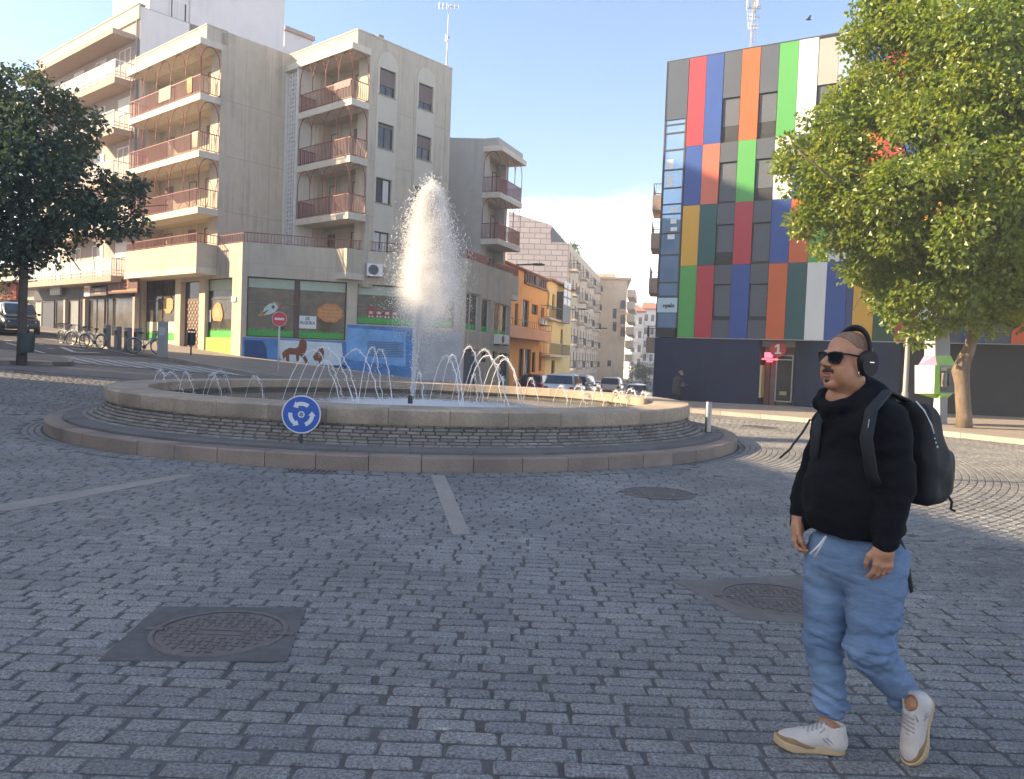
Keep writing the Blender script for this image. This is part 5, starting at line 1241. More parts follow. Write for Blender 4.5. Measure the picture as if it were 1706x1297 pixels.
# ================================================================ pavements, road, markings
M_asph = mat('asphalt', (0.062, 0.061, 0.062), 0.85, var=.25, scale=30, bump=.4, bscale=90, var2=.25, scale2=.6)
M_pave = mat('paving_slabs', (0.25, 0.215, 0.185), 0.8, var=.12, scale=3.5, var2=.15, scale2=.8, bump=.2, bscale=50)
M_kstone = mat('kerb_stone', (0.36, 0.32, 0.275), 0.75, var=.15, scale=14, bump=.2, bscale=60, island=.15)
M_paint = mat('road_paint', (0.46, 0.46, 0.45), 0.75, var=.4, scale=7, var2=.25, scale2=1.5)
def gz(p, h): return Vector((p[0], p[1], float(g(p[0], p[1])) + h))
def resamp(pts, step):
    out = []
    for a, c2 in zip(pts, pts[1:]):
        a, c2 = Vector(a[:2]), Vector(c2[:2]); n = max(1, int((c2 - a).length / step))
        out += [a.lerp(c2, i / n) for i in range(n)]
    return out + [Vector(pts[-1][:2])]
def strip(name, A_, B_, h, m, n=10, skirt=False, zf=None):
    """sheet between two polylines of equal count, laid on the ground"""
    b = MB(); k = len(A_)
    rows = [[gz(A_[i].lerp(B_[i], j / n), h) for j in range(n + 1)] for i in range(k)]
    vs = [p for r in rows for p in r]; fs = [(i * (n + 1) + j, i * (n + 1) + j + 1, (i + 1) * (n + 1) + j + 1, (i + 1) * (n + 1) + j) for i in range(k - 1) for j in range(n)]
    v = (vs[1] - vs[0]).cross(vs[n + 1] - vs[0])
    if v.z < 0: fs = [f[::-1] for f in fs]
    b.add(vs, fs); o = b.build(name, m, smooth=True); return tag(o, kind='structure')
def kerbline(name, pts, h, w=.16, L=1.0):
    """kerb stones end to end along a line; the stones stand on the left of the walking direction"""
    P = resamp(pts, L); b = MB()
    for a, c2 in zip(P, P[1:]):
        d = (c2 - a).normalized(); nn = Vector((-d.y, d.x)); e = .006
        a2, c3 = a + d * e, c2 - d * e
        lo = [gz(q, -.1) for q in (a2, c3, c3 + nn * w, a2 + nn * w)]; hi = [gz(q, h + .003) for q in (a2 + nn * .012, c3 + nn * .012, c3 + nn * w, a2 + nn * w)]; mid = [gz(q, h - .012) for q in (a2, c3)]
        b.add(lo + hi + mid, [(4, 5, 6, 7), (0, 1, 9, 8), (8, 9, 5, 4), (2, 3, 7, 6), (1, 2, 6, 5, 9), (3, 0, 8, 4, 7)])
    o = b.build(name, M_kstone); return tag(o, kind='structure')
# right pavement in front of the coloured building
fr = [Vector((p.x, p.y)) for p in PAVR]
fr = [fr[0] + Vector((-.6, 14)), fr[0] + Vector((-.3, 4))] + fr
f2 = resamp(fr, 1.2)
bk = [f + Vector((.55 * 14, 14)) if False else Vector((WK.P(max(-1, min(KS, float(np.dot(np.array(f) - WK.o, WK.d)))), 0, -.6)[:2])) for f in f2]
strip('pavement', f2, bk, .13, M_pave, 12)
kerbline('kerb', fr, .13)
# left pavement along the shops and the nursery
lp = [gpt(x, y) for x, y in ((-60, 548), (62, 556), (104, 561), (160, 578), (240, 592), (300, 603), (355, 614), (420, 626), (520, 637), (700, 650))]
lp[-1] = Vector((PSO.x + 1.2, PSO.y - 4.5, 0)); lp[-2] = Vector((lp[-2].x, lp[-2].y, 0))
lp += [Vector((PSO.x + 3.4, PSO.y - 1.0, 0)), Vector((PSO.x + 6.6, PSO.y + 7.5, 0)), Vector((PSO.x + 13, PSO.y + 30, 0)), Vector((PSO.x + 20, PSO.y + 60, 0))]
f3 = resamp(lp, 1.2); back = []
for f in f3:
    best = min(((W.P(s, 0, -.3)) for W, s0, s1 in ((PA, 0, AEND + 20), (PL, 0, PLE), (PF, 0, PFE), (PS, 0, PSE)) for s in np.linspace(s0, s1, 40)), key=lambda q: (q.x - f.x) ** 2 + (q.y - f.y) ** 2)
    if f.y > PS.P(PSE, 0).y: best = Vector((f.x - 3.2, f.y + .6, 0))
    back.append(Vector((best.x, best.y)))
strip('pavement', f3, back, .13, M_pave, 8); kerbline('kerb', lp, .13)
# asphalt of the climbing street and of the street falling away
ra = [gpt(x, y) for x, y in ((-120, 580), (40, 588), (130, 591), (200, 593), (268, 595))]
far_ = [Vector((p.x, p.y)) for p in lp[:6]][::-1]
A_ = resamp([(-22, 22), (-21, 28), ra[1], ra[2], ra[3], ra[4]], 1.5)
B_ = resamp([(-62, 62), (-48, 56), lp[1], lp[2], lp[3], lp[4]], 1.5); kk = min(len(A_), len(B_))
A2 = [A_[int(i * (len(A_) - 1) / 39)] for i in range(40)]; B2 = [B_[int(i * (len(B_) - 1) / 39)] for i in range(40)]
strip('road', A2, B2, .016, M_asph, 24)
A3 = resamp([(-1.0, 33.5), (2.5, 42), (9, 66), (17, 98), (26, 140)], 2); B3 = [Vector((p.x + 7.5 - .0 * p.y, p.y - 1.0)) for p in A3]
strip('road', A3, B3, .016, M_asph, 8)
def paint(name, quads, h):
    b = MB()
    for q in quads:
        n = 8; vs = []
        for i in range(n + 1):
            a = Vector(q[0][:2]).lerp(Vector(q[3][:2]), i / n); c2 = Vector(q[1][:2]).lerp(Vector(q[2][:2]), i / n)
            vs += [gz(a, h), gz(a.lerp(c2, .5), h), gz(c2, h)]
        fs = [(3 * i + j, 3 * i + j + 1, 3 * i + 4 + j, 3 * i + 3 + j) for i in range(n) for j in range(2)]
        v = (vs[1] - vs[0]).cross(vs[3] - vs[0])
        b.add(vs, [f[::-1] for f in fs] if v.z < 0 else fs)
    o = b.build(name, M_paint); return tag(o, kind='structure')
# zebra crossing: stripes parallel to the street
P0, P1 = gpt(375, 619), gpt(30, 593); dv = Vector((PL.d[0], PL.d[1])); nst = 11; q = []
for k in range(nst):
    c = Vector((P0.x, P0.y)).lerp(Vector((P1.x, P1.y)), (k + .5) / nst); ac = (Vector((P1.x, P1.y)) - Vector((P0.x, P0.y))).normalized()
    q.append([c - ac * .26 - dv * 1.9, c + ac * .26 - dv * 1.9, c + ac * .26 + dv * 1.9, c - ac * .26 + dv * 1.9])
paint('zebra_crossing', q, .022)
def line(x0, y0, x1, y1, w):
    a, c2 = gpt(x0, y0), gpt(x1, y1); d = Vector((c2.x - a.x, c2.y - a.y)).normalized(); nn = Vector((-d.y, d.x)) * w / 2; a, c2 = Vector((a.x, a.y)), Vector((c2.x, c2.y))
    return [a - nn, a + nn, c2 + nn, c2 - nn]
paint('road_marking', [line(101, 578, 124, 587, .22), line(124, 587, 165, 588, .30), line(118, 580, 139, 583, .16), line(10, 571, 32, 577, .14), line(54, 583, 75, 589, .14), line(64, 574, 73, 574.5, .3), line(80, 580, 88, 581, .3), line(5, 567, 20, 568, .3), line(150, 576, 225, 592, .12), line(62, 562, 150, 576, .12)], .022)
# tree island on the left
ic = gpt(38, 606); pts = []
e0, e1 = gpt(101, 609), gpt(-60, 606)
b = MB(); isl = [Vector((e0.x - .1, e0.y - .35)), Vector((e0.x + .25, e0.y + .25)), Vector((e0.x - .2, e0.y + 1.2)), Vector((ic.x + .3, ic.y + 2.4)), Vector((ic.x - 6, ic.y + 4.5)), Vector((ic.x - 9, ic.y + .6)), Vector((e1.x, e1.y - .2)), Vector((ic.x, ic.y - .75))]
isl = isl[::1]; P = resamp([tuple(p) for p in isl] + [tuple(isl[0])], 1.0)[:-1]
top = [gz(p, .15) for p in P]; bot = [gz(p, -.1) for p in P]; n = len(P)
area = sum(P[i].x * P[(i + 1) % n].y - P[(i + 1) % n].x * P[i].y for i in range(n))
fs = [tuple(range(n))] + [((i + 1) % n, i, i + n, (i + 1) % n + n) for i in range(n)]
b.add(top + bot, fs if area > 0 else [f[::-1] for f in fs]); o = b.build('traffic_island', M_pave); tag(o, kind='structure')
kp = [tuple(p) for p in isl] + [tuple(isl[0])]
kerbline('kerb', kp if area > 0 else kp[::-1], .16, .15)
# ================================================================ trees
def leaf_mat(name, c1, c2, c3, tr):
    m = bpy.data.materials.new(name); m.use_nodes = True; t = m.node_tree; t.nodes.clear(); L = t.links.new
    geo = N(t, 'ShaderNodeNewGeometry'); r = N(t, 'ShaderNodeValToRGB'); e = r.color_ramp.elements
    e[0].position = 0.0; e[0].color = (*c1, 1); e[1].position = 1.0; e[1].color = (*c3, 1); k = e.new(.6); k.color = (*c2, 1)
    n = N(t, 'ShaderNodeTexNoise', i_Scale=.9, i_Detail=3.0); L(geo.outputs['Position'], n.inputs['Vector'])
    a = N(t, 'ShaderNodeMath', operation='MULTIPLY_ADD', i_1=.6); L(geo.outputs['Random Per Island'], a.inputs[0])
    q = N(t, 'ShaderNodeMapRange', i_1=.3, i_2=.7, i_3=-.05, i_4=.42); L(n.outputs[0], q.inputs[0]); L(q.outputs[0], a.inputs[2]); L(a.outputs[0], r.inputs[0])
    d = N(t, 'ShaderNodeBsdfDiffuse'); tl = N(t, 'ShaderNodeBsdfTranslucent'); gl = N(t, 'ShaderNodeBsdfGlossy', i_Roughness=.42); gl.inputs[0].default_value = (.9, .9, .85, 1)
    L(r.outputs[0], d.inputs[0])
    x = N(t, 'ShaderNodeVectorMath', operation='MULTIPLY'); x.inputs[1].default_value = (1.5, 1.35, .6); L(r.outputs[0], x.inputs[0]); L(x.outputs[0], tl.inputs[0])
    m1 = N(t, 'ShaderNodeMixShader', i_0=tr); L(d.outputs[0], m1.inputs[1]); L(tl.outputs[0], m1.inputs[2])
    m2 = N(t, 'ShaderNodeMixShader', i_0=.05); L(m1.outputs[0], m2.inputs[1]); L(gl.outputs[0], m2.inputs[2])
    o = N(t, 'ShaderNodeOutputMaterial'); L(m2.outputs[0], o.inputs[0]); return m
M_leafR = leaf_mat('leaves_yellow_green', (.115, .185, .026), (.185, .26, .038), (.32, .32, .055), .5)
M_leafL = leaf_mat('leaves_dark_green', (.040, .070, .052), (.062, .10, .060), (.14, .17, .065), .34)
M_bark = mat('bark', (.17, .125, .09), .9, var=.35, scale=7, stretch=(1, 1, .35), bump=.8, bscale=16, var2=.2, scale2=2)
M_bark2 = mat('bark_dark', (.09, .075, .06), .9, var=.3, scale=9, stretch=(1, 1, .35), bump=.6, bscale=16)
def leaves(name, clumps, per, size, m, parent, seed, droop=.35):
    """every clump is a spray of separate leaves, each a folded blade of two halves"""
    rs = np.random.RandomState(seed); V, Fc = [], []
    for (c, rad) in clumps:
        n = int(per * (rad / .7) ** 2 * (0.7 + .6 * rs.rand()))
        u = rs.randn(n, 3); u /= np.linalg.norm(u, axis=1)[:, None]
        q = rad * rs.rand(n) ** .45
        P = np.array(c) + u * q[:, None] * np.array([1, 1, .72])
        for i in range(n):
            s = size * (.65 + .7 * rs.rand()); ax = u[i] + rs.randn(3) * .55 + np.array([0, 0, -droop]); ax /= np.linalg.norm(ax)
            nn = rs.randn(3) * .8 + np.array([0, 0, .9]); w = np.cross(ax, nn); w /= (np.linalg.norm(w) + 1e-6); up = np.cross(w, ax)
            p = P[i]; b = len(V); f = .22 * s
            V.extend([tuple(p), tuple(p + ax * s * .45 + w * s * .38 + up * f), tuple(p + ax * s), tuple(p + ax * s * .45 - w * s * .38 + up * f)])
            Fc.append((b, b + 1, b + 2)); Fc.append((b, b + 2, b + 3))
    me = bpy.data.meshes.new(name); og = ORG[parent.name]
    me.from_pydata([(v[0] - og.x, v[1] - og.y, v[2] - og.z) for v in V], [], Fc); me.materials.append(m); me.update()
    return link(name, me, parent, og)
def limbs(name, base, pts, m, parent, targets, r0, seed, r1=.03):
    b = MB(); rs = np.random.RandomState(seed); b.tube(pts[0], pts[1], 14)
    top = pts[0][-1]; ru = pts[1][-1]
    for tg in targets:
        tg = Vector(tg); k = 7; mid = top.lerp(tg, .5) + Vector((0, 0, .5)) + Vector(rs.randn(3)) * .3; pp = []; rr = []
        for i in range(k + 1):
            t = i / k; p = (1 - t) ** 2 * top + 2 * t * (1 - t) * mid + t * t * tg; pp.append(p + Vector(rs.randn(3)) * .05 * (i > 0)); rr.append(ru * .62 * (1 - t) ** .9 + r1 * .6)
        b.tube(pp, rr, 7)
        for j in range(3):
            q = pp[3 + j]; e = q + Vector(rs.randn(3)) * .9 + Vector((0, 0, .5)); b.tube([q, q.lerp(e, .5) + Vector((0, 0, .15)), e], [rr[3 + j] * .6, rr[3 + j] * .4, .012], 5)
    return b.build(name, m, parent, smooth=True)
# --- right tree
def px_in(poly, x, y):
    c = False; n = len(poly)
    for i in range(n):
        (x0, y0), (x1, y1) = poly[i], poly[i - 1]
        if (y0 > y) != (y1 > y) and x < (x1 - x0) * (y - y0) / (y1 - y0) + x0: c = not c
    return c
tb = onz(1605, 712, .13); TY = tb.y
tR = thing('street_tree', 'big sunlit yellow green tree on the pavement before the coloured block', 'tree', tb)
sc = TY / F
def tp(x, y, dy=0.0): return at(x, y, TY + dy)
trunk = [tp(1606, 716), tp(1606, 690), tp(1604, 660), tp(1603, 640), tp(1600, 618), tp(1606, 600), tp(1615, 580), tp(1619, 562), tp(1622, 535)]
rad = [.225, .205, .20, .195, .235, .20, .165, .16, .15]
tgt = [(1400, 300), (1330, 250), (1480, 200), (1560, 120), (1640, 60), (1720, 150), (1780, 300), (1700, 420), (1450, 420), (1540, 330), (1620, 250), (1680, 380)]
rs = np.random.RandomState(11)
limbs('trunk', tb, (trunk, rad), M_bark, tR, [tp(x, y, rs.uniform(-2.5, 3)) for x, y in tgt], .17, 2)
outR = [(1440, -20), (1405, 45), (1395, 70), (1440, 100), (1392, 112), (1400, 140), (1350, 178), (1330, 215), (1345, 225), (1278, 232), (1300, 250), (1270, 285), (1310, 300), (1300, 330), (1325, 345), (1318, 400), (1345, 412), (1330, 425), (1390, 445), (1400, 465), (1440, 478), (1452, 520), (1480, 538), (1500, 562), (1560, 565), (1600, 570), (1640, 562), (1720, 545), (1800, 520), (1900, 440), (1960, 330), (1960, 200), (1900, 60), (1800, -80), (1700, -150), (1560, -130)]
holesR = [(1464, 250, 14, 46), (1500, 238, 20, 20), (1526, 262, 8, 18)]
cl = []; tries = 0
while len(cl) < 1150 and tries < 60000:
    tries += 1; x, y = rs.uniform(1260, 1970), rs.uniform(-160, 575)
    if not px_in(outR, x, y): continue
    if any(((x - hx) / (rx + 9)) ** 2 + ((y - hy) / (ry + 9)) ** 2 < 1 for hx, hy, rx, ry in holesR) and rs.rand() < .9: continue
    # crown depth from the distance to its outline
    m = min(math.hypot(x - a, (y - c2)) for a, c2 in outR) * sc
    dep = min(4.2, .5 + m * 1.0); s = rs.rand()
    dy = -dep * (.55 + .45 * rs.rand()) if s < .62 else rs.uniform(-dep * .6, dep)
    if m < .2: continue
    p = tp(x, y, 0); p = Vector((p.x, p.y + dy, p.z)); p = CAM + (np.array(p) - CAM) * 1.0
    # keep the picture outline when a clump moves nearer or farther
    q = at(x, y, TY + dy)
    cl.append((tuple(q), min(.85, .30 + .45 * rs.rand()) * min(1, .45 + m * .5)))
leaves('crown', cl, 235, .135, M_leafR, tR, 5)
# --- left tree
tbl = gpt(36, 606, .15); LYt = tbl.y
tL_ = thing('street_tree', 'dark shaded tree on the traffic island at the left', 'tree', tbl)
def lp_(x, y, dy=0.0): return at(x, y, LYt + dy)
trunk = [lp_(36, 608), lp_(37, 560), lp_(38, 500), lp_(40, 450), lp_(38, 410)]
limbs('trunk', tbl, (trunk, [.17, .145, .135, .13, .12]), M_bark2, tL_, [lp_(x, y, rs.uniform(-2, 2)) for x, y in ((150, 320), (200, 350), (100, 250), (40, 200), (-40, 260), (-90, 350), (120, 390), (30, 300))], .12, 4)
outL = [(-20, 95), (8, 112), (28, 108), (45, 118), (72, 112), (95, 145), (130, 165), (165, 180), (178, 200), (160, 230), (165, 255), (195, 280), (230, 288), (243, 320), (232, 345), (245, 365), (228, 400), (205, 385), (180, 402), (160, 395), (140, 412), (110, 402), (98, 440), (60, 452), (30, 470), (0, 452), (-80, 460), (-160, 420), (-190, 320), (-160, 200), (-100, 120)]
cl = []; tries = 0
holesL = [(78, 212, 7, 6), (66, 240, 5, 4), (20, 140, 10, 9), (130, 350, 8, 5), (175, 372, 9, 8), (170, 268, 14, 8), (190, 330, 6, 6)]
sl = LYt / F
while len(cl) < 600 and tries < 60000:
    tries += 1; x, y = rs.uniform(-190, 250), rs.uniform(90, 470)
    if not px_in(outL, x, y): continue
    if any(((x - hx) / (rx + 6)) ** 2 + ((y - hy) / (ry + 6)) ** 2 < 1 for hx, hy, rx, ry in holesL): continue
    m = min(math.hypot(x - a, (y - c2)) for a, c2 in outL) * sl
    dep = min(4.0, .4 + m * 1.0); dy = rs.uniform(-dep, dep)
    if m < .15: continue
    cl.append((tuple(at(x, y, LYt + dy)), min(.8, .30 + .42 * rs.rand()) * min(1, .45 + m * .5)))
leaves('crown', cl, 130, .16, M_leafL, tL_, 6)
# a couple of far trees: behind the left tree and at the bottom of the street
for (x, y0, y1, Y, w, lab, n) in ((15, 450, 500, 60, 2.2, 'small far tree under the left tree crown', 40), (1075, 598, 640, 120, 2.4, 'small grey green tree far down the street', 40)):
    p = at(x, y1, Y); p.z = float(g(p.x, p.y)); t = thing('far_tree', lab, 'tree', p); c = at(x, (y0 + y1) / 2, Y)
    b = MB(); b.tube([p, Vector((p.x, p.y, c.z))], [.12, .07], 7); b.build('trunk', M_bark2, t, smooth=True)
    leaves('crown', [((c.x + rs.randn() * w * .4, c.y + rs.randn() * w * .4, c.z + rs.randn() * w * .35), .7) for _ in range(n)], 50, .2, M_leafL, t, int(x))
# ================================================================ street furniture
M_steel = mat('brushed_steel', (.26, .245, .23), .38, var=.12, scale=20, metal=.8)
M_post = mat('painted_post', (.27, .255, .24), .45, metal=.2, var=.1, scale=8)
M_postd = mat('dark_post', (.05, .055, .06), .5)
M_sblue = mat('sign_blue', (.012, .085, .40), .35); M_swhite = mat('sign_white', (.62, .64, .68), .4); M_sred = mat('sign_bright_red', (.55, .02, .025), .35)
class Face:
    """an upright disc-like plane facing the viewer: right vector and normal"""
    def __init__(s, c, n): s.c = Vector(c); s.n = Vector((n[0], n[1], 0)).normalized(); s.r = Vector((-s.n.y, s.n.x, 0)); s.r = s.r if s.r.x > 0 else -s.r
    def P(s, x, y, d=0): return s.c + s.r * x + Vector((0, 0, y)) + s.n * d
def disc(b, f, R0, d0, d1, n=40, r1=None):
    k = [(math.cos(t), math.sin(t)) for t in np.linspace(0, 2 * math.pi, n + 1)[:-1]]
    b.add([f.P(R0 * x, R0 * y, d1) for x, y in k] + [f.P(R0 * x, R0 * y, d0) for x, y in k], [tuple(range(n)), tuple(range(2 * n - 1, n - 1, -1))] + [((i + 1) % n, i, i + n, (i + 1) % n + n) for i in range(n)])
def annulus(b, f, r0, r1, d, a0=0, a1=2 * math.pi, n=40):
    A = np.linspace(a0, a1, n + 1)
    vs = [f.P(r * math.cos(t), r * math.sin(t), d) for t in A for r in (r0, r1)]
    b.add(vs, [(2 * i, 2 * i + 1, 2 * i + 3, 2 * i + 2) for i in range(n)])
# roundabout sign
sp = at(502, 690, 11.45); t = thing('roundabout_sign', 'round blue roundabout sign with three white arrows before the fountain', 'road sign', (sp.x, sp.y, .28)); f = Face(sp, (-sp.x * .5, -sp.y))
b = MB(); disc(b, f, .276, -.012, 0); b.build('sign_plate', M_swhite, t)
b = MB(); disc(b, f, .258, 0, .003); b.build('blue_face', M_sblue, t)
for k in range(3):
    b = MB(); a0 = R(60 + k * 120 - 8); a1 = a0 + R(62)
    annulus(b, f, .125, .182, .0055, a0, a1, 14)
    e, tip = a1, a1 + R(24)
    b.add([f.P(.098 * math.cos(e), .098 * math.sin(e), .0055), f.P(.209 * math.cos(e), .209 * math.sin(e), .0055), f.P(.155 * math.cos(tip), .155 * math.sin(tip), .0055)], [(0, 1, 2)]); b.build('arrow', M_swhite, t)
b = MB(); annulus(b, f, .03, .047, .005); b.build('centre_ring', M_swhite, t); b = MB(); disc(b, f, .02, .0, .012, 12); b.build('bolt', M_steel, t)
b = MB(); q = f.P(0, 0, -.03); b.tube([(q.x, q.y, .22), (q.x, q.y, sp.z + .1)], .025, 10); b.build('post', M_steel, t, smooth=True)
# no entry sign
p0 = gpt(463, 622, .13); sp = at(465.5, 531, p0.y); t = thing('no_entry_sign', 'red no entry sign with white bar on a thin post by the nursery', 'road sign', p0); f = Face(sp, (-sp.x * .6, -sp.y)); rr = 11.5 / F * p0.y
b = MB(); disc(b, f, rr * 1.06, -.02, 0); b.build('sign_plate', M_swhite, t); b = MB(); disc(b, f, rr, 0, .004); b.build('red_face', M_sred, t)
b = MB(); b.add([f.P(-rr * .66, -rr * .17, .007), f.P(rr * .66, -rr * .17, .007), f.P(rr * .66, rr * .17, .007), f.P(-rr * .66, rr * .17, .007)], [(0, 1, 2, 3)]); b.build('white_bar', M_swhite, t)
b = MB(); b.tube([p0, (sp.x, sp.y + .04, sp.z + rr)], .035, 10); b.build('post', mat('pale_post', (.60, .57, .52), .45), t, smooth=True)
# bollard by the kerb
p = at(1179, 718, 16.05); p.z = .26; q = at(1178, 669, 16.05); t = thing('bollard', 'slim steel bollard standing on the fountain ledge', 'bollard', p); b = MB()
b.tube([(p.x, p.y, .2), (p.x, p.y, q.z - .02), (p.x, p.y, q.z)], [.062, .062, .05], 16); b.build('post', M_steel, t, smooth=True, auto=40)
b = MB(); b.tube([(p.x, p.y, .22), (p.x, p.y, .285)], .085, 16); b.build('collar', M_postd, t)
# lamp post right of the man
p = onz(1516, 706, .13); p = Vector((p.x, p.y + .4, .13)); t = thing('lamp_post', 'grey lamp post rising into the leaves of the sunlit tree', 'street lamp', p); b = MB()
b.tube([p, p + Vector((0, 0, .9)), p + Vector((0, 0, .95)), p + Vector((0, 0, 6.4))], [.095, .095, .075, .05], 14); b.build('pole', M_post, t, smooth=True)
b = MB(); b.tube([p + Vector((0, 0, 6.35)), p + Vector((-.3, -.3, 6.7)), p + Vector((-.8, -.8, 6.8))], .03, 8); b.build('arm', M_post, t, smooth=True)
b = MB(); b.ball(p + Vector((-.95, -.95, 6.78)), .3, .16, .08); b.build('lamp_head', M_postd, t, smooth=True)
# tall lamp whose thin shadow crosses the sunlit setts
p = Vector((-11.2, 12.25, 0)); t = thing('lamp_post', 'tall grey lamp post left of the square, outside the picture', 'street lamp', p); b = MB()
b.tube([p, p + Vector((0, 0, 11.5))], [.11, .06], 12); b.build('pole', M_post, t, smooth=True); b = MB(); b.tube([p + Vector((0, 0, 11.45)), p + Vector((0, 1.2, 11.8))], .04, 8); b.build('arm', M_post, t)
b = MB(); b.ball(p + Vector((0, 1.5, 11.8)), .18, .4, .08); b.build('lamp_head', M_postd, t, smooth=True)
# wall lamps of the street falling away
for (x0, y0, x1, y1, Y, lab) in ((860, 441, 903, 439, 50, 'street lamp arm on the orange house'), (947, 515, 975, 514, 78, 'street lamp arm on the yellow house'), (991, 547, 1010, 546, 110, 'street lamp arm on the beige block')):
    a, c2 = at(x0, y0, Y + .2), at(x1, y1, Y - 1.2); t = thing('wall_lamp', lab, 'street lamp', a); b = MB(); b.tube([a, c2], [.05, .04], 6); b.build('arm', M_postd, t)
    b = MB(); b.ball(a.lerp(c2, .85) - Vector((0, 0, .03)), .45, .16, .08, 10, 6); b.build('lamp_head', M_postd, t, smooth=True)
# litter bins
p = gpt(318, 591, .13); t = thing('litter_bin', 'black litter bin on a short post by the nursery door', 'litter bin', p); b = MB()
b.tube([p, p + Vector((0, 0, .5))], .04, 8); b.build('post', M_postd, t); b = MB(); b.lathe([(.02, .42), (.17, .45), (.20, .62), (.20, 1.02), (.19, 1.05), (.17, 1.05), (.17, .6)], 20, p); b.build('bin', M_black, t, smooth=True, auto=40)
b = MB(); b.lathe([(.21, 1.12), (.15, 1.2), (.001, 1.22)], 20, p); b.tube([p + Vector((.19, 0, 1)), p + Vector((.19, 0, 1.13))], .015, 6); b.tube([p + Vector((-.19, 0, 1)), p + Vector((-.19, 0, 1.13))], .015, 6); b.build('lid', M_black, t, smooth=True)
M_bing = mat('bin_green', (.035, .06, .06), .6, var=.1, scale=6)
p = at(44, 587, LYt - .25); t = thing('litter_bin', 'dark green litter bin strapped to the shaded tree trunk', 'litter bin', p); hh = at(44, 555, LYt - .25).z - p.z
b = MB(); b.tube([p, p + Vector((0, 0, hh * .1)), p + Vector((0, 0, hh))], [.19, .22, .25], 18, cap=False); b.tube([p + Vector((0, 0, .0)), p + Vector((0, 0, .02))], .19, 18); b.build('bin', M_bing, t, smooth=True)
b = MB(); b.tube([p + Vector((0, 0, hh - .05)), p + Vector((0, 0, hh + .01))], .265, 18, cap=False); b.build('rim', M_bing, t); b = MB(); b.box(p + Vector((-.1, .22, hh * .6)), .06, .3, .1); b.box(p + Vector((-.22, .05, .02)), .1, .1, .25); b.build('bracket', M_black, t)
# bike hire docks and the tall terminal
M_dock = mat('dock_grey', (.17, .175, .18), .5, var=.1, scale=5)
def dock(x, y, h, lab, w=.34):
    p = gpt(x, y, .13); t = thing('bike_dock', lab, 'bike dock', p, group='bike hire docks'); b = MB()
    d = Vector((PL.d[0], PL.d[1], 0)); nn = Vector((PL.n[0], PL.n[1], 0))
    b.obox(p - d * w / 2 - nn * .11, d * w, nn * .22, Vector((0, 0, h))); b.build('body', M_dock, t, bevel=.03)
    b = MB(); b.obox(p - d * w * .3 + nn * .11 + Vector((0, 0, h * .62)), d * w * .6, nn * .03, Vector((0, 0, h * .2))); b.build('lock_slot', M_black, t)
    b = MB(); b.obox(p - d * w * .45 + nn * .111 + Vector((0, 0, h * .86)), d * w * .9, nn * .006, Vector((0, 0, .03))); b.build('band', M_swhite, t)
    return t
DL = ['bike hire dock nearest the parked bicycles', 'second grey bike dock from the parked bicycles', 'third grey bike dock from the parked bicycles', 'grey bike dock beside the lone docked bicycle']
for i, (x, y) in enumerate(((178, 577), (196, 581), (213, 583), (229, 584))): dock(x, y, 1.05, DL[i], .38)
p = gpt(271, 595, .13); t = thing('hire_terminal', 'tall grey bike hire terminal next to the lone docked bicycle', 'terminal', p); b = MB()
d = Vector((1, 0.1, 0)); nn = Vector((.1, -1, 0)); b.obox(p - d * .2 - nn * .12, d * .38, nn * .24, Vector((0, 0, 1.55))); b.build('body', mat('terminal_grey', (.30, .31, .32), .5), t, bevel=.02)
b = MB(); b.obox(p - d * .13 + nn * .12 + Vector((0, 0, .95)), d * .24, nn * .01, Vector((0, 0, .35))); b.build('screen', mat('screen_pale', (.45, .47, .5), .3), t)
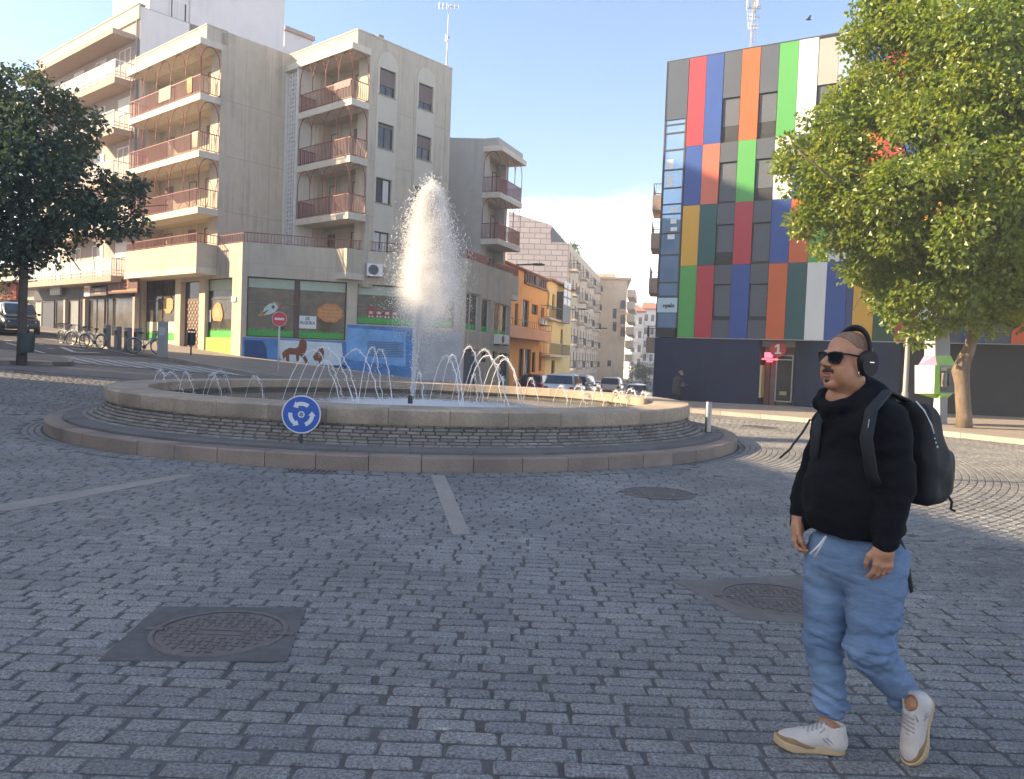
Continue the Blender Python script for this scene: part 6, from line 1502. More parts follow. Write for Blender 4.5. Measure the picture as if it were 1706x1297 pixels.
# bicycles
def bicycle(lab, m, basket=True, grp='parked bicycles'):
    t = thing('bicycle', lab, 'bicycle', (0, 0, 0), group=grp); M_tyre = mat('tyre', (.025, .025, .027), .8); M_rimw = mat('rim_metal', (.45, .45, .46), .4, metal=.6)
    for x in (-.52, .52):
        b = MB(); b.tube([(x + .32 * math.cos(k), 0, .34 + .32 * math.sin(k)) for k in np.linspace(0, 6.2832, 29)], .022, 6, cap=False); w = b.build('wheel', M_tyre, t, smooth=True)
        b = MB(); b.tube([(x + .29 * math.cos(k), 0, .34 + .29 * math.sin(k)) for k in np.linspace(0, 6.2832, 29)], .010, 5, cap=False)
        for k in range(10): a = k * math.pi / 5; b.tube([(x, 0, .34), (x + .29 * math.cos(a), 0, .34 + .29 * math.sin(a))], .003, 3)
        b.tube([(x, -.04, .34), (x, .04, .34)], .03, 8); b.build('spokes', M_rimw, w)
        b = MB(); a0, a1 = (.3, 2.9); b.tube([(x + .365 * math.cos(k), 0, .34 + .365 * math.sin(k)) for k in np.linspace(a0, a1, 12)], .025, 5); b.build('mudguard', m, t, smooth=True)
    b = MB(); S, H, BB = Vector((-.18, 0, .78)), Vector((.38, 0, .82)), Vector((-.06, 0, .30))
    for a, c2, r in ((BB, S, .02), (BB, H, .03), (Vector((-.15, 0, .62)), H - Vector((0, 0, .10)), .02), (BB, Vector((-.52, 0, .34)), .014), (S - Vector((0, 0, .12)), Vector((-.52, 0, .34)), .014), (H, Vector((.52, 0, .34)), .02), (H, H + Vector((-.03, 0, .18)), .016)): b.tube([a, c2], r, 7)
    b.build('frame', m, t, smooth=True)
    b = MB(); b.tube([(.30, -.30, 1.0), (.37, -.12, 1.02), (.37, .12, 1.02), (.30, .30, 1.0)], .014, 6); b.build('handlebar', M_black, t, smooth=True)
    b = MB(); b.ball((-.22, 0, .93), .14, .09, .045, 10, 6); b.tube([S, (-.2, 0, .92)], .014, 6); b.build('saddle', M_black, t, smooth=True)
    b = MB(); b.tube([(-.06, -.14, .14), (-.06, -.1, .14), (-.06, -.08, .3), (-.06, .08, .3), (-.06, .1, .46), (-.06, .14, .46)], .012, 5); b.tube([(-.06, -.05, .3), (-.06, -.06, .3)], .09, 14); b.build('crank', M_black, t)
    if basket:
        b = MB()
        for x0, y0, x1, y1 in ((.45, -.16, .75, -.16), (.45, .16, .75, .16), (.45, -.16, .45, .16), (.75, -.16, .75, .16)):
            for k in range(5): b.tube([(x0, y0, .84 + k * .05), (x1, y1, .84 + k * .05)], .006, 4)
            for k in range(5): f0 = k / 4; b.tube([(x0 + (x1 - x0) * f0, y0 + (y1 - y0) * f0, .84), (x0 + (x1 - x0) * f0, y0 + (y1 - y0) * f0, 1.04)], .006, 4)
        b.build('basket', M_postd, t)
    return t
bk0 = bicycle('lone grey and yellow hire bicycle docked beside the tall terminal', mat('bike_grey', (.36, .38, .42), .4))
p = gpt(243, 589, .13); bk0.location = p; bk0.rotation_euler = (0, 0, R(8)); bk0['group'] = 'parked bicycles'
for (x, y, rz, lab) in ((112, 573, 150, 'parked bicycle farthest up the climbing street'), (133, 576, 165, 'dark parked bicycle between two others by the shops'), (154, 580, 160, 'parked bicycle with pale mudguard nearest the hire docks')):
    p = gpt(x, y, .0); dup(bk0, p, R(rz), lab)
# payphone
pb = onz(1563, 706, .13); pY = pb.y
t = thing('phone_booth', 'white grey and lime green payphone kiosk beside the sunlit tree', 'phone booth', pb)
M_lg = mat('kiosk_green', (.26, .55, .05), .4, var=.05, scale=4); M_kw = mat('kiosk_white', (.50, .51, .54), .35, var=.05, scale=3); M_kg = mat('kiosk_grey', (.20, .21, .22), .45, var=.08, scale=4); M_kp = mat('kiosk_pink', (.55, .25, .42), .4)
def kp_(x, y, dy): return at(x, y, pY + dy)
def kquad(name, pts, m):
    b = MB(); q = [kp_(*p) for p in pts]; b.add(q, [tuple(range(len(q)))]); return b.build(name, m, t)
# vertical centre edge is nearest (dy 0); left and right faces fold back
zt = [706, 661, 655, 607, 592, 568, 548]
kb = MB()
def solid(name, xl, xc, xr, y0, y1, xl2, xc2, xr2, ml, mr, back=.55):
    """four-sided frustum with one corner towards us: left and right faces as two parts"""
    for nm, pts, m in ((name + '_left', ((xl, y0, back), (xc, y0, 0), (xc2, y1, 0), (xl2, y1, back)), ml), (name + '_right', ((xc, y0, 0), (xr, y0, back), (xr2, y1, back), (xc2, y1, 0)), mr)):
        kquad('side_panel', pts, m)
    xm = (xl + xr) - xc; xm2 = (xl2 + xr2) - xc2
    kquad('back_panel', ((xr, y0, back), (xm, y0, back * 2), (xm2, y1, back * 2), (xr2, y1, back)), M_kg); kquad('back_panel', ((xm, y0, back * 2), (xl, y0, back), (xl2, y1, back), (xm2, y1, back * 2)), M_kg)
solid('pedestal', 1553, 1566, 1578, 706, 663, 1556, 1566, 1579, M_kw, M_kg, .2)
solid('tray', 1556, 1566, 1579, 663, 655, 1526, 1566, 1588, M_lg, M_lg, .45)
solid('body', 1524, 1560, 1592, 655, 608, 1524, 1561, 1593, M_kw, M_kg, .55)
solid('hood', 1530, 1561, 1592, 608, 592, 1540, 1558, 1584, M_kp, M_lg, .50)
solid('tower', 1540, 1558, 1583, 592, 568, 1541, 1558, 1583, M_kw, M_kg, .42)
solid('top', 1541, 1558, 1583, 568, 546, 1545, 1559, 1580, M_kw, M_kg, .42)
kquad('top_panel', ((1545, 546, .42), (1559, 546, 0), (1580, 546, .42), (1566, 546, .84)), M_kw)
kquad('edge_trim', ((1556, 655, -.012), (1566, 655, -.012), (1566, 608, -.012), (1558, 608, -.012)), M_lg)
kquad('phone_recess', ((1568, 652, .10), (1590, 653, .46), (1590, 614, .46), (1568, 613, .10)), mat('kiosk_dark', (.05, .05, .05), .5))
b = MB(); q = kp_(1573, 633, .0); b.box(q, .16, .12, .42, R(35)); b.build('telephone', mat('phone_grey', (.16, .15, .14), .4), t, bevel=.02)
b = MB(); b.tube([kp_(1580, 622, .12), kp_(1579, 632, .1), kp_(1580, 642, .14)], .03, 8); b.build('handset', M_black, t, smooth=True)
b = MB(); q = kp_(1572, 636, -.075)
for i in range(3):
    for j in range(4): b.box(q + Vector((.035 * (i - 1), .02 * i, .035 * (j - 1.5))), .02, .02, .02, R(35))
b.build('keypad', M_steel, t)
kquad('header_sign', ((1568, 617, .08), (1580, 617, .3), (1580, 612, .3), (1568, 612, .08)), mat('kiosk_label', (.42, .36, .22), .5))
# ================================================================ vehicles
M_tyre = mat('tyre', (.025, .025, .027), .8); M_carglass = glass_mat('car_glass', (.02, .03, .05), .04, .2, .8, (.06, .09, .13)); M_tail = mat('tail_light', (.35, .015, .015), .25); M_head = mat('head_light', (.6, .62, .64), .15); M_plate = mat('number_plate', (.65, .66, .66), .5); M_bumper = mat('bumper', (.035, .036, .04), .6)
def car(lab, col, loc, rz, L=4.2, Wd_=1.78, H=1.47, kind='hatch', cat='car', name='parked_car', grp='cars in the street falling away'):
    """rear of the car at -x"""
    t = thing(name, lab, cat, loc, rz, grp); og = Vector(loc)
    m = mat('car_paint_%02d' % int(sum(col) * 1000 % 97), col, .28, coat=.6, var=.03, scale=1)
    hw = Wd_ / 2; h0, hb = .28, H * .60
    if kind == 'van': prof = [(-L / 2, hb * 1.05), (-L / 2 + .05, H - .08), (-L / 2 + .3, H), (L * .12, H), (L * .22, H * .93), (L * .36, hb * 1.05), (L / 2 - .1, hb * .85), (L / 2, hb * .6)]; cab = [(-L / 2 + .1, hb * 1.05), (-L / 2 + .16, H - .12), (L * .12, H - .06), (L * .20, H * .9), (L * .34, hb * 1.08)]
    else: prof = None
    # body: cross sections along the length
    secs = [(-L / 2, .40, hb * .80, .86), (-L / 2 + .08, h0, hb * .98, .95), (-L * .30, h0, hb, 1.0), (0, h0, hb, 1.0), (L * .25, h0, hb * .97, 1.0), (L / 2 - .35, h0, hb * .82, .96), (L / 2 - .06, h0 + .05, hb * .68, .86), (L / 2, .42, hb * .55, .74)]
    def loft(secs, rnd_=.16, topin=.0):
        b = MB(); n = 16; vs = []
        for (x, z0, z1, wf) in secs:
            for k in range(n):
                a = 2 * math.pi * k / n; c2, s2 = math.cos(a), math.sin(a); e = .38
                y = hw * wf * math.copysign(abs(c2) ** e, c2); zz = (z0 + z1) / 2 + (z1 - z0) / 2 * math.copysign(abs(s2) ** e, s2)
                y *= 1 - topin * max(0, (zz - z0) / (z1 - z0)); vs.append((x, y, zz))
        fs = [(i * n + k, i * n + (k + 1) % n, (i + 1) * n + (k + 1) % n, (i + 1) * n + k) for i in range(len(secs) - 1) for k in range(n)]
        fs += [tuple(range(n))[::-1], tuple((len(secs) - 1) * n + k for k in range(n))]
        b.add(vs, [f[::-1] for f in fs]); return b
    loft(secs).build('body', m, t, smooth=True, origin=(0, 0, 0), auto=50)
    if kind == 'van': cs = [(-L / 2 + .03, hb - .1, H - .1, .93), (-L / 2 + .2, hb - .1, H, .95), (L * .10, hb - .1, H, .95), (L * .22, hb - .1, H * .92, .93), (L * .38, hb - .12, hb + .02, .88)]
    else: cs = [(-L / 2 + .12, hb - .12, hb + .05, .90), (-L / 2 + .42, hb - .1, H - .07, .90), (-L * .22, hb - .1, H, .92), (L * .05, hb - .1, H - .02, .92), (L * .27, hb - .1, hb + .02, .88)]
    loft(cs, topin=.16).build('roof', m, t, smooth=True, origin=(0, 0, 0), auto=50)
    # glass: rear, front and the two sides, set just proud of the roof shell
    gz0, gz1 = hb + .06, H - .12
    def cabx(z, rear):
        a, c2 = (cs[0], cs[1]) if rear else (cs[-1], cs[-2]); f = min(1, max(0, (z - a[2]) / max(.01, c2[2] - a[2]))); return a[0] + (c2[0] - a[0]) * f
    for rear in (True, False):
        sg = -1 if rear else 1; b = MB(); q = []
        for z, wy in ((gz0, .80), (gz1, .70)):
            x = cabx(z, rear) + sg * .025
            q += [(x, -hw * wy, z), (x, hw * wy, z)]
        b.add([q[0], q[1], q[3], q[2]], [(0, 1, 2, 3) if not rear else (3, 2, 1, 0)]); b.build('rear_window' if rear else 'windscreen', M_carglass, t, origin=(0, 0, 0))
    for sg in (-1, 1):
        b = MB(); x0, x1 = cabx(gz0, True) + .3, cabx(gz0, False) - .25; x2, x3 = cabx(gz1, True) + .25, cabx(gz1, False) - .3
        tz = lambda z: hw * .915 * (1 - .16 * max(0, (z - hb + .1) / (H - hb + .1))) + .012
        xm = (x0 + x1) / 2
        for (a, c2, d, e) in ((x0, xm - .04, xm - .04, x2), (xm + .04, x1, x3, xm + .04)): b.add([(a, sg * tz(gz0), gz0), (c2, sg * tz(gz0), gz0), (d, sg * tz(gz1), gz1), (e, sg * tz(gz1), gz1)], [(0, 1, 2, 3)])
        b.build('side_window', M_carglass, t, origin=(0, 0, 0))
        b = MB(); b.ball((L * .20, sg * (hw + .09), hb + .06), .08, .10, .07, 8, 6); b.build('mirror', m, t, smooth=True, origin=(0, 0, 0))
        b = MB(); b.box((-L / 2 + .035, sg * hw * .74, hb * .80), .10, .22, .20); b.build('tail_light', M_tail, t, origin=(0, 0, 0), bevel=.02)
        b = MB(); b.ball((L / 2 - .16, sg * hw * .66, hb * .60), .14, .2, .09, 10, 6); b.build('headlight', M_head, t, smooth=True, origin=(0, 0, 0))
        for x in (-L * .31, L * .31):
            b = MB(); b.tube([(x, sg * (hw - .20), .31), (x, sg * (hw - .0), .31)], .31, 20); w = b.build('wheel', M_tyre, t, smooth=True, origin=(0, 0, 0), auto=40)
            b = MB(); b.tube([(x, sg * (hw - .02), .31), (x, sg * (hw + .012), .31)], .19, 16); b.build('wheel_rim', M_steel, w, origin=(0, 0, 0))
    for sg, nm in ((-1, 'rear_bumper'), (1, 'front_bumper')):
        b = MB(); b.box((sg * (L / 2 - .04), 0, .40), .16, Wd_ * .84, .20); b.build(nm, M_bumper, t, origin=(0, 0, 0), bevel=.04)
        b = MB(); b.box((sg * (L / 2 + .045), 0, .46 if sg > 0 else hb * .66), .012, .50, .11); b.build('number_plate', M_plate, t, origin=(0, 0, 0))
    return t
def street_car(lab, col, x, ytop, Y, H, rz, **k):
    p = at(x, ytop, Y); p.z = p.z - H; return car(lab, col, p, rz, H=H, **k)
street_car('dark red hatchback parked on the left of the street falling away', (.20, .02, .03), 894, 622, 56, 1.48, R(76), L=3.9, Wd_=1.72)
street_car('pale blue grey hatchback nearest us in the street falling away', (.50, .56, .62), 943, 621, 43, 1.5, R(76), Wd_=1.82)
street_car('beige van half hidden beside the pale hatchback', (.46, .40, .33), 968, 623, 52, 1.75, R(76), kind='van', name='parked_van', cat='van', L=4.3)
street_car('silver estate car in the middle of the far street', (.52, .52, .51), 1020, 627, 68, 1.62, R(78), Wd_=1.86)
street_car('small white car behind the yellow marker in the far street', (.6, .6, .6), 992, 633, 80, 1.45, R(77))
street_car('dark car with bright red tail lights near the slate wall', (.03, .03, .035), 1062, 638, 58, 1.45, R(80))
p = gpt(24, 556); van = car('dark people carrier parked beyond the shaded tree', (.015, .017, .022), p, math.atan2(-.75, .66), L=4.5, Wd_=1.85, H=1.75, kind='van', name='parked_van', cat='van', grp='cars parked up the climbing street')
p = gpt(-45, 552); car('dark hatchback parked behind the people carrier at the picture edge', (.03, .035, .045), p, math.atan2(-.75, .66), L=4.2, grp='cars parked up the climbing street')
# ================================================================ people
def v3(p): return np.array([p[0], p[1], p[2]], float)
def surface_nets(D, o, h):
    nx, ny, nz = D.shape; S = D < 0
    c = [(i, j, k) for i in (0, 1) for j in (0, 1) for k in (0, 1)]
    sl = lambda A, d: A[d[0]:nx - 1 + d[0], d[1]:ny - 1 + d[1], d[2]:nz - 1 + d[2]]
    cnt = sum(sl(S, d).astype(np.int8) for d in c); act = (cnt > 0) & (cnt < 8); idx = np.argwhere(act)
    ids = -np.ones(act.shape, np.int64); ids[act] = np.arange(len(idx))
    P = np.zeros((len(idx), 3)); W = np.zeros(len(idx))
    for a in c:
        for ax in range(3):
            if a[ax]: continue
            b = list(a); b[ax] = 1
            da = D[idx[:, 0] + a[0], idx[:, 1] + a[1], idx[:, 2] + a[2]]; db = D[idx[:, 0] + b[0], idx[:, 1] + b[1], idx[:, 2] + b[2]]
            m = (da < 0) != (db < 0); t = np.where(m, da / np.where(m, da - db, 1), 0)
            q = np.array(a, float)[None, :].repeat(len(idx), 0); q[:, ax] += t; P[m] += q[m]; W[m] += 1
    P = (idx + P / W[:, None]) * h + o
    fs = []
    for ax in range(3):
        u, v = (ax + 1) % 3, (ax + 2) % 3
        a0 = [slice(None)] * 3; a1 = [slice(None)] * 3; a0[ax] = slice(0, -1); a1[ax] = slice(1, None)
        sa, sb = S[tuple(a0)], S[tuple(a1)]; e = np.argwhere(sa != sb)
        e = e[(e[:, u] > 0) & (e[:, v] > 0) & (e[:, u] < D.shape[u] - 1) & (e[:, v] < D.shape[v] - 1)]
        def cell(du, dv):
            q = e.copy(); q[:, u] -= du; q[:, v] -= dv; return ids[q[:, 0], q[:, 1], q[:, 2]]
        Q = np.stack([cell(1, 1), cell(0, 1), cell(0, 0), cell(1, 0)], 1); flip = ~sa[e[:, 0], e[:, 1], e[:, 2]]
        Q[flip] = Q[flip][:, ::-1]; fs.append(Q)
    return P, np.concatenate(fs)
def rcone(X, a, b, r1, r2):
    a, b = v3(a), v3(b); ab = b - a; t = np.clip(((X - a) @ ab) / (ab @ ab + 1e-9), 0, 1)
    return np.linalg.norm(X - a - t[..., None] * ab, axis=-1) - (r1 + (r2 - r1) * t)
def ell(X, c, r, M=None):
    q = X - v3(c)
    if M is not None: q = q @ M
    k = np.linalg.norm(q / np.array(r), axis=-1); k2 = np.linalg.norm(q / np.array(r) ** 2, axis=-1) + 1e-9
    return k * (k - 1) / k2
def rbox(X, c, hs, r, M=None):
    q = X - v3(c)
    if M is not None: q = q @ M
    d = np.abs(q) - (np.array(hs) - r); return np.linalg.norm(np.maximum(d, 0), axis=-1) + np.minimum(d.max(-1), 0) - r
def smin(a, b, k):
    h = np.clip(.5 + .5 * (b - a) / k, 0, 1); return b + (a - b) * h - k * h * (1 - h)
def SM(ds, k):
    d = ds[0]
    for e in ds[1:]: d = smin(d, e, k)
    return d
def sdf_geo(fn, lo, hi, h):
    lo, hi = v3(lo), v3(hi); n = np.ceil((hi - lo) / h).astype(int) + 1
    X = np.stack(np.meshgrid(*[lo[i] + h * np.arange(n[i]) for i in range(3)], indexing='ij'), -1)
    return surface_nets(fn(X), lo, h)
def geo_obj(name, geos, m, parent=None, org=None, smooth=True, relax=1):
    V, Fc, n = [], [], 0
    for P, Fq in geos: V.append(P); Fc.append(Fq + n); n += len(P)
    V = np.concatenate(V); Fc = np.concatenate(Fc)
    for _ in range(relax):
        A = np.zeros_like(V); W = np.zeros(len(V))
        for i in range(4):
            a, b = Fc[:, i], Fc[:, (i + 1) % 4]; np.add.at(A, a, V[b]); np.add.at(W, a, 1); np.add.at(A, b, V[a]); np.add.at(W, b, 1)
        V = V * .5 + .5 * A / W[:, None]
    og = Vector(org) if org is not None else ORG[parent.name]
    me = bpy.data.meshes.new(name); me.from_pydata((V - v3(og)).tolist(), [], Fc.tolist()); me.materials.append(m)
    me.polygons.foreach_set('use_smooth', [smooth] * len(Fc)); me.update(); return link(name, me, parent, og)
M_skin = bpy.data.materials.new('skin'); M_skin.use_nodes = True
def _skin():
    t = M_skin.node_tree; p = t.nodes['Principled BSDF']; geo = N(t, 'ShaderNodeNewGeometry'); n = N(t, 'ShaderNodeTexNoise', i_Scale=22.0, i_Detail=4.0); t.links.new(geo.outputs['Position'], n.inputs['Vector'])
    r = N(t, 'ShaderNodeMapRange', i_1=.3, i_2=.7); t.links.new(n.outputs[0], r.inputs[0]); x = N(t, 'ShaderNodeMixRGB', i_1=(.40, .18, .095, 1), i_2=(.47, .245, .145, 1)); t.links.new(r.outputs[0], x.inputs[0]); t.links.new(x.outputs[0], p.inputs['Base Color'])
    p.inputs['Roughness'].default_value = .5; p.inputs['Subsurface Weight'].default_value = .12; p.inputs['Subsurface Radius'].default_value = (.01, .004, .002)
_skin()
M_hood = mat('black_fleece', (.0055, .006, .0085), .95, var=.25, scale=8, bump=.35, bscale=140, spec=.25)
M_jean = bpy.data.materials.new('washed_denim'); M_jean.use_nodes = True
def _jean():
    t = M_jean.node_tree; p = t.nodes['Principled BSDF']; L = t.links.new; geo = N(t, 'ShaderNodeNewGeometry')
    n = N(t, 'ShaderNodeTexNoise', i_Scale=3.2, i_Detail=3.0); L(geo.outputs['Position'], n.inputs['Vector'])
    mp = N(t, 'ShaderNodeMapping'); mp.inputs['Scale'].default_value = (1, 1, 3.2); L(geo.outputs['Position'], mp.inputs[0]); n2 = N(t, 'ShaderNodeTexNoise', i_Scale=30.0, i_Detail=6.0, i_Distortion=.3); L(mp.outputs[0], n2.inputs['Vector'])
    a = N(t, 'ShaderNodeMath', operation='MULTIPLY_ADD', i_1=.5); L(n2.outputs[0], a.inputs[0]); L(n.outputs[0], a.inputs[2])
    r = N(t, 'ShaderNodeMapRange', i_1=.30, i_2=1.15); L(a.outputs[0], r.inputs[0]); x = N(t, 'ShaderNodeMixRGB', i_1=(.045, .085, .175, 1), i_2=(.20, .29, .425, 1)); L(r.outputs[0], x.inputs[0]); L(x.outputs[0], p.inputs['Base Color'])
    p.inputs['Roughness'].default_value = .85; n3 = N(t, 'ShaderNodeTexNoise', i_Scale=220.0, i_Detail=2.0); L(geo.outputs['Position'], n3.inputs['Vector']); b = N(t, 'ShaderNodeBump', i_Strength=.25, i_Distance=.003); L(n3.outputs[0], b.inputs['Height']); L(b.outputs[0], p.inputs['Normal'])
_jean()
M_hair = mat('stubble', (.25, .145, .095), .9, var=.25, scale=60, bump=.4, bscale=300)
M_tash = mat('moustache_brown', (.06, .032, .025), .9, var=.3, scale=80)
M_bplas = mat('black_plastic', (.010, .010, .012), .5, spec=.3); M_lens = mat('dark_lens', (.005, .006, .009), .15, spec=.25); M_silver = mat('silver', (.7, .7, .72), .2, metal=.9)
M_nylon = mat('black_nylon', (.007, .0075, .009), .7, var=.2, scale=14, bump=.2, bscale=120); M_web = mat('webbing', (.014, .015, .018), .8)
M_cord = mat('white_cord', (.62, .61, .60), .8); M_leather = mat('white_leather', (.50, .45, .41), .55, var=.15, scale=18, bump=.1, bscale=80); M_tan = mat('tan_suede', (.27, .17, .085), .9, var=.2, scale=25); M_gum = mat('gum_sole', (.46, .33, .19), .6, var=.1, scale=20); M_lace = mat('lace_grey', (.36, .33, .34), .8)
MY = 3.38
def mp(x, y, dy=0.0): return v3(at(x, y, MY + dy))
def wrinkle(X, amp, fr, seed, st=(1, 1, 1)):
    rs = np.random.RandomState(seed); d = 0; Y = X * np.array(st)
    for i in range(5):
        k = rs.randn(3); k /= np.linalg.norm(k); k2 = rs.randn(3); d = d + np.sin((Y @ k) * fr * (1 + .45 * i) + 1.3 * np.sin(Y @ k2 * fr * .5 + i) + rs.rand() * 6) / (1 + .5 * i)
    return d * amp / 2.2
base = (float(at(1440, 1255, MY).x), MY, 0.0)
# head frame: forward, left, up
yaw = math.atan2(-.38, -.925); hf = v3((math.cos(yaw), math.sin(yaw), 0)); hu = v3((.04, 0, 1)); hu /= np.linalg.norm(hu); hl = np.cross(hu, hf); hf = np.cross(hl, hu)
HM = np.stack([hf, hl, hu], 1); HC = mp(1410, 600.5, 0)
def hw_(x, y, z): return HC + HM @ v3((x, y, z))
def head_fn(Xw, off=0.0):
    X = (Xw - HC) @ HM
    d = ell(X, (-.014, 0, .036), (.098, .077, .086)); d = smin(d, ell(X, (.028, 0, -.042), (.070, .066, .080)), .03)
    for s in (1, -1):
        d = smin(d, ell(X, (.040, s * .040, -.050), (.046, .038, .052)), .025); d = smin(d, ell(X, (.006, s * .052, -.078), (.05, .028, .04)), .03)
    d = smin(d, ell(X, (.076, 0, -.104), (.024, .028, .022)), .02); d = smin(d, rcone(X, (.082, -.034, .024), (.082, .034, .024), .013, .013), .016)
    d = smin(d, rcone(X, (.094, 0, .016), (.120, 0, -.018), .009, .015), .012)
    for s in (1, -1):
        d = smin(d, ell(X, (.106, s * .013, -.024), (.014, .010, .010)), .006); e = ell(X, (.092, s * .033, .004), (.014, .020, .013)); d = np.maximum(d, -e + .004) * 1.0 if False else smin(d, ell(X, (.080, s * .033, .003), (.014, .018, .013)), .006)
        d = smin(d, ell(X, (-.006, s * .078, -.008), (.026, .012, .036)), .01)
    d = smin(d, rcone(X, (.092, -.017, -.058), (.092, .017, -.058), .0085, .0085), .007); d = smin(d, rcone(X, (.091, -.014, -.074), (.091, .014, -.074), .0095, .0095), .007)
    d = np.maximum(d, -(rcone(X, (.104, -.020, -.066), (.104, .020, -.066), .0028, .0028)))
    d = smin(d, rcone(X, (-.018, 0, -.10), (-.055, 0, -.21), .066, .084), .035)
    return d - off
lo = HC - .24; hi = HC + v3((.24, .24, .19)); lo = HC - v3((.22, .22, .25)); hi = HC + v3((.20, .20, .17))
gh = sdf_geo(head_fn, lo, hi, .0036)
# skeleton points
SHR, SHL = mp(1388, 708, .16), mp(1478, 706, -.16)
ELR, WRR = mp(1356, 792, .20), mp(1332, 868, .12)
ELL_, WRL = mp(1490, 800, -.20), mp(1476, 902, -.24)
CHEST, BELLY, PELV = mp(1432, 730, .0), mp(1420, 820, -.02), mp(1424, 925, .0)
HPR, HPL = mp(1386, 930, .07), mp(1462, 935, -.08)
KNR, ANR = mp(1375, 1065, .05), mp(1380, 1200, .03)
KNL, ANL = mp(1448, 1078, -.12), mp(1521, 1176, -.02)
def hand(W, d, u, n, curl, spread=.0):
    d, u, n = [v3(q) / np.linalg.norm(v3(q)) for q in (d, u, n)]; u = u - d * (u @ d); u /= np.linalg.norm(u); n2 = np.cross(d, u); n = n2 if n2 @ n > 0 else -n2
    P = lambda a, b, c2=0: W + d * a + u * b + n * c2
    fing = []
    for i, (b0, ln, kk) in enumerate(((.030, .074, 1.0), (.010, .082, 1.05), (-.011, .076, 1.1), (-.030, .060, 1.2))):
        base_ = (.088 - .004 * abs(i - 1), b0); seg = [ln * .46, ln * .32, ln * .24]; ang = 0; p = P(base_[0], base_[1]); ch = [p]
        for s_, a in zip(seg, (curl * .55, curl * .75, curl * .45)):
            ang += a * kk; p = p + (d * math.cos(ang) + n * math.sin(ang) + u * (.12 - .07 * i) * spread) * s_; ch.append(p)
        fing.append(ch)
    th = [P(.022, .030, .012), P(.055, .050, .022), P(.085, .050, .034), P(.105, .040, .044)]
    def fn(X):
        ax = np.stack([d, u, n], 1); e = rbox(X, P(.050, 0, .004), (.044, .040, .0155), .0145, ax); e = smin(e, rcone(X, P(-.05, 0, 0), P(.03, 0, 0), .029, .029), .02); e = smin(e, ell(X, P(.04, .026, .014), (.032, .018, .018), ax), .012)
        for ch in fing:
            f0 = SM([rcone(X, ch[j], ch[j + 1], .0098 - .0012 * j, .0092 - .0012 * j) for j in range(3)], .004); e = smin(e, f0, .006); e = smin(e, np.linalg.norm(X - ch[0], axis=-1) - .0108, .008)
        e = smin(e, SM([rcone(X, th[j], th[j + 1], .0135 - .0018 * j, .0122 - .0018 * j) for j in range(3)], .005), .010); return e
    al = np.array([c for ch in fing for c in ch] + th + [W, P(.09, .045), P(.09, -.045)]); return sdf_geo(fn, al.min(0) - .05, al.max(0) + .03, .0030)
ghl = hand(WRL + v3((0, -.0, -.012)), (-.10, -.05, -1), (-.92, -.1, 0), (.1, 1, 0), .62, .6)
ghr = hand(WRR + v3((-.01, -.01, -.0)), (-.10, -.15, -1), (-.55, -.80, 0), (.8, -.5, 0), 1.0, .4)
hr = v3(onz(1407, 1257, 0.0)); tr = v3(onz(1297, 1243, 0.0)); HEELR = hr + v3((.01, .02, 0)); FWR = (tr - hr) * v3((1, .6, 0)); FWR /= np.linalg.norm(FWR)
tl = v3(onz(1519, 1272, 0.0)); FWL = v3((-.075, -.075, -.262)); FWL /= np.linalg.norm(FWL); HEELL = tl - FWL * .272 + v3((.015, .01, .004)); UPL = v3((-.80, -.52, .25)); UPL = UPL - FWL * (UPL @ FWL); UPL /= np.linalg.norm(UPL)
FTR = HEELR + FWR * .052 + v3((0, 0, .07)); FTL = HEELL + FWL * .052 + UPL * .07
def core_fn(X):
    d = SM([rcone(X, CHEST + v3((0, .05, .08)), PELV, .12, .13), rcone(X, SHR, ELR, .055, .045), rcone(X, ELR, WRR, .043, .030), rcone(X, SHL, ELL_, .055, .045), rcone(X, ELL_, WRL, .043, .030), rcone(X, CHEST, HC - v3((-.01, -.02, .17)), .11, .08),
            rcone(X, HPR, KNR, .075, .055), rcone(X, KNR, ANR, .052, .034), rcone(X, ANR, FTR, .038, .044), rcone(X, HPL, KNL, .075, .055), rcone(X, KNL, ANL, .052, .034), rcone(X, ANL, FTL, .040, .044)], .02); return d
pts = np.array([CHEST, PELV, SHR, SHL, ELR, WRR, ELL_, WRL, HC, KNR, ANR, KNL, ANL, FTR, FTL]); gc = sdf_geo(core_fn, pts.min(0) - .15, pts.max(0) + v3((.15, .15, -.08)), .0095)
person = geo_obj('person', [gh, ghl, ghr, gc], M_skin, None, base)
tag(person, 'man in black hoodie and blue jeans walking left with sunglasses and headphones', 'person')
# hair
def hair_fn(Xw):
    X = (Xw - HC) @ HM; line = .078 - .85 * (X[..., 0] - .048) * (X[..., 0] > .0) * 1.0
    h = np.where(X[..., 0] > -.005, .052 + 1.15 * np.maximum(0, X[..., 0] - .020), .052 - 1.3 * np.maximum(0, -.005 - X[..., 0])); h = np.maximum(h, -.045)
    return np.maximum(head_fn(Xw, .0028), (h - X[..., 2]) * .75)
geo_obj('hair', [sdf_geo(hair_fn, HC - v3((.2, .2, .1)), HC + v3((.2, .2, .17)), .004)], M_hair, person)
def tash_fn(Xw):
    X = (Xw - HC) @ HM; e = SM([rcone(X, (.103, 0, -.045), (.093, s * .024, -.050), .0085, .0075) for s in (1, -1)] + [rcone(X, (.093, s * .024, -.050), (.082, s * .033, -.074), .0070, .004) for s in (1, -1)], .003)
    return np.minimum(e, ell(X, (.092, 0, -.090), (.0125, .013, .0105)))
geo_obj('moustache', [sdf_geo(tash_fn, HC - .16, HC + .14, .0028)], M_tash, person)
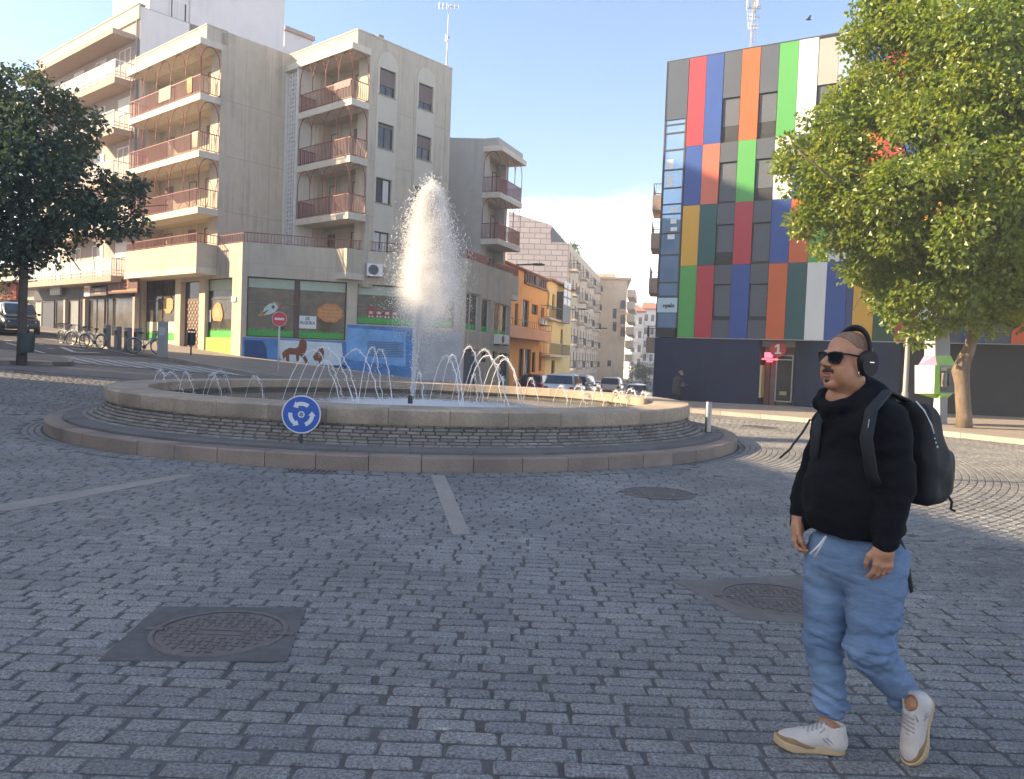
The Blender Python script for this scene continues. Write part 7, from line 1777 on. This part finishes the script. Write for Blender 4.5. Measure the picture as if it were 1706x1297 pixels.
geo_obj('lips', [sdf_geo(lambda Xw: SM([rcone((Xw - HC) @ HM, (.0965, -.016, z), (.0965, .016, z), .0065, .0065) for z in (-.060, -.072)], .001), HC + HM @ v3((.09, 0, -.066)) - .04, HC + HM @ v3((.09, 0, -.066)) + .04, .0022)], mat('lip', (.30, .10, .085), .5), person)
# sunglasses
def hb(b, pts, r, n=8): b.tube([Vector(hw_(*p)) for p in pts], r, n)
b = MB()
for s in (1, -1):
    o = [(.108 - .018 * (abs(y) / .06) ** 2, s * y, z) for y, z in ((.008, .024), (.035, .030), (.064, .028), (.066, .010), (.054, -.014), (.028, -.016), (.012, -.004))]
    hb(b, o + [o[0]], .0042, 6); hb(b, [(.092, s * .064, .024), (.07, s * .078, .024), (.0, s * .086, .018), (-.02, s * .086, .006)], .0042, 6)
hb(b, [(.110, -.01, .018), (.113, 0, .020), (.110, .01, .018)], .004, 6); sg = b.build('sunglasses', M_bplas, person, smooth=True)
for s in (1, -1):
    b = MB(); o = [(.109 - .018 * (abs(y) / .06) ** 2, s * y, z) for y, z in ((.008, .024), (.035, .030), (.064, .028), (.066, .010), (.054, -.014), (.028, -.016), (.012, -.004))]
    b.add([Vector(hw_(*p)) for p in o], [tuple(range(7))]); b.add([Vector(hw_(p[0] - .003, p[1], p[2])) for p in o], [tuple(range(6, -1, -1))]); b.build('lens', M_lens, sg)
# headphones
b = MB(); arcp = [(-.022 - .012 * math.sin(t), .100 * math.cos(t), .020 + .122 * math.sin(t)) for t in np.linspace(-.05, math.pi + .05, 21)]; b.tube([Vector(hw_(*p)) for p in arcp], .0095, 8, sc=(1.5, .7)); hp = b.build('headphones', M_bplas, person, smooth=True)
for s in (1, -1):
    b = MB()
    for (r0, y0, y1) in ((.047, .074, .094), (.052, .092, .114)):
        n = 26; P0 = [Vector(hw_(-.020 + r0 * .88 * math.cos(a), s * y0, -.008 + r0 * 1.06 * math.sin(a))) for a in np.linspace(0, 6.283, n + 1)[:-1]]; P1 = [Vector(hw_(-.020 + r0 * .82 * math.cos(a), s * y1, -.008 + r0 * 1.0 * math.sin(a))) for a in np.linspace(0, 6.283, n + 1)[:-1]]
        b.add(P0 + P1, [(i, (i + 1) % n, n + (i + 1) % n, n + i) for i in range(n)] + [tuple(range(n)), tuple(range(n, 2 * n))])
    b.build('ear_cup', M_bplas, hp, smooth=True, auto=35)
    b = MB(); b.tube([Vector(hw_(-.022 + .012 * (k - 1), s * .115, -.002)) for k in range(3)], .003, 5); b.build('cup_mark', M_silver, hp)
b = MB(); b.tube([Vector(hw_(.004 + .011 * math.cos(t), .088, -.052 + .013 * math.sin(t))) for t in np.linspace(0, 6.283, 17)], .0024, 6, cap=False); b.build('earring', M_silver, person, smooth=True)
# hoodie
TF = v3((-.80, -.60, 0)); TL = v3((.60, -.80, 0)); TM = np.stack([TF, TL, v3((0, 0, 1))], 1)
def hoodie_fn(X):
    d = ell(X, CHEST + TF * -.01 + v3((0, 0, -.01)), (.155, .205, .19), TM); d = smin(d, ell(X, BELLY + TF * .015 + v3((0, 0, -.01)), (.175, .203, .20), TM), .10); d = smin(d, ell(X, mp(1426, 868, 0), (.170, .203, .10), TM), .05)
    d = smin(d, rcone(X, SHR + v3((.02, 0, -.01)), SHL + v3((-.03, 0, 0)), .095, .10), .09); d = smin(d, rcone(X, CHEST + v3((.02, .02, .13)), HC - v3((-.02, -.02, .235)), .12, .085), .06)
    hem = (X[..., 2] - (mp(1430, 889)[2])); tilt = (X - PELV) @ TF
    d = np.maximum(d, -(hem + .02 * 0 - .05 * (tilt - .0)))
    ar = smin(rcone(X, SHR, ELR, .082, .068), rcone(X, ELR, WRR + (ELR - WRR) * .22, .068, .058), .03); ar = smin(ar, rcone(X, WRR + (ELR - WRR) * .20, WRR, .046, .043), .012)
    al = smin(rcone(X, SHL, ELL_, .086, .078), rcone(X, ELL_, WRL + (ELL_ - WRL) * .22, .078, .064), .03); al = smin(al, rcone(X, WRL + (ELL_ - WRL) * .20, WRL, .050, .047), .012)
    fold = wrinkle(X, .0075, 26, 4, (1, 1, 1.5)); ar = ar + fold * 1.2; al = al + fold * 1.2; d = d + fold * .9
    d = smin(d, ar, .022); d = smin(d, al, .022)
    Xh = (X - HC) @ HM; ring = [(.074, 0, -.208), (.062, .066, -.190), (.0, .104, -.155), (-.085, .085, -.120), (-.12, 0, -.105), (-.085, -.085, -.120), (.0, -.104, -.155), (.062, -.066, -.190)]
    rg = SM([rcone(Xh, ring[i], ring[(i + 1) % 8], .025 + .017 * (i in (3, 4)) + .006 * (i in (2, 5)), .025 + .017 * (i in (2, 3, 4)) + .006 * (i in (1, 5))) for i in range(8)], .02) + wrinkle(X, .005, 40, 9)
    rg = smin(rg, ell(Xh, (-.13, 0, -.17), (.06, .12, .07)), .04); d = smin(d, rg, .03)
    return np.maximum(d, -rcone(Xh, (.02, 0, -.08), (-.03, 0, -.2), .070, .078))
pts = np.array([SHR, SHL, ELR, ELL_, WRR, WRL, BELLY]); lo = pts.min(0) - v3((.16, .20, .02)); hi = pts.max(0) + v3((.17, .22, .20))
lo[2] = min(WRL[2], WRR[2]) - .06; hi[2] = HC[2] - .03
geo_obj('hoodie', [sdf_geo(hoodie_fn, lo, hi, .0072)], M_hood, person, relax=2)
# jeans
def jeans_fn(X):
    top = ell(X, mp(1424, 925, 0), (.163, .192, .16), TM)
    lr = smin(rcone(X, HPR, KNR, .118, .088), rcone(X, KNR, ANR + v3((0, 0, .035)), .084, .066), .03); ll = smin(rcone(X, HPL, KNL, .128, .092), rcone(X, KNL, ANL + (KNL - ANL) * .10, .088, .062), .03)
    z = X[..., 2]
    fr = wrinkle(X, .0085, 22, 21, (1, 1, 2.0)); br = np.exp(-((z - ANR[2] - .09) / .07) ** 2); kn = np.exp(-((z - KNR[2] + .02) / .09) ** 2)
    t = ((X - KNL) @ (ANL - KNL)) / ((ANL - KNL) @ (ANL - KNL)); bl = np.exp(-((t - .86) / .16) ** 2); kl = np.exp(-((t + .02) / .22) ** 2)
    lr = lr + fr * (.7 + 1.3 * br + .9 * kn) + .008 * br * np.sin(z * 125 + 3 * np.sin(X[..., 0] * 18)); ll = ll + fr * (.7 + 1.1 * bl + 1.2 * kl) + .008 * bl * np.sin(t * 42 + 3 * np.sin(X[..., 1] * 20 + z * 10)) + .006 * kl * np.sin(t * 34 + X[..., 0] * 20)
    ph = z * 62 + 2.6 * np.sin(X[..., 0] * 11 + X[..., 1] * 8 + 1) + 1.8 * np.sin(z * 23 + X[..., 0] * 15); gr = (1 - np.abs(np.sin(ph))) ** 3 * .0075
    lr = lr + gr * (.25 + br + .8 * kn); ll = ll + gr * (.25 + bl + 1.0 * kl); cr = np.exp(-((z - PELV[2] + .06) / .10) ** 2)
    d = smin(smin(lr, ll, .006), top + fr * .6 + gr * .6 * cr, .028)
    cut = (X - (ANR + v3((0, 0, .028))))[..., 2]; m = np.where(X[..., 0] < (KNR[0] + KNL[0]) / 2 + .03, -cut, -9); d = np.maximum(d, np.where((X[..., 0] < ANR[0] + .11) & (z < .35), m, -9))
    ax = (ANL - KNL) / np.linalg.norm(ANL - KNL); d = np.maximum(d, np.where((X[..., 0] > ANR[0] + .13) & (z < .5), (X - ANL) @ ax + .018, -9)); return np.maximum(d, z - (PELV[2] + .13))
pts = np.array([HPR, HPL, KNR, KNL, ANR, ANL]); geo_obj('jeans', [sdf_geo(jeans_fn, pts.min(0) - v3((.16, .18, .06)), pts.max(0) + v3((.16, .18, .17)), .0064)], M_jean, person, relax=1)
b = MB(); q = mp(1376, 893, -.17)
for (x1, y1, o) in ((1349, 923, 0), (1357, 927, .01)): b.tube([Vector(q), Vector(mp((1376 + x1) / 2 + 2, 908, -.185 + o)), Vector(mp(x1, y1, -.175 + o))], .0042, 6)
b.build('drawstring', M_cord, person, smooth=True)
# shoes
def shoe(name, heel, fwd, up, side):
    fw = v3(fwd) / np.linalg.norm(v3(fwd)); up = v3(up) - fw * (v3(up) @ fw); up /= np.linalg.norm(up); lt = np.cross(up, fw); M = np.stack([fw, lt, up], 1); O = heel
    T = lambda x, y, z: O + M @ v3((x, y, z))
    def upper(Xw, off=0.0):
        X = (Xw - O) @ M; d = SM([ell(X, (.205, .0, .040), (.078, .047, .040)), rcone(X, (.06, 0, .052), (.17, 0, .045), .045, .044), rcone(X, (.15, 0, .052), (.085, 0, .088), .034, .034), rcone(X, (.045, 0, .045), (.040, 0, .098), .044, .040), ell(X, (.04, 0, .045), (.047, .042, .05))], .022)
        d = np.maximum(d, -(X[..., 2] - .020)); d = np.maximum(d, (X[..., 2] - .118 + .06 * np.abs(X[..., 0] - .06) * 0)); d = np.maximum(d, -rcone(X, (.052, 0, .10), (.056, 0, .18), .031, .038)); return d - off
    bx = np.array([T(x, y, z) for x in (-.03, .31) for y in (-.07, .07) for z in (-.01, .15)]); lo, hi = bx.min(0), bx.max(0)
    s = geo_obj('sneaker', [sdf_geo(upper, lo, hi, .0045)], M_leather, person)
    def sole(Xw):
        X = (Xw - O) @ M; q = X.copy(); rise = np.maximum(0, X[..., 0] - .19); q[..., 2] = X[..., 2] - rise * rise * 2.2
        w = .036 + .012 * np.exp(-((X[..., 0] - .20) / .07) ** 2) + .003; d2 = np.minimum(rcone(q * np.array([1, 1, 0]), (.045, 0, 0), (.13, 0, 0), .044, .040), rcone(q * np.array([1, 1, 0]), (.13, 0, 0), (.225, 0, 0), .040, .053)); d2 = np.minimum(d2, ell(q * np.array([1, 1, 0]), (.21, 0, 0), (.082, .052, .05)))
        return np.maximum(d2, np.abs(q[..., 2] - .016) - .016) - .001
    geo_obj('sole', [sdf_geo(sole, lo - .01, hi + .01, .0045)], M_gum, s)
    def guard(Xw):
        X = (Xw - O) @ M; x, z = X[..., 0], X[..., 2]; return np.maximum(upper(Xw, .0032), z - np.clip(.026 + .34 * (x - .125), .0, .058) + .10 * np.maximum(0, .20 - x) * 0)
    geo_obj('toe_guard', [sdf_geo(guard, lo, hi, .0042)], M_tan, s)
    b = MB()
    for k in range(6):
        x = .105 + k * .017; z = .118 - k * .0072; b.tube([Vector(T(x - .006, -.026, z - .010)), Vector(T(x, 0, z + .004)), Vector(T(x + .006, .026, z - .010))], .0034, 5)
    b.tube([Vector(T(.10, .0, .118)), Vector(T(.095, .030, .105)), Vector(T(.115, .034, .09))], .003, 5); b.tube([Vector(T(.10, .0, .118)), Vector(T(.10, -.03, .105)), Vector(T(.12, -.034, .09))], .003, 5); b.build('laces', M_lace, s, smooth=True)
    b = MB()
    for sd in (1, -1): b.tube([Vector(T(.06, sd * .0475, .05)), Vector(T(.09, sd * .0485, .075))], .0025, 4); b.tube([Vector(T(.075, sd * .0485, .045)), Vector(T(.105, sd * .0485, .072))], .0025, 4)
    b.build('side_stitching', M_lace, s)
    return s
shoe('right', HEELR, FWR, (0, 0, 1), 1)
shoe('left', HEELL, FWL, UPL, 1)
# backpack
def pack_fn(X):
    c = mp(1520, 745, .06) ; k = .40 + .60 * np.clip((c[2] + .26 - X[..., 2]) / .34, 0, 1); q = (X - c - .105 * (1 - k)[..., None] * TF) @ TM; q = np.stack([q[..., 0] / k, q[..., 1] / (.42 + .58 * k), q[..., 2]], -1); q[..., 2] += .022; d = rbox(q, (0, 0, 0), (.100, .145, .215), .055) * .7; d = smin(d, rbox(X, c - TF * .080 + v3((0, 0, -.10)), (.055, .130, .105), .035, TM), .018)
    return d + wrinkle(X, .006, 24, 33)
pc_ = mp(1520, 745, .06); PB = (float(pc_[0]), float(pc_[1]), float(pc_[2] - .24))
pack = geo_obj('backpack', [sdf_geo(pack_fn, pc_ - .36, pc_ + .36, .0085)], M_nylon, None, PB, relax=2); tag(pack, 'black backpack with a white edge strap on the back of the walking man', 'backpack')
def webb(name, pts, w=.016, th=.35, m=None, par=None): b = MB(); b.tube([Vector(p) for p in pts], w, 8, sc=(1, th)); return b.build(name, m or M_web, par or pack, smooth=True)
webb('shoulder_strap', [mp(1512, 668, .06), mp(1478, 652, -.13), mp(1452, 682, -.29), mp(1443, 730, -.34), mp(1452, 790, -.30), mp(1470, 830, -.12)], .024)
webb('shoulder_strap', [mp(1420, 655, .22), mp(1385, 668, .05), mp(1362, 705, .0), mp(1356, 755, -.01), mp(1362, 800, .10)], .022)
webb('loose_strap', [mp(1350, 698, .18), mp(1337, 720, .17), mp(1322, 739, .16), mp(1316, 748, .16), mp(1299, 763, .15)], .0085)
webb('dangling_strap', [mp(1494, 885, -.12), mp(1506, 915, -.15), mp(1514, 950, -.16), mp(1519, 986, -.16)], .013)
webb('white_strap', [mp(1526, 668, -.05), mp(1540, 684, -.065), mp(1551, 706, -.072), mp(1556, 722, -.074)], .007, .5, M_cord)
webb('zip_cord', [mp(1577, 822, .03), mp(1586, 836, .03), mp(1584, 848, .02), mp(1591, 851, .02)], .006, 1)
b = MB()
for (x, y) in ((1556, 730), (1558, 737), (1561, 744)): b.ball(mp(x, y, -.075), .006, n=8, m=6)
b.build('reflective_dots', M_cord, pack)
b = MB(); b.tube([Vector(mp(1448, 698, -.335)), Vector(mp(1446, 712, -.345))], .0022, 5); b.build('strap_buckle', mat('grey_buckle', (.25, .25, .26), .4), pack)
# the passer-by by the slate wall
qx = at(1131, 672, 36.4); sc_ = 36.4 / F
def fp(x, y, dy=0): return v3(at(x, y, 36.4 + dy))
zg = at(1131, 673, 36.4).z
def passer(X):
    return SM([rcone(X, fp(1130, 634), fp(1127, 650), .20, .19), rcone(X, fp(1134, 633), fp(1139, 643, -.25), .085, .07), rcone(X, fp(1139, 643, -.25), fp(1144, 641, -.3), .07, .055), rcone(X, fp(1128, 635), fp(1128, 646, .2), .085, .07), rcone(X, fp(1126, 650, -.05), fp(1128, 663, -.1), .12, .085), rcone(X, fp(1128, 663, -.1), fp(1122, 676, -.1), .08, .06), rcone(X, fp(1127, 650, .05), fp(1134, 662, .1), .12, .085), rcone(X, fp(1134, 662, .1), fp(1139, 676, .1), .08, .06), rcone(X, fp(1122, 676, -.1), fp(1126, 677, -.1), .06, .05), rcone(X, fp(1139, 676, .1), fp(1143, 676.5, .1), .06, .05), rcone(X, fp(1132, 629), fp(1133, 624), .07, .06), ell(X, fp(1134.5, 621.5), (.105, .09, .125))], .05)
og = (float(qx.x), float(qx.y), zg); gp = sdf_geo(passer, fp(1131, 648) - v3((.6, .6, 1.0)), fp(1131, 648) + v3((.6, .6, 1.0)), .025)
walker = geo_obj('person', [gp], mat('dark_trousers', (.018, .02, .026), .9), None, og); tag(walker, 'small dark clothed person walking right along the slate wall', 'person')
geo_obj('jacket', [sdf_geo(lambda X: SM([rcone(X, fp(1130, 634), fp(1127, 651), .225, .215), rcone(X, fp(1134, 633), fp(1139, 643, -.25), .10, .085), rcone(X, fp(1139, 643, -.25), fp(1142, 642, -.28), .085, .07), rcone(X, fp(1128, 635), fp(1128, 645, .2), .10, .085)], .05), fp(1131, 640) - .7, fp(1131, 640) + .7, .03)], mat('grey_jacket', (.05, .058, .066), .9), walker)
geo_obj('face', [sdf_geo(lambda X: ell(X, fp(1135.2, 622.2, -.02), (.095, .085, .11)), fp(1135, 622) - .2, fp(1135, 622) + .2, .02)], M_skin, walker)
geo_obj('hair', [sdf_geo(lambda X: np.maximum(ell(X, fp(1134.3, 621.3), (.115, .10, .135)), fp(1134, 620.5)[2] - X[..., 2] + .5 * np.maximum(0, X[..., 0] - fp(1134, 621)[0])), fp(1134, 621) - .2, fp(1134, 621) + .2, .02)], mat('grey_hair', (.18, .17, .16), .9), walker)
geo_obj('hand', [sdf_geo(lambda X: ell(X, fp(1144.5, 641, -.3), (.06, .045, .04)), fp(1144.5, 641, -.3) - .12, fp(1144.5, 641, -.3) + .12, .014)], M_skin, walker)
# bird over the roof
p = at(1347, 32, 60); t = MB(); t.ball(p, .22, .1, .07, 8, 6)
for s in (1, -1): t.add([p + Vector((.1, s * .04, .02)), p + Vector((-.12, s * .04, .02)), p + Vector((-.1, s * .5, .12)), p + Vector((.05, s * .45, .12))], [(0, 1, 2, 3), (3, 2, 1, 0)])
o = t.build('bird', M_black, origin=p, smooth=True); tag(o, 'small dark bird flying high beside the sunlit tree', 'bird')
# ================================================================ neighbouring houses outside the picture, whose shade falls on the square
M_plain = mat('plain_render', (0.45, 0.40, 0.34), 0.85, var=0.15, scale=3, stain=0.3)
def plain_house(label, poly, h, base=-1.0):
    b = MB(); n = len(poly)
    if sum(poly[i][0] * poly[(i + 1) % n][1] - poly[(i + 1) % n][0] * poly[i][1] for i in range(n)) < 0: poly = poly[::-1]
    t = thing('apartment_building', label, 'building', (poly[0][0], poly[0][1], 0))
    b.add([(p[0], p[1], base) for p in poly] + [(p[0], p[1], h) for p in poly], [(i, (i + 1) % n, n + (i + 1) % n, n + i) for i in range(n)] + [tuple(range(n, 2 * n))])
    b.build('wall', M_plain, t)
    w = MB()
    for i in range(n):
        a, c = Vector((*poly[i], 0)), Vector((*poly[(i + 1) % n], 0)); L = (c - a).length; d = (c - a).normalized(); nn = Vector((d.y, -d.x, 0))
        if L < 4: continue
        k = int(L / 3)
        for j in range(k):
            for f in range(int((h - 1) / 3)):
                o = a + d * ((j + .5) * L / k - .6) + nn * 0.01 + Vector((0, 0, 1.0 + f * 3))
                w.obox(o, d * 1.2, nn * 0.03, Vector((0, 0, 1.4)))
    w.build('window', mat('shade_glass', (0.05, 0.06, 0.08), 0.15), t)
    return t
plain_house('plain rendered block left of the square, outside the picture', [(-25.0, -14), (-25.5, 7.4), (-26.6, 13.4), (-27.4, 17.3), (-32.5, 23.5), (-48, 23.5), (-48, -14)], 16.0)
plain_house('unseen plain rendered block added to shade the left tree, outside the picture', [(-30, 25.0), (-30.4, 27.9), (-50, 27.9), (-50, 25.0)], 17.0)  # added out of view as a shade caster for the left tree
plain_house('tall plain tower up the climbing street, outside the picture', [(-31, 28.1), (-31, 38.4), (-46, 38.4), (-46, 28.1)], 31.0)

# ================================================================ the air
hz = MB(); hz.obox((-112, -42, -4.5), (174, 0, 0), (0, 264, 0), (0, 0, 41.5))
M_air = bpy.data.materials.new('haze'); M_air.use_nodes = True; t = M_air.node_tree; t.nodes.clear()
v = N(t, 'ShaderNodeVolumePrincipled', i_Color=(.86, .92, 1, 1), i_Density=0.0011); o_ = N(t, 'ShaderNodeOutputMaterial'); t.links.new(v.outputs[0], o_.inputs['Volume'])
o = hz.build('haze', M_air); tag(o, kind='stuff')
